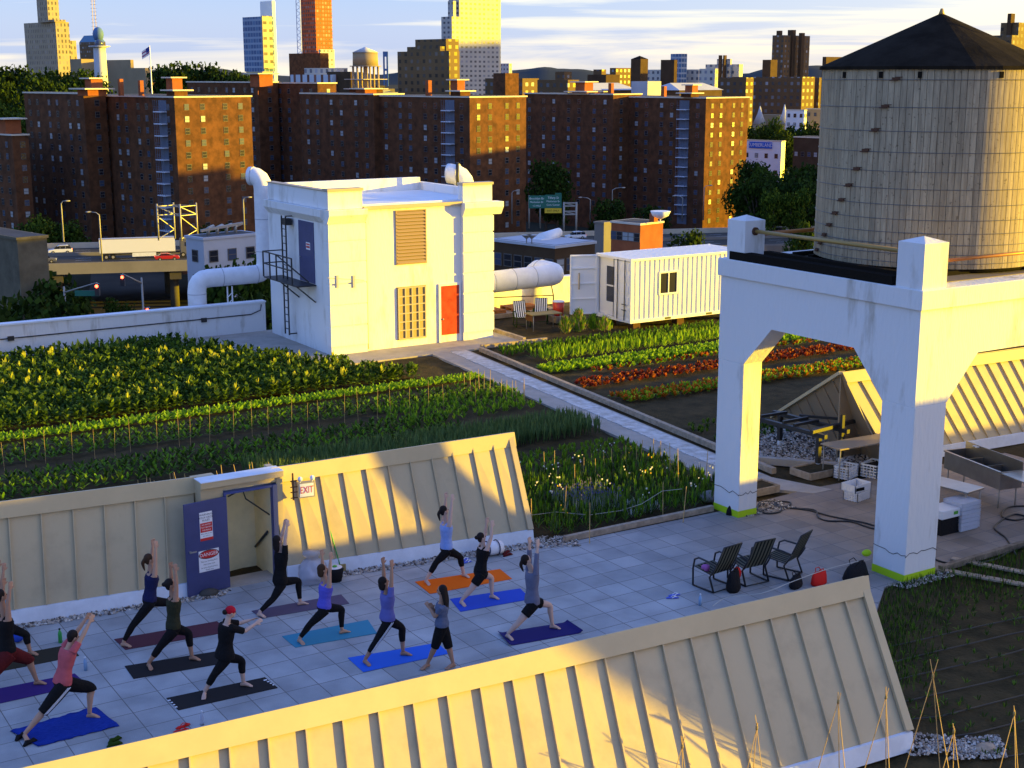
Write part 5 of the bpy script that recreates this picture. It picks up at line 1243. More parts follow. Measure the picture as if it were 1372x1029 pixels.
q = MB().use('pink'); c = p1+Vector((-.22,.0,.46)); 
for k in range(5): q.ball(c+Vector((R.uniform(-.08,.08),R.uniform(-.08,.08),R.uniform(-.06,.08))), .07,.05,.06,8,6)
o = q.build('pink_cloth', None, loc=c); tag(o, 'pink cloth hanging on the arm of the left striped chair', 'cloth'); fuse(o, .012, 1); 
bag('dark open shoulder bag on the tiles in front of the right striped chair', G(1066,786), .26, .14, .26, 'bag_black', rz=.5)
bag('bright red tote bag on the tiles between the chairs and the white leg', G(1097,783), .23, .13, .30, 'bag_red', rz=.1)
bag('large black duffel bag heaped against the foot of the nearer white leg', G(1146,776), .42, .24, .36, 'bag_black', rz=.3)
q = MB().use('lime'); p = G(1160,762); q.ball((p.x,p.y,.38),.13,.09,.08,10,8); tag(q.build('cap', None, loc=(p.x,p.y,.3)), 'lime yellow cap on the black duffel bag', 'cap')
q = MB().use('bag_black'); p = G(980,689); loft(q, [(p,Vector((.16,0,0)),Vector((0,.12,0))),(p+UP*.12,Vector((.14,0,0)),Vector((0,.1,0))),(p+UP*.26,Vector((.06,0,0)),Vector((0,.05,0))),(p+UP*.33,Vector((.015,0,0)),Vector((0,.015,0)))],10)
tag(q.build('sandbag', None, loc=p), 'small black sack standing at the lime foot of the farther white leg', 'sack')
def bottle(label, px, py, m, h=.24, r=.035, cap='paint_white'):
    p = G(px, py); t = thing('water_bottle', label, 'bottle', p); q = MB().use(m); q.lathe(p, [(r,.0),(r,h*.62),(r*.9,h*.7),(r*.42,h*.85),(r*.40,h*.92)], 12); q.build('bottle_body', None, t)
    q = MB().use(cap); q.lathe(p, [(r*.5,h*.921),(r*.5,h)], 10); q.build('cap', None, t)
bottle('blue water bottle standing by the foot of the left striped chair', 938, 811, 'glass_blue', .26)
bottle('green water bottle by the pebbles at the left', 81, 861, 'green_bottle', .3, .04, 'black_cloth')
bottle('clear water bottle with dark label left of the black mat', 115, 898, 'glass_blue', .27)
bottle('clear water bottle with white cap just behind the ridge of the near bulkhead', 271, 971, 'film', .26)
def pair(name, label, px, py, m, L_=.27, gap=.14, ang=0.3, h=.04, heap=False):
    p = G(px, py); t = thing(name, label, 'shoes', p)
    for s in (-1, 1):
        a = ang + s*.15; d = Vector((math.cos(a), math.sin(a), 0)); w = Vector((-d.y, d.x, 0)); c = p + w*gap*s*.5 + d*s*.05
        q = MB(); loft(q, [(c-d*L_*.5+UP*.012, w*.03, UP*.010), (c-d*L_*.3+UP*h*.5, w*.038, UP*h*.5), (c+UP*h*.35, w*.034, UP*h*.38), (c+d*L_*.3+UP*h*.4, w*.046, UP*h*.42), (c+d*L_*.5+UP*.014, w*.03, UP*.010)], 12)
        o = q.build('shoe', None, t); o.data.materials.append(M[m])
        if h < .05:
            q = MB().use('paint_white' if m == 'flop_blue' else m); q.tube([c+d*.09+UP*.04, c+d*.03+w*.04+UP*.05, c-d*.02+w*.045+UP*.02], .008, 5); q.tube([c+d*.09+UP*.04, c+d*.03-w*.04+UP*.05, c-d*.02-w*.045+UP*.02], .008, 5); q.build('strap', None, t)
pair('flip_flops', 'pair of blue and white patterned flip flops left of the striped chairs', 903, 800, 'flop_blue', ang=-.3)
pair('flip_flops', 'pair of red flip flops behind the near ridge below the black mat', 245, 977, 'bag_red', ang=.1)
pair('shoes', 'grey green trainers tipped at the near ridge beside the crumpled towel', 155, 996, 'kale_dark', h=.09)
pair('shoes', 'black trainers lying on the back end of the blue towel', 36, 992, 'bag_black', h=.10, gap=.3, ang=.6)
pair('shoes', 'dark red shoes on the pebbles next to the white duffel bag', 680, 743, 'maroon_cloth', h=.08)
pair('flip_flops', 'pair of small blue flip flops on the pebbles behind the orange mat', 626, 752, 'flop_blue', L_=.22)
# white duffel, clear sack, plate, broom, plants by door
p = G(658,744); t = thing('duffel_bag', 'white duffel bag with dark straps against the base curb behind the black dress woman', 'bag', p)
q = MB().use('white_cloth'); A_ = Vector((.98,-.1,0)); loft(q, [(p-A_*.30+UP*.17,Vector((0,.05,0)),UP*.05),(p-A_*.27+UP*.17,Vector((0,.15,0)),UP*.15),(p+UP*.18,Vector((0,.17,0)),UP*.17),(p+A_*.27+UP*.17,Vector((0,.15,0)),UP*.15),(p+A_*.30+UP*.17,Vector((0,.05,0)),UP*.05)],16); q.build('bag_body', None, t)
q = MB().use('navy_cloth')
for s in (-.12,.14): q.tube([p+A_*s+Vector((0,.178*math.cos(a),.18+.178*math.sin(a))) for a in [k*math.pi/8 for k in range(17)]], .012, 5)
q.build('strap', None, t)
p = Vector((11.95,27.2,0)); t = thing('clear_sack', 'big clear plastic sack of white rubbish leaning on the lit wall beside the door', 'sack', p)
q = MB().use('film'); n = 18
loft(q, [(p, Vector((.27,0,0)), Vector((0,.2,0)))] + [(p+UP*z, Vector((a*R.uniform(.85,1.15),0,0)), Vector((0,a*R.uniform(.65,.9),0))) for z, a in ((.08,.31),(.18,.33),(.28,.31),(.38,.30),(.47,.24),(.54,.14),(.6,.12),(.66,.2),(.72,.24))], n)
o = q.build('sack_body', None, t)
for v in o.data.vertices: v.co += Vector((R.uniform(-1,1), R.uniform(-1,1), R.uniform(-1,1)))*.028
q = MB().use('white_cloth')
for k in range(7): q.ball(p+Vector((R.uniform(-.15,.15),R.uniform(-.1,.1),R.uniform(.12,.42))), R.uniform(.05,.09), n=8, m=6)
q.build('rubbish', None, t)
p = G(449,778); t = thing('planter', 'black tub with a white plate and green cloth on top beside the clear sack', 'tub', p)
q = MB().use('bag_black'); q.lathe(p, [(.15,0),(.2,.28),(.19,.3)], 16); q.build('tub', None, t)
q = MB().use('plastic_white'); q.lathe(p+UP*.305, [(.10,0),(.17,.015),(.16,.02)], 16); q.use('fresh_green'); q.ball(p+UP*.34,.06,.05,.025,8,6); q.build('plate', None, t)
p = Vector((12.75,27.46,0)); t = thing('broom', 'broom with green handle leaning on the lit wall right of the exit sign', 'broom', p)
q = MB().use('green_bottle'); q.tube([p+UP*.15, p+Vector((-.12,.42,1.22))], .014, 6); q.build('handle', None, t)
q = MB().use('straw'); q.bar(p+Vector((-.13,0,.1)), p+Vector((.13,0,.1)), .05, .16); q.build('bristles', None, t)
q = MB().use('grey_herb'); p = G(280,797); 
q = MB().use('concrete_dark'); q.ball((p.x,p.y,.04),.22,.16,.1,10,8); tag(q.build('rag', None, loc=p), 'grey rag bundle on the pebbles under the open blue door', 'rag')
p = G(24,860); q = MB().use('mat_royal'); q.ball((p.x,p.y,.13),.13,n=14,m=10); tag(q.build('exercise_ball', None, loc=p), 'small dark blue ball behind the man at the left edge', 'ball')
q = MB().use('concrete_grey'); p = G(951,672); q.ball((p.x,p.y,.14),.3,.25,.16,12,8); tag(q.build('boulder', None, loc=p), 'grey rounded stone at the corner of the flower bed by the white leg', 'stone')
# hoses
def hose(label, pts, r=.022):
    q = MB().use('hose_black'); V_ = [(Vector((p.x,p.y,r)), r) for p in [G(*a) for a in pts]]; limb(q, V_, 7, 5); return tag(q.build('garden_hose', None, loc=V_[0][0]), label, 'hose')
hose('black hose looped on the tiles between the two white legs', [(1190,711),(1160,702),(1140,698),(1110,692),(1085,685),(1060,682),(1035,681),(1018,686),(1016,679),(1030,676),(1046,681),(1044,687),(1028,689),(1015,684),(1018,675),(1035,673),(1047,680),(1058,678),(1058,674),(1045,673),(1038,676),(1045,681),(1090,684),(1096,694),(1110,699),(1140,700),(1165,708),(1192,714)])
hose('black hose curling on the tiles at the right edge near the steel sink', [(1400,682),(1372,679),(1350,681),(1342,689),(1345,695),(1360,698),(1375,694),(1360,690),(1345,696),(1333,706),(1335,712),(1348,722),(1356,736),(1362,746)])
hose('black hose along the edge of the shaded bed behind the nearer white leg', [(1245,746),(1262,754),(1290,757),(1330,752),(1350,742),(1380,730)])
q = MB().use('rope'); pts = [(Vector((p.x,p.y,z)),.008) for p, z in ((G(955,812,.1),.1),(G(975,800,.2),.2),(G(1020,795,.5),.5),(G(1065,778,.6),.6),(G(1110,762,.5),.5),(G(1150,752,.5),.5))]
limb(q, pts, 5, 4); tag(q.build('rope', None, loc=pts[0][0]), 'slack pale rope behind the striped chairs', 'rope')
# low boxed planters
def tray(label, px, py, L_, W_, rz=0):
    p = G(px, py); t = thing('planter_box', label, 'planter box', p); A_ = Vector((math.cos(rz), math.sin(rz), 0)); B_ = Vector((-A_.y, A_.x, 0))
    q = MB().use('timber_pale'); 
    for s in (-1,1): q.bar(p+B_*W_*s*.5-A_*L_*.5+UP*.1, p+B_*W_*s*.5+A_*L_*.5+UP*.1, .04, .2); q.bar(p+A_*L_*.5*s-B_*(W_*.5-.021)+UP*.1, p+A_*L_*.5*s+B_*(W_*.5-.021)+UP*.1, .04, .198)
    q.build('frame', None, t); q = MB().use('soil'); q.rbox(p, A_, B_, L_*.5-.02, W_*.5-.02, .01, .16); q.build('soil', None, t)
tray('low timber box filled with dark soil right of the farther white leg', 1012, 659, 1.1, .7); tray('low timber box filled with soil at the corner of the pebble bed', 1098, 634, 1.5, .8)
# black iron rack
zt0 = 1.0; A = Vector((27.85,30.45,0)); B = Vector((28.0,27.9,0)); C = Vector((29.0,28.0,0)); Dd = Vector((28.85,30.4,0))
t = thing('iron_rack', 'long black iron frame rack on stub legs over the pebble bed', 'rack', (28.4,29.2,0))
for p in (A, B, C, Dd):
    q = MB().use('black_iron'); q.bar(p+UP*.18, p+UP*zt0, .12); lgo = q.build('leg', None, t); q = MB().use('base_white'); q.tube([p, p+UP*.18], .06, 10); q.build('foot', None, lgo)
q = MB().use('black_iron')
for a, b in ((A,B),(Dd,C)): q.bar(a+UP*zt0+(a-b)*.12, b+UP*zt0+(b-a)*.1, .12, .12)
for f in (.1,.45,.62,.9): q.bar(A.lerp(B,f)+UP*(zt0+.1), Dd.lerp(C,f)+UP*(zt0+.1), .08, .08)
q.bar(B+UP*(zt0+.1)+Vector((-.2,.1,0)), C+UP*(zt0+.1)+Vector((.9,.3,0)), .10, .1); q.bar(C+UP*zt0, C+UP*(zt0+.45), .1); q.bar(Dd+UP*(zt0+.05)+Vector((.2,-.6,0)), C+UP*(zt0+.1)+Vector((.9,.3,0)), .07)
q.build('frame', None, t)
# crates
def crate(label, p, z, L_=.6, W_=.4, h=.26, m='plastic_white', rz=0.0):
    t = thing('crate', label, 'crate', (p.x,p.y,z)); A_ = Vector((math.cos(rz), math.sin(rz), 0)); B_ = Vector((-A_.y, A_.x, 0)); p = Vector((p.x,p.y,z)); q = MB().use(m)
    for s in (-1,1):
        for k in range(5):
            zz = .03 + (h-.05)*k/4; q.bar(p+B_*W_*.5*s-A_*L_*.5+UP*zz, p+B_*W_*.5*s+A_*L_*.5+UP*zz, .015, .028 if k<4 else .045)
            q.bar(p+A_*L_*.5*s-B_*W_*.5+UP*zz, p+A_*L_*.5*s+B_*W_*.5+UP*zz, .0152, .028 if k<4 else .045)
        for k in range(9): f = -.5+k/8; q.bar(p+B_*W_*.5*s+A_*L_*f+UP*.0, p+B_*W_*.5*s+A_*L_*f+UP*h, .018)
        for k in range(6): f = -.5+k/5; q.bar(p+A_*L_*.5*s+B_*W_*f+UP*.0, p+A_*L_*.5*s+B_*W_*f+UP*h, .018)
    q.rbox(p, A_, B_, L_*.5-.01, W_*.5-.01, z+.005, z+.02); q.build('crate_body', None, t); return t
c = G(1148,668); crate('lower white crate of the pair standing on the tiles between the legs', c, 0, .62, .42, .24, rz=.2)
t = crate('sunlit upper white crate of the pair standing on the tiles between the legs', c+Vector((-.02,.03,0)), .245, .66, .46, .2, rz=.12)
q = MB().use('black_cloth'); q.box(c.x-.3,c.x+.0,c.y-.25,c.y-.235,.30,.38); q.build('name_plate', None, t)
c = Vector((28.1,26.9,0)); crate('white basket on the floor under the packing table left of the leg', c, 0, .6, .45, .35, rz=.3)
c2 = Vector((28.9,26.6,0)); crate('long white crate with black liner under the packing table', c2, 0, .7, .5, .38, rz=.3); q = MB().use('bag_black'); q.box(c2.x-.25,c2.x+.25,c2.y-.15,c2.y+.15,.2,.34); tag(q.build('liner', None, loc=c2), 'black liner heaped in the long white crate', 'liner')
# packing table behind the nearer leg
def table(label, c, L_, W_, h, rz, m='stainless', name='work_table'):
    t = thing(name, label, 'table', (c[0],c[1],0)); A_ = Vector((math.cos(rz), math.sin(rz), 0)); B_ = Vector((-A_.y, A_.x, 0)); c = Vector((c[0],c[1],0))
    q = MB().use(m); q.rbox(c, A_, B_, L_*.5, W_*.5, h-.04, h); q.build('table_top', None, t, bevel=.006)
    for sx in (-1,1):
        for sy in (-1,1): q = MB().use('lamp_metal'); q.tube([c+A_*(L_*.5-.08)*sx+B_*(W_*.5-.07)*sy, c+A_*(L_*.5-.08)*sx+B_*(W_*.5-.07)*sy+UP*(h-.04)], .02, 8); q.build('leg', None, t)
    return t
table('tan topped packing table half hidden behind the nearer white leg', (28.9,27.0), 2.6, .8, .92, -.05, 'cladding_brown')
table('steel work table with grey top right of the nearer white leg', (27.6,22.9), 1.6, .75, .9, -1.45)
p = Vector((27.2,22.1,0)); t = thing('wrapped_stack', 'stack of white goods wrapped in plastic film under the steel table', 'stack', p)
q = MB().use('film'); 
for k in range(7): q.rbox(p+Vector((R.uniform(-.01,.01),R.uniform(-.01,.01),0)), Vector((1,0,0)), Vector((0,1,0)), .34, .3, .06+k*.1, .06+k*.1+.085)
q.build('wrapping', None, t)
q = MB().use('base_white'); q.rbox(p, Vector((1,0,0)), Vector((0,1,0)), .31, .27, .02, .74); q.build('goods', None, t)
p = G(1262,712); t = thing('storage_bin', 'black bin topped by a white tub with a green label right of the nearer leg', 'bin', p)
q = MB().use('bag_black'); q.rbox(p, (1,0,0), (0,1,0), .34, .26, .0, .42); q.build('bin_body', None, t, bevel=.02)
q = MB().use('plastic_white'); q.rbox(p, (1,0,0), (0,1,0), .36, .28, .422, .64); wt = q.build('tub', None, t, bevel=.02)
q = MB().use('fresh_green'); q.box(p.x+.05,p.x+.2,p.y-.288,p.y-.282,.5,.58); q.build('label_patch', None, t)
q = MB().use('bag_black'); p = Vector((27.0,23.2,0)); q.lathe(p, [(.22,0),(.26,.7),(.24,.75)], 14); tag(q.build('dark_bin', None, loc=p), 'tall dark barrel peeping out behind the nearer white leg', 'barrel')
q = MB().use('pipe_yellow'); p = Vector((27.65,23.55,.905)); t = thing('sack', 'small sunlit yellow sack on the far end of the steel table', 'sack', p); q.ball(p+UP*.14,.13,.1,.15,10,8); q.ball(p+UP*.3,.04,.04,.05,8,6); q.build('sack_body', None, t)
# stainless wash sink
A0 = G(1266,604,1.0); A1 = G(1341,633,1.0); A0.z = A1.z = 0; u_ = (A1-A0).normalized(); w_ = Vector((-u_.y, u_.x, 0)); Ls = (A1-A0).length; Wd = .7; Z0, Z1 = .52, 1.0
t = thing('wash_sink', 'long stainless steel wash trough with splash back on legs at the right edge', 'sink', (A0.x,A0.y,0))
q = MB().use('stainless'); P_ = lambda a, b, z: A0 + u_*a + w_*b + UP*z
q.extr([P_(0,0,Z0),P_(Ls,0,Z0),P_(Ls,0,Z1),P_(0,0,Z1)], w_*.02); q.extr([P_(0,Wd,Z0),P_(Ls,Wd,Z0),P_(Ls,Wd,Z1+.22),P_(0,Wd,Z1+.22)], -w_*.02)
q.extr([P_(0,.02,Z0),P_(0,Wd-.02,Z0),P_(0,Wd-.02,Z1),P_(0,.02,Z1)], u_*.02); q.extr([P_(Ls,.02,Z0),P_(Ls,Wd-.02,Z0),P_(Ls,Wd-.02,Z1),P_(Ls,.02,Z1)], -u_*.02)
q.extr([P_(.02,.02,Z0+.02),P_(Ls-.02,.02,Z0+.02),P_(Ls-.02,Wd-.02,Z0+.02),P_(.02,Wd-.02,Z0+.02)], -UP*.015)
for k in (.33,.66): q.extr([P_(Ls*k,.02,Z0+.02),P_(Ls*k,Wd-.02,Z0+.02),P_(Ls*k,Wd-.02,Z1-.05),P_(Ls*k,.02,Z1-.05)], u_*.02)
q.bar(P_(0,-.01,Z1), P_(Ls,-.01,Z1), .07, .03); q.bar(P_(-.01,0,Z1), P_(-.01,Wd,Z1), .05, .03); q.build('basin', None, t)
q = MB().use('stainless'); q.extr([P_(Ls,0,Z1-.02),P_(Ls+1.3,0,Z1-.02),P_(Ls+1.3,Wd,Z1-.02),P_(Ls,Wd,Z1-.02)], -UP*.03); q.build('drainboard', None, t)
for a in (.1, Ls-.1, Ls+1.2):
    for b in (.08, Wd-.08): q = MB().use('lamp_metal'); q.tube([P_(a,b,0), P_(a,b,Z0 if a < Ls else Z1-.05)], .022, 8); q.build('leg', None, t)
for k in (.2,.25): q = MB().use('paint_white'); c = P_(Ls*k,Wd-.03,Z1+.18); q.tube([c, c-w_*.12+UP*.02], .02, 8); q.build('tap', None, t)
# set by the stair house: table, two striped chairs, red bucket, pallets
pc2 = patio_chair('lawn_chair', 'black and white striped lawn chair left of the pair by the garden table', 'white_cloth', 'black_cloth', 'kale_dark')
g = 'striped lawn chairs by the garden table'
a = G(699,437); b = G(729,434)
place(pc2, False, (a.x,a.y,0), yaw(165), 'black and white striped lawn chair on the left of the garden table', g, 1.1)
place(pc2, True, (b.x,b.y+.3,0), yaw(185), 'black and white striped lawn chair on the right by the red bucket', g, 1.1)
c = G(728,441); table('small round edged garden table with pale top before the striped lawn chairs', (c.x,c.y), 1.5, .8, .74, -.1, 'straw', 'garden_table')
q = MB().use('rust_lug'); p = G(716,441); q.rbox(p+Vector((0,-.1,0)), (1,0,0), (0,1,0), .35, .28, .42, .66); tag(q.build('drawer_box', None, loc=p), 'dark red box hanging under the garden table top', 'box')
p = G(748,431); t = thing('bucket', 'bright red bucket with white rim right of the lawn chairs', 'bucket', p); q = MB().use('plastic_red'); q.lathe(p+UP*.3, [(.22,0),(.28,.62),(.26,.62)], 18); q.build('bucket_body', None, t); q = MB().use('plastic_white'); q.lathe(p+UP*.3, [(.29,.621),(.29,.66),(.25,.67)], 18); q.build('lid', None, t)
q = MB().use('timber'); q.rbox(p, (1,0,0), (0,1,0), .35,.35,0,.29); tag(q.build('wooden_block', None, loc=p), 'wooden block under the red bucket', 'block')
mat('pallet_wood', (.42,.16,.05), .8, var=.2, scale=5)
for lab, x0, x1, y in (('reddish wooden pallets lying along the lit parapet behind the lawn chairs', 32.2, 34.2, 54.6), ('second reddish wooden pallet behind the right lawn chair', 34.6, 36.2, 54.7)):
    q = MB().use('pallet_wood')
    for k in range(9): xx = x0+(x1-x0)*k/9; q.box(xx, xx+.13, y, y+1.1, .33, .36)
    for yy in (0,.5,1.0): q.box(x0, x1, y+yy, y+yy+.1, .2, .328)
    tag(q.build('pallet', None, loc=((x0+x1)/2,y,.2)), lab, 'pallet')
q = MB().use('timber_pale'); q.box(31.4, 37.0, 54.4, 55.9, .0, .19); tag(q.build('low_platform', None, loc=(34,55,0)), 'low pale timber platform under the pallets along the lit parapet', 'platform')

for lab, a, b, m in (('weathered board lying in the shaded bed at the right edge', (1245,762), (1372,785), 'timber_pale'), ('second weathered board beside the hose at the right edge', (1275,750), (1390,772), 'timber_pale')):
    p, p2 = G(*a), G(*b); q = MB().use(m); q.bar(p+UP*.03, p2+UP*.03, .2, .04); tag(q.build('board', None, loc=p), lab, 'board')
# ================================================================ city
GZ = -34.0
def proj(p):
    c, s = math.cos(AZX), math.sin(AZX); Rr = p.x*s - p.y*c; Fw = p.x*c + p.y*s; u = p.z - CAMH
    d = Fw*math.cos(PITCH) - u*math.sin(PITCH); b = Fw*math.sin(PITCH) + u*math.cos(PITCH)
    return CX + F*Rr/d, CY - F*b/d
def zat(py, dist, px=686):     # height of an image row at a forward distance
    return D(px, py, dist).z
def reach(P, d, px):           # how far along d until the column px is met
    lo, hi = 0.0, 900.0
    s0 = proj(P)[0] < px
    for _ in range(50):
        m = (lo+hi)/2
        if (proj(P + d*m)[0] < px) == s0: lo = m
        else: hi = m
    return (lo+hi)/2
def gridmat(name, wall, win, pu, pv, fu, fv, rot, rough=.7, win2=None, hband=False, bright=0.0):
    m = mat(name, wall, rough); nt = m.node_tree; N = nt.nodes; L = nt.links; b = N['Principled BSDF']
    g = N.new('ShaderNodeNewGeometry'); e1 = azdir(rot+90); e2 = azdir(rot)
    dd = N.new('ShaderNodeVectorMath'); dd.operation = 'DOT_PRODUCT'; dd.inputs[1].default_value = tuple(e1*1.0 + e2*1.0); L.new(g.outputs['Position'], dd.inputs[0])
    sp = N.new('ShaderNodeSeparateXYZ'); L.new(g.outputs['Position'], sp.inputs['Vector'])
    def Mm(op, a, bb=0.0, c=None):
        n = N.new('ShaderNodeMath'); n.operation = op
        for i, q in enumerate((a, bb)):
            if isinstance(q, (int, float)): n.inputs[i].default_value = q
            else: L.new(q, n.inputs[i])
        return n.outputs[0]
    u = Mm('DIVIDE', dd.outputs['Value'], pu); v = Mm('DIVIDE', sp.outputs['Z'], pv)
    fu_ = Mm('FRACT', u); fv_ = Mm('FRACT', v)
    a = Mm('LESS_THAN', Mm('ABSOLUTE', Mm('SUBTRACT', fu_, .5)), fu/2) if not hband else None
    c = Mm('LESS_THAN', Mm('ABSOLUTE', Mm('SUBTRACT', fv_, .5)), fv/2)
    k = c if hband else Mm('MULTIPLY', a, c)
    nz = N.new('ShaderNodeSeparateXYZ'); L.new(g.outputs['Normal'], nz.inputs['Vector']); k = Mm('MULTIPLY', k, Mm('LESS_THAN', Mm('ABSOLUTE', nz.outputs['Z']), .5))
    cb = N.new('ShaderNodeCombineXYZ'); L.new(Mm('FLOOR', u), cb.inputs[0]); L.new(Mm('FLOOR', v), cb.inputs[1])
    wn = N.new('ShaderNodeTexWhiteNoise'); wn.noise_dimensions = '2D'; L.new(cb.outputs[0], wn.inputs['Vector'])
    rp = N.new('ShaderNodeMixRGB'); rp.inputs['Color1'].default_value = (*win, 1); rp.inputs['Color2'].default_value = (*(win2 or tuple(min(1, x*3+.05) for x in win)), 1)
    L.new(Mm('POWER', wn.outputs['Value'], 3.0), rp.inputs['Fac'])
    n2 = N.new('ShaderNodeTexNoise'); n2.inputs['Scale'].default_value = .08; L.new(g.outputs['Position'], n2.inputs['Vector'])
    wl = N.new('ShaderNodeMixRGB'); wl.inputs['Color1'].default_value = (*[x*.82 for x in wall], 1); wl.inputs['Color2'].default_value = (*[min(1, x*1.15) for x in wall], 1); L.new(n2.outputs['Fac'], wl.inputs['Fac'])
    mx = N.new('ShaderNodeMixRGB'); L.new(k, mx.inputs['Fac']); L.new(wl.outputs['Color'], mx.inputs['Color1']); L.new(rp.outputs['Color'], mx.inputs['Color2']); L.new(mx.outputs['Color'], b.inputs['Base Color'])
    rr = N.new('ShaderNodeMapRange'); rr.inputs['To Min'].default_value = rough; rr.inputs['To Max'].default_value = .25; L.new(k, rr.inputs['Value']); L.new(rr.outputs['Result'], b.inputs['Roughness'])
ROT = 45.0     # the street grid over there: lit faces look az 135, shaded faces az 225
def block(pc, dist, pl, pr, rot=ROT):
    """footprint whose nearest corner stands in column pc, shaded face out to column pl, lit face to pr"""
    P = D(pc, 102, dist); el = azdir(rot-90); er = azdir(rot)
    a = reach(P, el, pl) if pl < pc else 8.0; b = reach(P, er, pr) if pr > pc else 8.0
    P.z = 0
    return P, el, er, a, b
def fp(P, el, er, a, b): return [tuple((P)[:2]), tuple((P+er*b)[:2]), tuple((P+er*b+el*a)[:2]), tuple((P+el*a)[:2])]
mat('brick', (.150,.064,.030), .95, col2=(.070,.034,.018), scale=.5); mat('brick_red', (.30,.095,.04), .9, var=.15, scale=.5); mat('brick_dark', (.075,.046,.026), .9, var=.15, scale=.3)
mat('roof_rim', (.60,.54,.44), .8); mat('roof_pale', (.45,.46,.50), .8, var=.1, scale=.1); mat('tar_roof', (.09,.085,.08), .9, var=.2, scale=.1)
mat('balcony_white', (.55,.58,.66), .6); mat('balcony_bar', (.13,.15,.20), .6)
mat('pane_dark', (.02,.022,.03), .12, spec=.9); mat('pane_pale', (.30,.32,.34), .4); mat('pane_blue', (.05,.07,.12), .2, spec=.5); mat('win_frame', (.13,.115,.10), .8)
# ---- ground and hills
g = MB().use('city_ground'); g.box(-14000,14000,-9000,20000,GZ-2,GZ); struct('ground', g)
mat('hill', (.022,.034,.045), .95, col2=(.03,.04,.04), scale=.002)  # bluish tint puts the distance haze into the hill colour
h = MB().use('hill'); b0 = len(h.v); n = 260; h.smooth = True
for i in range(n+1):
    az = -34+68*i/n; d = azdir(az); rr = 7600; hh = 40+18*math.sin(i*.11)+9*math.sin(i*.37+1)+5*math.sin(i*.9)+(22*math.exp(-((az-13)/3.5)**2)) + R.uniform(-2,2)
    for (r_, z) in ((rr,GZ-1),(rr+500,hh*.62),(rr+900,hh),(rr+2200,GZ-1)): h.v.append((d.x*r_, d.y*r_, z))
for i in range(n):
    for k in range(3): a = b0+i*4+k; h.face(a, a+4, a+5, a+1)
struct('hills', h)
# far low rooftops: a mass nobody could count
q = MB()
for mname, c in (('far_a',(.13,.11,.08)),('far_b',(.06,.05,.035)),('far_c',(.26,.26,.26)),('far_d',(.17,.08,.035))): mat(mname, c, .9)
for k in range(900):
    dist = R.uniform(900, 3600); px = R.uniform(-200, 1600); P = D(px, 102, dist); zt_ = GZ + R.uniform(8, 22) + (10 if R.random() < .07 else 0)
    q.use(R.choice(['far_a','far_b','far_b','far_c','far_d'])); w_ = R.uniform(9, 24); q.rbox((P.x,P.y,0), azdir(45), azdir(135), w_, R.uniform(7,18), GZ, zt_)
tag(q.build('distant_rooftops'), 'mass of low rooftops filling the plain between the towers and the hills', 'rooftops', kind='stuff')
# ---- trees
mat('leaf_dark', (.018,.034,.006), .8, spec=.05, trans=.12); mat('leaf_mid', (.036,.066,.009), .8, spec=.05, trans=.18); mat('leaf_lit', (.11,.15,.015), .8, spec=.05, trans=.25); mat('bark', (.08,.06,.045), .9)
def crown(n, seed, mats, ls=.55):
    rr = random.Random(seed); q = MB(); cl = []
    for k in range(16):
        a = rr.uniform(0,6.28); u = rr.uniform(-.55,.8); r_ = math.sqrt(max(0,1-u*u))*rr.uniform(.25,.72); cl.append((r_*math.cos(a), r_*math.sin(a), u*.72, rr.uniform(.26,.46)))
    for k in range(n):
        cx_, cy_, cz_, cr = rr.choice(cl); v = Vector((rr.gauss(0,1), rr.gauss(0,1), rr.gauss(0,1))).normalized()*cr*rr.uniform(.55,1.08); c = Vector((cx_,cy_,cz_))+v
        a = Vector((rr.gauss(0,1), rr.gauss(0,1), rr.gauss(0,1))).normalized(); b = a.cross(v if v.length else UP).normalized(); s_ = ls*rr.uniform(.5,1.2)*.1
        q.use(rr.choice(mats)); q.poly([c-a*s_-b*s_*.6, c+a*s_-b*s_*.6, c+a*s_*.8+b*s_*.7, c-a*s_*.8+b*s_*.6])
    return q
TREES = {}
def tree(label, p, h, r, kind='dark', group='trees', name='tree'):
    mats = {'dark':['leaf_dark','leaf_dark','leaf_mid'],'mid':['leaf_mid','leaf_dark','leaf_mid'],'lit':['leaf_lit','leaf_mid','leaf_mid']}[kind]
    t = thing(name, label, 'tree', p, group)
    key = (kind, R.randrange(2))
    if key not in TREES:
        me_o = crown(2600, hash(kind) % 97 + key[1]*13 if False else {'dark':3,'mid':11,'lit':23}[kind]+key[1]*7, mats).build('crown', None, t, local=True); TREES[key] = me_o.data
    else:
        me_o = bpy.data.objects.new('crown', TREES[key]); COL.objects.link(me_o); me_o.parent = t
    zs = min(1.5*r, h*.5)*R.uniform(.92,1.05); me_o.location = (0,0,h-zs*.9); me_o.scale = (r,r,zs); me_o.rotation_euler = (0,0,R.uniform(0,6.28))
    q = MB().use('bark'); q.tube([(0,0,-.5),(.1*r,0,h*.4),(0,.05*r,h*.75)], [r*.09,r*.06,r*.03], 7)
    for k in range(4): a = R.uniform(0,6.28); q.tube([(0,0,h*.42),(r*.5*math.cos(a),r*.5*math.sin(a),h*.75)], [r*.035,r*.012], 5)
    q.build('trunk', None, t, local=True); return t
def tree_px(label, px, ytop, dist, r, kind='dark', group='trees', z0=GZ):
    P = D(px, 102, dist); zt_ = zat(ytop, dist); return tree(label, (P.x,P.y,z0), max(zt_-z0, r*1.2), r, kind, group)
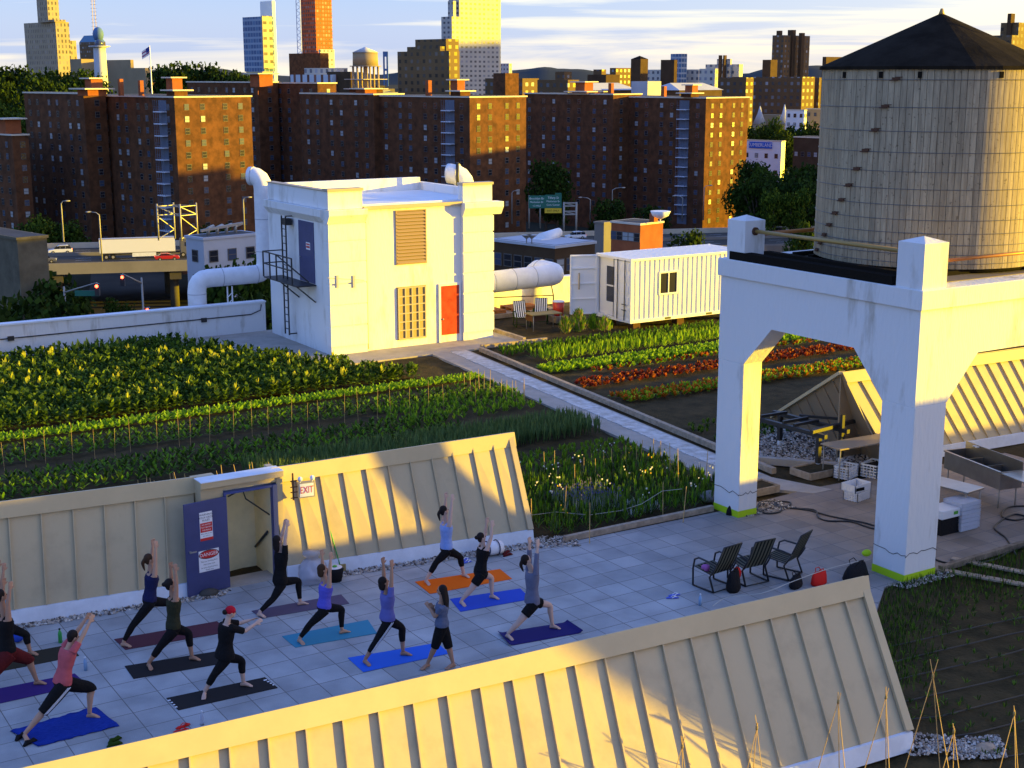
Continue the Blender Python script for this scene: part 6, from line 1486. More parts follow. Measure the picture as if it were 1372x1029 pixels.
# ---- the brown brick housing blocks
WD, WH = 1.25, 1.45
def win_proto(pm, nm):
    q = MB(); q.use('win_frame'); q.box(-WD/2,WD/2,-.06,.0,-WH/2,WH/2); q.use(pm); q.box(-WD/2+.1,WD/2-.1,-.075,-.062,-WH/2+.1,-.05); q.box(-WD/2+.1,WD/2-.1,-.08,-.062,.05,WH/2-.1)
    me = bpy.data.meshes.new(nm); me.from_pydata(q.v, [], q.f)
    for m in q.mats: me.materials.append(M[m])
    me.polygons.foreach_set('material_index', q.mi); me.update(); return me, q
WP = [win_proto('pane_dark','w1')]*4 + [win_proto('pane_pale','w2')] + [win_proto('pane_blue','w3')]*2
def add_windows(root, faces, cap=100):
    """faces: list of (origin, dir, outward normal, list of (s, z))"""
    k = 0; rest = MB()
    spots = []
    for o, d, nrm, pts in faces:
        for s, z in pts: spots.append((o + d*s + nrm*.02, d, nrm, z))
    R.shuffle(spots); spots.sort(key=lambda t: -t[3])
    for p, d, nrm, z in spots:
        me, src = R.choice(WP)
        if k < cap:
            ob = bpy.data.objects.new('window', me); COL.objects.link(ob); ob.parent = root
            base = ORG[root.name]; ang = math.atan2(d.y, d.x)
            ob.location = (p.x-base.x, p.y-base.y, z-base.z); ob.rotation_euler = (0,0,ang); k += 1
        else:
            n_ = Vector((d.y, -d.x, 0))
            b = len(rest.v)
            for x, y, zz in src.v: v = p + d*x - n_*y*1.0*1 if False else p + d*x + Vector((-d.y, d.x, 0))*y; rest.v.append((v.x, v.y, z+zz))
            for f, mi in zip(src.f, src.mi): rest.use(src.mats[mi]); rest.face(*[b+i for i in f])
    if rest.v: o = rest.build('windows', None, root); o['kind'] = 'stuff'
FL = 2.72
def housing_block(label, dist, wings, ztop, balc=(), nroof=(), floors=13, group='brown brick housing blocks'):
    """wings: (pc, dist, pl, pr) nearest corner column, distance, left column, right column"""
    P0 = D(wings[0][0], 102, dist)
    t = thing('apartment_block', label, 'apartment block', (P0.x,P0.y,GZ), group); faces = []
    for wi, (pc, dd, pl, pr, dz) in enumerate(wings):
        P, el, er, a, b = block(pc, dd, pl, pr); a += .01*wi
        q = MB().use('brick'); q.prism(fp(P, el, er, a, b), GZ, ztop+dz); q.build('wall', None, t)
        q = MB().use('roof_rim'); C_ = P + el*a*.5 + er*b*.5; q.rbox((C_.x,C_.y,0), el, er, a*.5+.25, b*.5+.25, ztop+dz+.004, ztop+dz+.35)
        q.use('tar_roof'); q.rbox((C_.x,C_.y,0), el, er, a*.5-.3, b*.5-.3, ztop+dz+.354, ztop+dz+.36); q.build('roof', None, t)
        nD = azdir(ROT+180); nL = azdir(ROT+90)
        def cols(L_):
            n = max(1, int(L_/4.6)); return [(i+.5)*L_/n + (-.5 if i % 2 else .45) for i in range(n)]
        pts = [(s, ztop+dz-2.1-FL*f) for s in cols(a) if s < a-1 for f in range(floors) if not any(abs(s-bs) < 2.4 for w_, bs in balc if w_ == wi)]
        faces.append((P + el*a, -el, nD, [(a-s, z) for s, z in pts]))
        pts = [(s, ztop+dz-2.1-FL*f) for s in cols(b) for f in range(floors)]
        faces.append((P, er, nL, pts))
        for w_, bs in balc:
            if w_ != wi: continue
            for f in range(floors-1):
                z = ztop+dz-3.3-FL*f; c = P + el*bs + nD*.75
                q = MB().use('balcony_white'); q.rbox((c.x,c.y,0), el, nD, 1.75, .75, z, z+.25)
                q.use('balcony_bar'); 
                for s_ in (-1.6,-.8,0,.8,1.6): e_ = c + el*s_ + nD*.7; q.tube([(e_.x,e_.y,z+.25),(e_.x,e_.y,z+FL)], .05, 4)
                for zz in (.75,1.25): a1 = c+el*1.65+nD*.7; a2 = c-el*1.65+nD*.7; q.bar((a1.x,a1.y,z+zz),(a2.x,a2.y,z+zz),.07)
                q.build('balcony', None, t)
            c = P + el*bs + nD*.02; q = MB().use('balcony_bar'); q.rbox((c.x,c.y,0), el, nD, 1.7, .04, ztop+dz-3.3-FL*(floors-1), ztop+dz-.6); q.build('stair_glazing', None, t)
    add_windows(t, faces)
    for (px, dd, wpx, ytop, kind) in nroof:
        P = D(px, 102, dd); w_ = wpx*dd/F/2; zt_ = zat(ytop, dd); q = MB()
        q.use('brick_red' if kind != 's' else 'brick'); q.rbox((P.x,P.y,0), azdir(45), azdir(135), w_*.75, w_*.75, ztop+.36, zt_-.3)
        if kind != 'c': q.use('roof_rim'); q.rbox((P.x,P.y,0), azdir(45), azdir(135), w_*1.2, w_*1.2, zt_-.296, zt_)
        q.build('chimney' if kind == 'c' else 'roof_hut', None, t)
    return t
housing_block('brown brick housing block at the left with two stepped shaded wings and a sunlit end', 323, [(232,322,96,335,0),(110,338,30,140,.6)], zat(131,323), balc=((0,5.2),),
    nroof=((125,335,22,104,'h'),(122,330,36,118,'h'),(161,330,7,104,'c'),(188,330,7,106,'c'),(233,335,20,103,'h'),(236,328,26,120,'s')))
housing_block('dark brick housing block rising between the left and middle sunlit ends', 400, [(425,398,338,450,1.2),(345,405,250,372,1.4)], zat(118,400), balc=((0,38),), floors=12, nroof=((350,400,28,98,'h'),))
housing_block('brown brick housing block in the middle with a sunlit right end', 350, [(629,349,494,705,0),(500,372,402,540,.4)], zat(131,350), balc=((0,7.2),),
    nroof=((345,380,1,120,'c'),(574,360,8,106,'c'),(613,365,18,106,'h'),(617,358,24,121,'s'),(490,380,26,118,'h')))
housing_block('shaded brick housing block right of the middle sunlit end, no lit face in view', 420, [(822,418,703,860,.2)], zat(128,420), floors=12, nroof=((785,430,34,122,'h'),(783,436,22,109,'h'),(819,428,7,110,'c')))
housing_block('brown brick housing block at the right with a tall sunlit right end', 404, [(947,403,812,1004,0)], zat(132,404), balc=((0,7.6),), nroof=((927,410,16,113,'h'),(890,415,7,114,'c'),(925,408,22,124,'s')))
housing_block('dark low brick housing block at the far left edge behind the street lamp', 330, [(10,330,-90,32,0)], zat(182,330), floors=9, nroof=((8,335,28,158,'h'),))
# ---- skyline towers (windows are 1-2 px marks: part of the wall pattern)
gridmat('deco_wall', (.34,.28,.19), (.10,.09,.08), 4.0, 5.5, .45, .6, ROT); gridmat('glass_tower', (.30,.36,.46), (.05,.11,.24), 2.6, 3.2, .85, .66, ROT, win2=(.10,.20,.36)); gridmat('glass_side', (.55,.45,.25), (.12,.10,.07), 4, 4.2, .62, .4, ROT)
gridmat('light_tower', (.42,.42,.40), (.07,.08,.10), 4.2, 3.2, .5, .45, ROT); gridmat('dark_tower', (.15,.10,.05), (.04,.035,.03), 4.2, 3.2, .42, .5, ROT); gridmat('red_frame', (.55,.10,.03), (.10,.06,.05), 3.0, 3.4, .62, .6, ROT)
gridmat('pale_block', (.50,.48,.44), (.10,.11,.14), 4, 3.8, .45, .45, ROT); gridmat('brown_block', (.13,.08,.04), (.06,.06,.065), 3.4, 3.1, .42, .45, ROT, win2=(.3,.33,.38)); gridmat('arched_white', (.50,.54,.62), (.12,.05,.04), 5, 16, .35, .75, ROT)
mat('steel_blue', (.09,.17,.34), .6); mat('copper_blue', (.10,.22,.36), .6); mat('tan_wall', (.30,.23,.14), .9, var=.1, scale=.05); mat('lattice', (.55,.45,.42), .6)
def tower(name, label, parts, cat='tower'):
    """parts: (part name, corner px, dist, left px, right px, top row, bottom row or None, material)"""
    p = parts[0]; P = D(p[1], 102, p[2]); t = thing(name, label, cat, (P.x,P.y,GZ), None)
    for (pn, pc, dd, pl, pr, yt, yb, m) in parts:
        P, el, er, a, b = block(pc, dd, pl, pr); zb_ = GZ if yb is None else zat(yb, dd); q = MB().use(m); q.prism(fp(P, el, er, a, b), zb_, zat(yt, dd)); q.build(pn, None, t)
    return t
tower('office_tower', 'tan stepped art deco tower at the far left with sunlit right side', [('wall',79,1500,37,97,29,None,'deco_wall'),('wall',80,1560,70,105,54,None,'deco_wall'),('setback',70,1502,56,85,-60,29.5,'deco_wall'),('wall',78,1498,58,93,26,29,'deco_wall')])
t = tower('clock_tower', 'square brown tower with a blue mansard roof behind the trees at the left', [('wall',131,1100,109,144,56,None,'brown_block')]); 
P, el, er, a, b = block(131,1100,109,144); q = MB().use('copper_blue'); z0, z1 = zat(56,1100), zat(47,1100); f0 = fp(P,el,er,a,b); C_ = P+el*a*.5+er*b*.5; q.hexa([(x,y,z0) for x,y in f0]+[(C_.x+(x-C_.x)*.6, C_.y+(y-C_.y)*.6, z1) for x,y in f0]); q.build('mansard_roof', None, t)
q = MB().use('steel_blue'); c = D(135,102,1090); q.ball((c.x,c.y,zat(46,1090)),4.2,4.2,5.5,12,8); q.build('cupola', None, t)
c = D(131,102,1400); t = thing('radio_mast', 'thin lattice radio mast standing over the blue mansard roof', 'mast', (c.x,c.y,GZ)); q = MB().use('lattice')
for s in (-1,1): q.bar((c.x+s*2.6*.85,c.y-s*1.5,GZ),(c.x+s*.9,c.y,zat(-25,1400)),.55)
for k in range(22): z = zat(45,1400)+k*3.4; q.bar((c.x-2.6,c.y+1.2,z),(c.x+2.6,c.y-1.2,z),.35)
q.build('lattice', None, t)
c = D(135.5,102,620); t = thing('lighthouse_tower', 'slim pale round tower with a wide balcony in front of the mansard tower', 'tower', (c.x,c.y,GZ)); q = MB().use('balcony_white'); q.lathe((c.x,c.y,0), [(3.4,GZ),(2.6,zat(64,620)),(2.6,zat(62,620))], 14); q.build('shaft', None, t)
q = MB().use('balcony_white'); q.lathe((c.x,c.y,0), [(3.0,zat(64,620)),(4.6,zat(62.5,620)),(4.6,zat(61.5,620))], 14); q.build('gallery', None, t); q = MB().use('pane_blue'); q.lathe((c.x,c.y,0), [(1.9,zat(61.4,620)),(1.9,zat(56,620)),(.4,zat(53,620))], 12); q.build('lantern', None, t)
tower('museum', 'low tan stone building with stepped wings right of the slim round tower', [('wall',176,900,143,180,80,None,'tan_wall'),('wall',195,880,140,201,91,None,'tan_wall'),('wall',110,905,95,130,79,None,'tan_wall')], 'building')
c = D(202.5,102,560); t = thing('flagpole', 'white flagpole with a striped flag over the tree line', 'flagpole', (c.x,c.y,GZ)); q = MB().use('paint_white'); q.tube([(c.x,c.y,GZ),(c.x,c.y,zat(61,560))],[.35,.2],6); q.build('pole', None, t)
mat('flag_red', (.30,.10,.22), .8); mat('flag_blue', (.03,.05,.25), .8)
q = MB(); fa = Vector((c.x,c.y,zat(62,560))); dl = (azdir(-95)*1.0 + Vector((0,0,-.62))); 
for k in range(5): q.use('flag_red' if k % 2 else 'paint_white'); off = Vector((0,0,-.62*k)); q.extr([fa+off, fa+off+dl*3.1, fa+off+dl*3.1+Vector((0,0,-.6)), fa+off+Vector((0,0,-.6))], azdir(0)*.03)
q.use('flag_blue'); q.extr([fa-azdir(0)*.03, fa+dl*1.4-azdir(0)*.03, fa+dl*1.4+Vector((0,0,-1.8))-azdir(0)*.03, fa+Vector((0,0,-1.8))-azdir(0)*.03], azdir(180)*.03); q.build('flag', None, t)
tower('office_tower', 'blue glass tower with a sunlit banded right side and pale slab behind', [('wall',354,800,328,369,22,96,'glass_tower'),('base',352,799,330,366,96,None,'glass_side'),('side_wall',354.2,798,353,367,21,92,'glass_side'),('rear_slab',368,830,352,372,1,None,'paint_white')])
t = tower('construction_tower', 'red steel frame tower under construction rising out of the frame', [('frame',425,1250,406,447,-60,None,'red_frame'),('lower_wall',430,1240,428,449,66,None,'pale_block')])
c = D(402.5,102,1245); t = thing('hoist_mast', 'pale lattice hoist mast on the left side of the red tower', 'mast', (c.x,c.y,GZ)); q = MB().use('balcony_white')
for s in (-1,1): q.bar((c.x+s*1.5,c.y-s*.9,GZ),(c.x+s*1.5,c.y-s*.9,zat(-60,1245)),.5)
for k in range(46): z = zat(72,1245)+k*2.6; q.bar((c.x-1.5*(-1)**k,c.y+.9*(-1)**k,z),(c.x+1.5*(-1)**k,c.y-.9*(-1)**k,z+2.6),.4)
q.build('lattice', None, t)
tower('office_building', 'blunt orange brown building in front of the red tower', [('wall',430,900,388,441,71,None,'brick'),], 'building')
tower('school_building', 'long low white building with tall arched windows left of the small water tank', [('wall',445,620,389,452,100,None,'arched_white'),('wall',452,640,408,466,91,None,'pale_block'),('wall',470,615,438,473,96,None,'brick_dark')], 'building')
# small water tank on legs
dd = 430; c = D(490,102,dd); t = thing('water_tank', 'small round rooftop water tank on tall yellow lit legs above the brick blocks', 'water tank', (c.x,c.y,zat(125,dd)))
q = MB().use('tan_wall'); q.lathe((c.x,c.y,0), [(3.85,zat(88,dd)),(3.75,zat(70.5,dd))], 24); q.build('tank_body', None, t)
q = MB().use('roof_pale'); q.lathe((c.x,c.y,0), [(4.0,zat(70.4,dd)),(.2,zat(63,dd))], 24); q.build('roof', None, t)
q = MB().use('timber_pale'); q.lathe((c.x,c.y,0), [(4.8,zat(89.2,dd)),(4.8,zat(88.1,dd))], 20); q.build('gallery', None, t)
for k in range(6): a = k*1.047+.4; q = MB().use('timber_pale'); q.tube([(c.x+3.8*math.cos(a),c.y+3.8*math.sin(a),zat(121,dd)),(c.x+3.8*math.cos(a),c.y+3.8*math.sin(a),zat(89.2,dd))], .32, 6); q.build('leg', None, t)
q = MB().use('timber_pale'); q.tube([(c.x,c.y,zat(122,dd)),(c.x,c.y,zat(89,dd))], .7, 8); q.build('riser_pipe', None, t); q = MB().use('roof_rim'); q.rbox((c.x,c.y,0), azdir(45), azdir(135), 4.6, 4.6, zat(106.5,dd), zat(105.8,dd)); q.rbox((c.x,c.y,0), azdir(45), azdir(135), 4.8, 4.8, zat(119.5,dd), zat(118.5,dd)); q.use('brick'); q.rbox((c.x,c.y,0), azdir(45), azdir(135), 3.6, 3.6, zat(128,dd), zat(119.6,dd)); q.build('platform', None, t)
c = D(517,102,6500); t = thing('bridge_tower', 'tiny blue bridge tower on the horizon right of the small water tank', 'bridge tower', (c.x,c.y,GZ)); q = MB().use('steel_blue'); rt = azdir(90)
for s in (-1,1): e_ = c + rt*s*7.6; q.rbox((e_.x,e_.y,0), rt, azdir(0), 3.6, 6, GZ, zat(69.5,6500))
q.rbox((c.x,c.y,0), rt, azdir(0), 11.2, 6.01, zat(76,6500), zat(69,6500)); q.rbox((c.x,c.y,0), rt, azdir(0), 11.2, 6.01, zat(95,6500), zat(92,6500)); q.build('frame', None, t)
tower('apartment_tower', 'big dark stepped apartment tower left of the tall light tower with sunlit end', [('wall',602,640,533,616,68,None,'dark_tower'),('wall',590,650,546,612,62,None,'dark_tower'),('wall',598,652,557,615,52,None,'dark_tower')])
tower('apartment_tower', 'tall light ribbed tower cut off by the top edge, upper floors in yellow sun', [('wall',616,980,602,671,-70,None,'light_tower'),('setback',606,975,592,622,22,None,'light_tower'),('setback',608,978,601,630,1,None,'light_tower')])
for px in (626,638,650,662,669):
    pass
tower('building', 'bluish low block right of the tall light tower', [('wall',682,1300,668,686,85,None,'pale_block')], 'building')
tower('building', 'orange lit brown cube building right of the light tower', [('wall',677,560,661,695,98,None,'brick'),('wall',700,575,650,722,105,None,'brown_block')], 'building')
tower('building', 'brown building with a bright orange end left of the pitched roofs', [('wall',761,520,720,776,107,None,'brown_block'),('wall',756,700,744,766,96,None,'brown_block')], 'building')
tower('building', 'low dark building with small roof huts under the skyline right of centre', [('wall',812,650,787,830,100,None,'brick_dark'),('wall',806,660,795,812,93,None,'brown_block'),('wall',825,800,817,846,91,None,'brown_block')], 'building')
t = tower('tower_block', 'dark square tower with a small pyramid roof right of centre', [('wall',858,600,845,868,79,None,'brick_dark')]); P, el, er, a, b = block(858,600,845,868); f0 = fp(P,el,er,a,b); C_ = P+el*a*.5+er*b*.5; q = MB().use('tar'); z0 = zat(79,600); z1 = zat(74.5,600); n0 = len(q.v); q.v += [(x,y,z0) for x,y in f0]+[(C_.x,C_.y,z1)]; [q.face(n0+i, n0+(i+1)%4, n0+4) for i in range(4)]; q.build('roof', None, t)
tower('tower_block', 'dark flat tower in front of the grey glass tower right of centre', [('wall',903,620,885,907,80,None,'brick_dark')])
tower('tower_block', 'small grey glass tower behind the dark flat tower', [('wall',912,900,898,920,72,None,'glass_tower'),('wall',935,905,866,938,93,None,'pale_block')])
tower('building', 'white painted factory building with two little roof tanks on the skyline', [('wall',958,820,937,962,92,None,'pale_block'),('wall',990,830,945,995,86,None,'pale_block'),('wall',978,832,960,980,79,None,'pale_block'),('roof_tank',965,831,962,967,74,None,'brick_dark'),('roof_tank',970,831,968,973,74,None,'brick_dark')], 'building')
for i, (px, d_, pts) in enumerate(((805,540,None),(920,540,None))):
    P = D(px,102,d_); t = thing('hall', ['pale blue pitched roof hall behind the shaded brick block','pale blue pitched roof hall behind the right brick block'][i], 'building', (P.x,P.y,GZ)); q = MB().use('brick_dark'); q.rbox((P.x,P.y,0), azdir(45), azdir(135), 13, 7, GZ, zat(120,d_)); q.build('wall', None, t)
    q = MB().use('roof_pale'); e1_, e2_ = azdir(45), azdir(135); z0, z1 = zat(120.5,d_), zat(111,d_); c = [P-e1_*13.5-e2_*7.5, P+e1_*13.5-e2_*7.5, P+e1_*13.5+e2_*7.5, P-e1_*13.5+e2_*7.5]; r0, r1 = P-e1_*10, P+e1_*10
    V_ = [(p.x,p.y,z0) for p in c]+[(r0.x,r0.y,z1),(r1.x,r1.y,z1)]; n0 = len(q.v); q.v += V_; [q.face(*[n0+k for k in f]) for f in ((0,1,5,4),(1,2,5),(2,3,4,5),(3,0,4))]; q.build('roof', None, t)
tower('building', 'pale panelled box building behind the roof line of the right brick block', [('wall',868,500,846,886,109,None,'roof_pale')], 'building')
tower('apartment_tower', 'tall brown tower with three roof humps right of centre on the skyline', [('wall',1048,900,1033,1083,47,None,'brown_block'),('roof_hut',1043,905,1038,1046,41,None,'brick_dark'),('roof_hut',1060,905,1053,1064,40,None,'brick_dark'),('roof_hut',1072,905,1068,1076,44,None,'brick_dark'),('wall',1032,880,1021,1041,80,None,'brick_dark')])
tower('apartment_block', 'wide brown housing slab stretching behind the church under the tall brown tower', [('wall',1075,640,975,1092,103,None,'brown_block'),('wall',1000,620,962,1010,104,None,'brown_block'),('wall',1098,655,1072,1130,104,None,'brown_block')], 'apartment block')
tower('apartment_tower', 'dark tower half hidden by the left side of the big wooden tank', [('wall',1106,600,1101,1135,76,None,'brick_dark')])
tower('apartment_tower', 'stepped grey tower with rounded top behind the right slope of the tank roof', [('wall',1352,700,1321,1420,47,None,'dark_tower'),('wall',1360,705,1336,1410,30,None,'dark_tower'),('wall',1349,706,1344,1354,18,None,'brick_dark')])
# church, cream building, brick school, white building with sign
t = tower('church', 'grey green church with two pointed spires behind the trees', [('nave',1046,560,1020,1056,154,None,'tan_wall')], 'church')
for px, yt in ((1020,142),(1053,140)):
    c = D(px,102,556); q = MB().use('roof_pale'); zb_ = zat(166,556); q.lathe((c.x,c.y,0), [(2.6,zat(166,556)),(.9,zat(152,556)),(.15,zat(yt,556))], 8); q.build('spire', None, t); q = MB().use('tan_wall'); q.lathe((c.x,c.y,0), [(2.5,GZ),(2.5,zb_)], 8); q.build('turret', None, t)
def low_building(label, pc, dist, pl, pr, yt, wallm, nfD, nfL, wm=WP, fl=3.4, ww=1.0, rimm='roof_rim', name='building', zb=GZ, y0=2.0):
    P, el, er, a, b = block(pc, dist, pl, pr); t = thing(name, label, 'building', (P.x,P.y,zb)); zt_ = zat(yt, dist); q = MB().use(wallm); q.prism(fp(P,el,er,a,b), zb, zt_); q.build('wall', None, t)
    C_ = P+el*a*.5+er*b*.5; q = MB().use(rimm); q.rbox((C_.x,C_.y,0), el, er, a*.5+.15, b*.5+.15, zt_+.003, zt_+.3); q.use('tar_roof'); q.rbox((C_.x,C_.y,0), el, er, a*.5-.25, b*.5-.25, zt_+.304, zt_+.31); q.build('roof', None, t)
    faces = []; nr_ = max(1, int((zt_-zb-1)/fl))
    for o, d, nrm, L_, nf in ((P+el*a, -el, azdir(ROT+180), a, nfD), (P, er, azdir(ROT+90), b, nfL)):
        if nf: faces.append((o, d, nrm, [((i+.5)*L_/nf, zt_-y0-fl*k) for i in range(nf) for k in range(min(nr_,5))]))
    add_windows(t, faces, 60); return t, (P, el, er, a, b, zt_)
low_building('cream building with two rows of small windows right of the church', 1080, 545, 1055, 1083, 148, 'paint_white', 3, 1)
low_building('tan building next to the cream one, half hidden by the wooden tank', 1125, 560, 1082, 1135, 147, 'tan_wall', 5, 0)
t, (P, el, er, a, b, zt_) = low_building('white three storey building with a blue lettered sign along its roof edge', 1051, 450, 985, 1056, 190, 'paint_white', 5, 0, fl=5.2, y0=4.6)
nD = azdir(ROT+180); q = MB().use('mat_blue'); c = P+el*reach(P, el, 1021)+nD*.15; q.rbox((c.x,c.y,0), el, nD, 4.4, .12, zt_-2.3, zt_-.3); so_ = q.build('sign_board', None, t); text_mesh('CUMBERLAND', 1.5, 'paint_white', c+nD*.14+UP*(zt_-1.3), -el, UP, t, off=.05, ysc=1.1)
low_building('brick school building with tall pale windows behind the trees by the tank', 1120, 430, 1067, 1140, 186, 'brick_dark', 6, 0, fl=6.0, y0=5.0)
# ---- trees
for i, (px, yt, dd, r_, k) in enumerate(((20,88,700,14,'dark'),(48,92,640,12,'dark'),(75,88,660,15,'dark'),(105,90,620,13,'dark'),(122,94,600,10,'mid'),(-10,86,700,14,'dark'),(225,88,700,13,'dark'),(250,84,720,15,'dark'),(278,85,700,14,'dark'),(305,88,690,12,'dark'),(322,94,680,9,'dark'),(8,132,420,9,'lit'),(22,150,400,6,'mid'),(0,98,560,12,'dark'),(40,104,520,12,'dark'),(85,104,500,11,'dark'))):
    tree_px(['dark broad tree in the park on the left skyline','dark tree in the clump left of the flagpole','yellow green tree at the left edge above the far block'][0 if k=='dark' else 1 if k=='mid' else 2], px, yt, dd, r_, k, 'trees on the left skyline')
for px, yt, dd, r_, k in ((1015,216,395,7,'dark'),(1030,222,390,6,'mid'),(1048,230,385,7,'mid'),(1075,222,380,8,'dark'),(1094,215,385,9,'dark'),(1105,236,360,8,'dark'),(1020,232,350,7,'dark'),(1090,240,345,7,'dark'),(1010,228,362,7,'mid'),(1060,235,350,6,'dark'),(1035,158,520,7,'mid'),(1075,163,500,9,'dark'),(1100,160,500,9,'dark'),(1055,170,490,7,'dark'),(1015,165,500,6,'dark'),(1038,195,470,6,'dark')):
    tree_px('dark leafy tree in the wood between the right brick block and the tank', px, yt, dd, r_, k, 'trees behind the highway on the right')
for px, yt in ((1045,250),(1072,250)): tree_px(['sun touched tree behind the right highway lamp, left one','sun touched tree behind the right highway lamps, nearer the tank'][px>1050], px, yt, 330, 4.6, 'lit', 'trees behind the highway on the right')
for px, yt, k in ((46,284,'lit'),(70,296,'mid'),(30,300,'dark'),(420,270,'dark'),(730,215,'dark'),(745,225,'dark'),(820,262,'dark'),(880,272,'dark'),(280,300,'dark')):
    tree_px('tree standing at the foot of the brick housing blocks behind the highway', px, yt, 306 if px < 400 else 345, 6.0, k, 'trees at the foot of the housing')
for lab, px, yt, dd, r_, k in (('dark leafy tree between the bluish shed and the left duct', 308, 331, 150, 5.2, 'mid'),('dark tree below the grey concrete building at the left edge', 22, 372, 150, 6.5, 'dark'),('second dark tree low at the left edge', 58, 392, 140, 4.5, 'dark'),('third dark tree at the left edge, beneath the others', -4, 385, 135, 6, 'dark'),('small tree by the street under the highway', 142, 400, 160, 2.6, 'mid'),('dark bush behind the left duct bracket', 325, 392, 120, 4.5, 'dark'),('vine covered tree right of the orange brick wall', 925, 308, 262, 4.6, 'dark'),('leafy tree in front of the dark brick houses', 843, 322, 240, 2.6, 'mid'),('leafy tree on the lot left of the wooden tank', 1085, 297, 300, 4.5, 'mid')):
    tree_px(lab, px, yt, dd, r_, k, 'street trees')
# ================================================================ elevated highway, street, vehicles
HA, HB = Vector((72,300,0)), Vector((222,259,0)); hd_ = (HB-HA).normalized(); hn_ = Vector((hd_.y,-hd_.x,0))       # hn_ points to the camera side
if hn_.dot(-HA) < 0: hn_ = -hn_
def hw(s, w, z): p = HA + hd_*s + hn_*w; return Vector((p.x,p.y,z))
HZ = lambda s: -24.4 - .010*s
mat('barrier', (.50,.44,.34), .85, var=.12, scale=.2); mat('lane_paint', (.7,.7,.68), .7); mat('road_grey', (.060,.056,.048), .85, var=.15, scale=.1)
q = MB().use('road_grey')
def strip(q, s0, s1, w0, w1, z0, z1, n=14):
    for i in range(n):
        a, b = s0+(s1-s0)*i/n, s0+(s1-s0)*(i+1)/n
        q.hexa([hw(a,w0,HZ(a)+z0),hw(b,w0,HZ(b)+z0),hw(b,w1,HZ(b)+z0),hw(a,w1,HZ(a)+z0),hw(a,w0,HZ(a)+z1),hw(b,w0,HZ(b)+z1),hw(b,w1,HZ(b)+z1),hw(a,w1,HZ(a)+z1)])
strip(q, -160, 420, .35, 31.6, -1.2, 0); struct('highway', q)
q = MB().use('lane_paint')
for w in (4.2, 7.8, 18.0, 21.6, 25.2):
    for k in range(60): s = -120+k*8.5; q.poly([hw(s,w,HZ(s)+.02),hw(s+3,w,HZ(s+3)+.02),hw(s+3,w+.15,HZ(s+3)+.02),hw(s,w+.15,HZ(s)+.02)])
struct('road_marking', q)
for lab, w0, w1, z1, z0 in (('long concrete barrier along the far side of the highway, sunlit at the left', 0, .34, 1.15, -1.5), ('low concrete barrier down the middle of the highway', 13.8, 14.2, .7, .01), ('concrete parapet along the near side of the highway', 31.61, 32.0, .85, -1.3)):
    q = MB().use('barrier' if w0 < 1 else 'concrete_grey'); strip(q, -160, 420, w0, w1, z0, z1); tag(q.build('road_barrier', None, loc=hw(100,w0,HZ(100))), lab, 'barrier')  # darker concrete puts the shade of the near parapet into its colour
for i, s in enumerate((-40,-18,4,26,48,70,92,114,136,158)):
    for w in (6, 25):
        q = MB().use('concrete_dark'); p = hw(s,w,0); q.tube([(p.x,p.y,GZ),(p.x,p.y,HZ(s)-3.0)], .9, 12); q.use('concrete_dark'); q.rbox((p.x,p.y,0), hd_, hn_, 1.1, 6.0, HZ(s)-3.0, HZ(s)-1.22)
        tag(q.build('highway_pier', None, loc=(p.x,p.y,GZ)), 'one of the concrete piers with a cross head under the highway', 'pier', 'highway piers')
# retaining wall where the highway meets the ground on the right
q = MB().use('concrete_grey'); strip(q, 118, 420, 32.01, 32.5, -8, .6); tag(q.build('retaining_wall', None, loc=hw(150,24,GZ)), 'long grey retaining wall under the highway right of the stair house', 'wall')
# streets
q = MB().use('road_grey'); 
for a, b in ((34, 54),): q.prism([tuple(hw(-200,a,0)[:2]), tuple(hw(420,a,0)[:2]), tuple(hw(420,b,0)[:2]), tuple(hw(-200,b,0)[:2])], GZ, GZ+.05)
c0, c1 = D(205,102,60), D(160,102,330); dv_ = (c1-c0); dv_.z = 0; dv_.normalize(); nv = Vector((-dv_.y,dv_.x,0))
q.prism([tuple((c0-nv*9)[:2]), tuple((c0+nv*9)[:2]), tuple((c1+nv*9)[:2]), tuple((c1-nv*9)[:2])], GZ, GZ+.055); struct('road', q)
mat('lot_tan', (.16,.12,.07), .95, var=.2, scale=.1); q = MB().use('lot_tan'); p = D(262,102,190); q.rbox((p.x,p.y,0), azdir(0), azdir(90), 22, 14, GZ, GZ+.07); q.use('concrete_grey'); p = D(1060,102,250); q.rbox((p.x,p.y,0), azdir(5), azdir(95), 42, 34, GZ, GZ+.06); p = D(760,102,190); q.rbox((p.x,p.y,0), azdir(5), azdir(95), 60, 34, GZ, GZ+.062); struct('pavement', q)
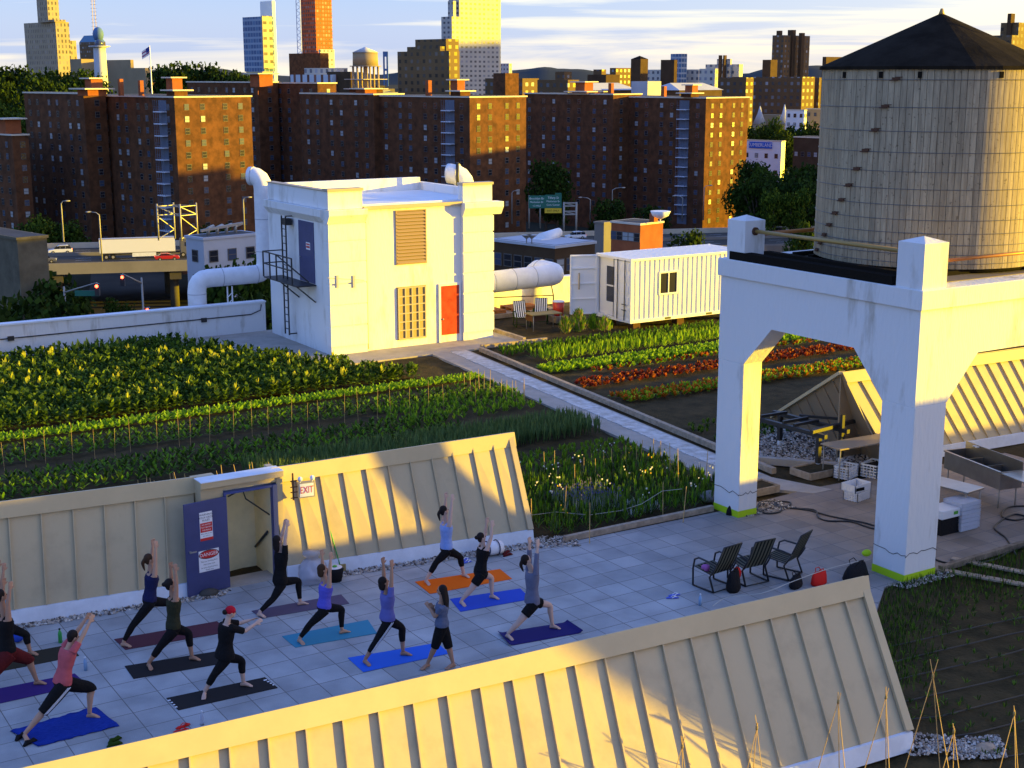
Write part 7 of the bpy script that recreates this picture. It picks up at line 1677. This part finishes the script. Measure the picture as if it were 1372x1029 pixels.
# ---- vehicles: local +X is forward
mat('car_white', (.75,.76,.78), .25, spec=.6); mat('car_grey', (.12,.12,.13), .3, spec=.6); mat('car_red', (.45,.02,.015), .3, spec=.6); mat('car_dark', (.025,.028,.035), .3, spec=.6); mat('tyre', (.02,.02,.02), .9); mat('tail_red', (.6,.02,.01), .4, emit=(1,.08,.03), estr=1.2)
def wheels(t, xs, w, r):
    for x in xs:
        for s in (-1,1): q = MB().use('tyre'); q.tube([(x,s*w,r),(x,s*(w-.24),r)], r, 14); wo = q.build('wheel', None, t, local=True); q = MB().use('lamp_metal'); q.tube([(x,s*(w+.01),r),(x,s*(w-.1),r)], r*.55, 10); q.build('rim', None, wo, local=True)
def car(label, pos, rz, m, suv=True, group='cars on the highway'):
    t = thing('car', label, 'car', pos, group, rz); h = 1.72 if suv else 1.42; L2 = 2.35
    prof = [(-L2,.35),(-L2-.02,.8),(-L2+.08,1.0),(-1.0,1.04),(1.15,1.02),(L2-.1,.86),(L2,.6),(L2-.02,.35)]
    q = MB().use(m); q.extr([(x,-.9,z) for x,z in prof], (0,1.8,0)); q.build('body', None, t, local=True, bevel=.07)
    rf = [(-2.2 if suv else -1.7,1.03),(-1.95 if suv else -1.15,h-.06),(-1.2,h),(.1,h-.02),(.55,h-.14),(1.2,1.03)]
    q = MB().use('pane_dark'); q.extr([(x,-.76,z) for x,z in rf], (0,1.52,0)); cb = q.build('cabin_glass', None, t, local=True)
    q = MB().use(m); q.extr([(x,-.79,z) for x,z in ((-1.98 if suv else -1.2,h-.09),(-1.2,h+.03),(.1,h+.02),(.58,h-.12),(.1,h-.06),(-1.2,h-.05))], (0,1.58,0))
    for x in (-1.05,.0):
        for s in (-1,1): q.bar((x,s*.775,1.02),(x-.02,s*.775,h-.05),.09,.03)
    q.build('roof', None, t, local=True)
    wheels(t, (-1.4,1.4), .92, .34)
    for s in (-1,1): q = MB().use('tail_red'); q.box(-L2-.04,-L2+.02,s*.62-.16,s*.62+.16,.78,.94); q.build('tail_light', None, t, local=True); q = MB().use('paint_white'); q.box(L2-.12,L2+.01,s*.66-.17,s*.66+.17,.64,.8); q.build('headlight', None, t, local=True)
    return t
ra = math.atan2(hd_.y, hd_.x)
def hpos(px, w):      # station on the highway lane w seen in column px
    lo, hi = -160, 420
    for _ in range(40):
        m = (lo+hi)/2
        if proj(hw(m,w,HZ(m)))[0] < px: lo = m
        else: hi = m
    return hw(lo, w, HZ(lo)+.01)
car('white estate car on the highway left of the long trailer', hpos(81,9.5), ra+math.pi, 'car_white')
car('grey car nearer the parapet on the highway at the left', hpos(59,24), ra, 'car_grey', False)
car('white car half hidden by the grey concrete building on the highway', hpos(43,6), ra+math.pi, 'car_white', False)
car('red saloon car on the highway beside the trailer wheels', hpos(224,25), ra, 'car_red', False)
car('white estate car on the highway under the sign gantry', hpos(771,6), ra+math.pi, 'car_white')
car('dark estate car on the highway at the right near the tank frame', hpos(1040,7), ra+math.pi, 'car_dark')
car('dark car on the highway behind the left duct', hpos(349,9.5), ra, 'car_dark')
car('dark saloon partly hidden behind the trailer roof', hpos(158,2.5), ra, 'car_dark', False)
# lorry with long white trailer
tp = hpos(187,20); t = thing('lorry', 'long white semi trailer lorry crossing the left part of the highway', 'lorry', tp, None, ra)
q = MB().use('car_white'); q.box(-7.6,7.0,-1.28,1.28,1.25,4.05); q.build('trailer_box', None, t, local=True)
q = MB().use('lamp_metal'); q.box(-7.65,7.05,-1.3,-1.281,1.2,1.34); q.box(-7.65,7.05,-1.3,-1.281,3.98,4.1); q.box(-7.66,-7.6,-1.25,1.25,1.25,4.0); q.build('trailer_rail', None, t, local=True)
q = MB().use('base_white'); q.box(-1.4,3.2,-1.31,-1.25,.45,1.2); q.build('side_skirt', None, t, local=True)
q = MB().use('car_dark'); q.box(-7.4,11.4,-.5,.5,.85,1.19); q.build('chassis', None, t, local=True)
q = MB().use('car_grey'); q.extr([(x,-1.2,z) for x,z in ((8.0,1.2),(8.0,3.6),(8.6,3.9),(10.1,3.2),(10.4,2.2),(11.7,2.0),(11.8,.6),(8.0,.6))], (0,2.4,0)); q.build('cab', None, t, local=True, bevel=.08)
q = MB().use('pane_dark'); q.extr([(x,-1.22,z) for x,z in ((8.9,2.2),(8.9,3.0),(10.0,3.0),(10.2,2.2))], (0,2.44,0)); q.build('cab_window', None, t, local=True)
wheels(t, (-6.4,-5.1,8.5,11.0), 1.25, .5)
# lamps
def lamp(label, px, yb, yt, dist, arm=-1, az=0):
    P = D(px,102,dist); zb_, zt_ = zat(yb,dist), zat(yt,dist); t = thing('street_lamp', label, 'street lamp', (P.x,P.y,zb_), 'highway street lamps'); rt = azdir(90)
    q = MB().use('lamp_metal'); A_ = P+UP*0; A_.z = zb_; T_ = Vector((P.x,P.y,zt_)); Lr = abs(arm)*2.6; sg = 1 if arm > 0 else -1
    q.tube([A_, A_.lerp(T_,.85), T_+UP*-.3, T_+rt*sg*Lr*.35+UP*.15, T_+rt*sg*Lr+UP*.3], [.17,.13,.11,.08,.06], 7); q.build('pole', None, t)
    q = MB().use('lamp_metal'); c = T_+rt*sg*(Lr+.4)+UP*.27; q.ball(c, .62,.25,.16,10,6); q.build('lamp_head', None, t)
lamp('tall straight lamp post at the far left on the highway, yellow in the sun', 70, 324, 271, 285, .35)
lamp('lamp post with an arm bending left beside the white trailer', 121, 350, 286, 262, -.6)
lamp('tall lamp post just left of the white stair house', 319, 316, 266, 290, .35)
lamp('lamp post at the left edge of the sign gantry group', 686, 300, 257, 345, .3)
lamp('lamp post with an arm bending left, right of the sign gantry', 793, 300, 266, 345, -.8)
lamp('tall lamp post behind the container', 823, 298, 253, 350, .9)
lamp('lamp post with a left arm behind the container roof', 919, 296, 264, 360, -.7)
lamp('thin lamp post before the corner of the right brick block', 948, 295, 250, 365, .5)
lamp('lamp post with left arm among the trees near the tank', 1049, 288, 258, 365, -.9)
lamp('lamp post right of the other one among the trees near the tank', 1065, 288, 247, 368, .9)
lamp('low lamp post over the street at the far left', 34, 345, 313, 240, -.8)
# lattice gantry
P = D(226,102,268); t = thing('sign_gantry', 'four legged steel lattice gantry behind the trailer', 'gantry', (P.x,P.y,-24)); rt = azdir(86); fwd = azdir(-4)
zb_ = zat(322,268); zt_ = zat(273,268); cs = [P+rt*a+fwd*b for a, b in ((-3.5,0),(-.9,3),(1.0,-1),(3.6,2))]
q = MB().use('lamp_metal')
for c in cs: q.tube([(c.x,c.y,zb_),(c.x,c.y,zt_)], .17, 7)
q.build('post', None, t)
q = MB().use('lamp_metal')
def br(a, b, za, zb2): q.bar((a.x,a.y,za),(b.x,b.y,zb2),.13)
for a, b in ((0,1),(2,3),(0,2),(1,3)):
    for z in (zt_-.5, zt_-2.2): br(cs[a],cs[b],z,z)
    br(cs[a],cs[b],zt_-.5,zt_-2.2)
for a, b in ((0,1),(2,3)): br(cs[a],cs[b],zt_-2.4,zt_-5.2); br(cs[b],cs[a],zt_-5.2,zb_+.4)
q.build('lattice', None, t)
# green signs on posts
dd = 338; rt = azdir(88); nrm_ = azdir(180)
t = thing('road_sign', 'two green highway signs side by side on grey posts right of the stair house', 'road sign', (*D(728,102,dd)[:2], zat(302,dd)))
def plate(px0, px1, y0, y1, m, off=0.0, nm='sign_panel'):
    a, b = D((px0+px1)/2,102,dd), (px1-px0)*dd/F/2; q = MB().use(m); c = a+nrm_*off; z0, z1 = zat(y1,dd), zat(y0,dd)
    c.z = 0; q.rbox((c.x,c.y,0), rt, nrm_, b, .06, z0, z1); return q.build(nm, None, t), c, (z0+z1)/2
_, c1_, z1_ = plate(709,730.5,262,279,'sign_green'); _, c2_, z2_ = plate(731,753.5,261,278.5,'sign_green'); _, c3_, z3_ = plate(731,753.5,279,285.5,'sign_yellow'); plate(745,753.5,258.5,260.7,'sign_green')
for k, (tx, c, z, s_) in enumerate((('Brooklyn Br',c1_,z1_+.8,.72),('Manhattan Br',c1_,z1_-.05,.6),('1/2 MILE',c1_,z1_-.95,.55),('Tillary St',c2_,z2_+.85,.75),('Manhattan Br',c2_,z2_,.6),('Civic Center',c2_,z2_-.85,.62))): text_mesh(tx, s_, 'sign_text', c+nrm_*.07+UP*z, -Vector((nrm_.y*-1*-1,-nrm_.x*1,0)) if False else rt, UP, t, off=.02)
text_mesh('EXIT ONLY', .6, 'black_cloth', c3_+nrm_*.07+UP*z3_, rt, UP, t, off=.02)
for px in (709.5, 724, 729, 750): pass
for px in (709.5, 724.5): c = D(px,102,dd+.5); q = MB().use('lamp_metal'); q.tube([(c.x,c.y,zat(306,dd)),(c.x,c.y,zat(262,dd))], .2, 7); q.build('post', None, t)
t = thing('sign_gantry', 'grey box truss gantry with two legs beside the green signs', 'gantry', (*D(765,102,dd-6)[:2], zat(304,dd)))
for px in (757,774): c = D(px,102,dd-6); q = MB().use('lamp_metal'); q.tube([(c.x,c.y,zat(312,dd)),(c.x,c.y,zat(268,dd))], .24, 8); q.build('post', None, t)
q = MB().use('lamp_metal'); a, b = D(757,102,dd-6), D(774,102,dd-6)
for y in (269,273,280,284): z = zat(y,dd); q.bar((a.x,a.y,z),(b.x,b.y,z),.3)
for y0_, y1_ in ((269,273),(280,284)): q.bar((a.x,a.y,zat(y0_,dd)),(b.x,b.y,zat(y1_,dd)),.2)
q.build('truss', None, t)
mat('old_concrete', (.13,.115,.08), .95, var=.2, scale=.5)
# ---- near street buildings
P = D(0,102,150); t, _g = low_building('plain grey concrete building cut by the left edge, below the highway', 6, 150, -60, 47, 322, 'old_concrete', 0, 0, rimm='old_concrete')
t, (P, el, er, a, b, zt_) = low_building('pale bluish metal shed with roof ducts between the trailer and the left duct', 262, 165, 238, 338, 322, 'roof_pale', 1, 3, rimm='roof_pale', fl=3)
q = MB().use('lamp_metal'); c = P+er*b*.5+el*a*.5
for k in range(4): q.tube([c+er*(k*1.3-2)+UP*(zt_+.3), c+er*(k*1.3-2)+UP*(zt_+1.1), c+er*(k*1.3-.6)+el*1.0+UP*(zt_+1.2)], .22, 8)
q.bar(c-er*3+UP*(zt_+.9), c+er*3+UP*(zt_+1.4), .3); q.build('roof_duct', None, t)
t, (P, el, er, a, b, zt_) = low_building('low brown brick houses with pale flat roof and big fan behind the duct', 745, 150, 660, 800, 333, 'brick_dark', 6, 4, rimm='roof_pale', fl=3.3, y0=1.9)
q = MB().use('roof_pale'); C_ = P+el*a*.5+er*b*.5; q.rbox((C_.x,C_.y,0), el, er, a*.5-.4, b*.5-.4, zt_+.315, zt_+.33); q.build('roof_cover', None, t)
q = MB().use('paint_white'); c = D(726,102,156); q.rbox((c.x,c.y,0), el, er, .9, .9, zt_+.3, zat(319,156)); q.tube([(c.x,c.y,zat(322,156)),(c.x+er.x*3,c.y+er.y*3,zt_+.9)], [.8,.5], 10); q.build('roof_fan', None, t)
q = MB().use('lamp_metal')
for k in (0,.9): c = D(706+k*8,102,152); q.lathe((c.x,c.y,zt_+.3), [(.05,0),(.06,.5),(.55,.9),(.6,.95)], 12)
q.build('satellite_dish', None, t)
t, (P, el, er, a, b, zt_) = low_building('dark brick row house with bright orange end wall behind the container', 862, 225, 822, 893, 302, 'brick_red', 5, 0, fl=3.4, y0=2.0)
q = MB().use('paint_white'); c = D(889,102,226); zz = zt_+.3; q.tube([(c.x,c.y,zz),(c.x,c.y,zz+.9)],.1,6); q.lathe((c.x,c.y,zz+.6), [(.2,0),(1.3,.55),(1.65,1.3),(1.6,1.32)], 16); q.build('satellite_dish', None, t)
q = MB().use('brick_red'); c = D(880,102,228); q.rbox((c.x,c.y,0), el, er, .5,.5, zt_, zt_+1.6); q.build('chimney', None, t)
low_building('grey blank box building between the highway wall and the dark brick row house', 812, 250, 799, 823, 300, 'concrete_grey', 0, 0, rimm='concrete_grey')
low_building('low brown houses with flat roofs across the street behind the stair house', 600, 170, 540, 660, 345, 'brick_dark', 4, 4, rimm='roof_pale', fl=3.3)
# parked vans and boxes on the lot by the tank
def van(label, px, dist, rz, m='car_white', L_=6.5, group='vans parked on the lot'):
    P = D(px,102,dist); t = thing('van', label, 'van', (P.x,P.y,GZ+.07), group, rz)
    q = MB().use(m); q.box(-L_/2,L_/2-1.9,-1.1,1.1,.7,3.2); q.build('box_body', None, t, local=True, bevel=.04)
    q = MB().use(m); q.extr([(x,-1.0,z) for x,z in ((L_/2-1.88,.5),(L_/2-1.88,2.4),(L_/2-1.2,2.4),(L_/2-.6,1.5),(L_/2,1.3),(L_/2,.5))], (0,2.0,0)); q.build('cab', None, t, local=True, bevel=.05)
    q = MB().use('pane_dark'); q.extr([(x,-1.01,z) for x,z in ((L_/2-1.7,1.5),(L_/2-1.7,2.2),(L_/2-1.25,2.2),(L_/2-.75,1.5))], (0,2.02,0)); q.build('cab_window', None, t, local=True); wheels(t, (-L_/2+1.2,L_/2-1.0), 1.08, .42)
for i, (px, dd, rz) in enumerate(((1018,205,.3),(1034,212,.5),(1052,206,.2),(1070,214,.4),(1088,208,.1),(1042,232,.3),(1080,236,.6),(1024,190,1.2),(1062,188,.1))):
    van('white box van in the group parked on the lot behind the concrete frame', px, dd, rz)
# junction: signals, street name sign, lorry, car
def signal(label, px, dist, yb, yt, armpx, hasname=False):
    P = D(px,102,dist); t = thing('traffic_light', label, 'traffic light', (P.x,P.y,GZ)); zt_ = zat(yt,dist); q = MB().use('lamp_metal'); q.tube([(P.x,P.y,GZ),(P.x,P.y,zt_)], [.16,.1], 8); E_ = D(armpx,102,dist-2); q.tube([(P.x,P.y,zt_-.6),(E_.x,E_.y,zt_+.7)], [.1,.06], 6); q.build('pole', None, t)
    mat('red_lamp', (.8,.05,.02), .4, emit=(1,.05,.02), estr=6) if 'red_lamp' not in M else None
    for c in (Vector((E_.x,E_.y,zt_+.5)), Vector((P.x+.5,P.y,zt_-3.4))):
        q = MB().use('car_dark'); q.rbox((c.x,c.y,0), azdir(90), azdir(0), .22, .2, c.z-1.1, c.z+.1); h_ = q.build('signal_head', None, t)
        n_ = azdir(180); q = MB().use('red_lamp'); q.ball(c+n_*.2-UP*.14, .17, n=8, m=6); q.build('red_light', None, h_)
    if hasname: q = MB().use('sign_green'); m_ = Vector((P.x,P.y,0)).lerp(Vector((E_.x,E_.y,0)), .68); q.rbox((m_.x,m_.y,0), azdir(90), azdir(0), 1.2, .05, zt_-.75, zt_-.2); q.build('name_plate', None, t)
signal('traffic light pole with red lamps and an arm reaching left under the highway', 174, 150, 415, 372, 148)
signal('traffic light pole at the left with a long arm carrying a green street name plate', 66, 140, 430, 384, 112, True)
van('brown and white lorry with bright side panels standing at the junction', 205, 150, .9, 'brick_red', 7.5, None)
car('pale car turning at the junction under the highway', Vector((*D(160,102,158)[:2], GZ+.07)), 2.2, 'car_grey', False, None)
car('dark car waiting on the street at the lower left', Vector((*D(120,102,190)[:2], GZ+.07)), .4, 'car_dark', True, None)
# unseen block added at right so its shadow falls on the sunlit brick ends
rt = azdir(90); f_ = azdir(0)
t = thing('apartment_block', 'tall brick housing block beyond the right edge of the view', 'apartment block', (*(rt*185+f_*352)[:2], GZ))
for nm, la, lb, da, db, zt_ in (('wall',160,205,318,352,8.5),('wall',162,205,352.01,409,6.0)):
    q = MB().use('brick'); c = rt*((la+lb)/2)+f_*((da+db)/2); q.rbox((c.x,c.y,0), rt, f_, (lb-la)/2, (db-da)/2, GZ, zt_); q.build(nm, None, t)
    q = MB().use('roof_rim'); q.rbox((c.x,c.y,0), rt, f_, (lb-la)/2+.2, (db-da)/2-.01, zt_+.003, zt_+.4); q.build('roof', None, t)

t = thing('blocker', 'long brick warehouse beyond the right edge of the view', 'building', (*(rt*150+f_*160)[:2], GZ))  # unseen block, added to keep the shed and street buildings in shade
q = MB().use('brick_dark'); c = rt*150+f_*165; q.rbox((c.x,c.y,0), rt, f_, 18, 50, GZ, 9.0); q.build('wall', None, t)
q = MB().use('roof_rim'); q.rbox((c.x,c.y,0), rt, f_, 18.2, 50.2, 9.003, 9.4); q.build('roof', None, t)

c = rt*740 + f_*1010; t = thing('office_tower', 'tall slab tower beyond the right edge of the view', 'tower', (c.x,c.y,GZ))  # added out of view so the light tower's lower floors fall in shade
q = MB().use('light_tower'); q.rbox((c.x,c.y,0), rt, f_, 40, 62, GZ, 92); q.build('wall', None, t); q = MB().use('tar_roof'); q.rbox((c.x,c.y,0), rt, f_, 39, 61, 92.01, 93); q.build('roof', None, t)
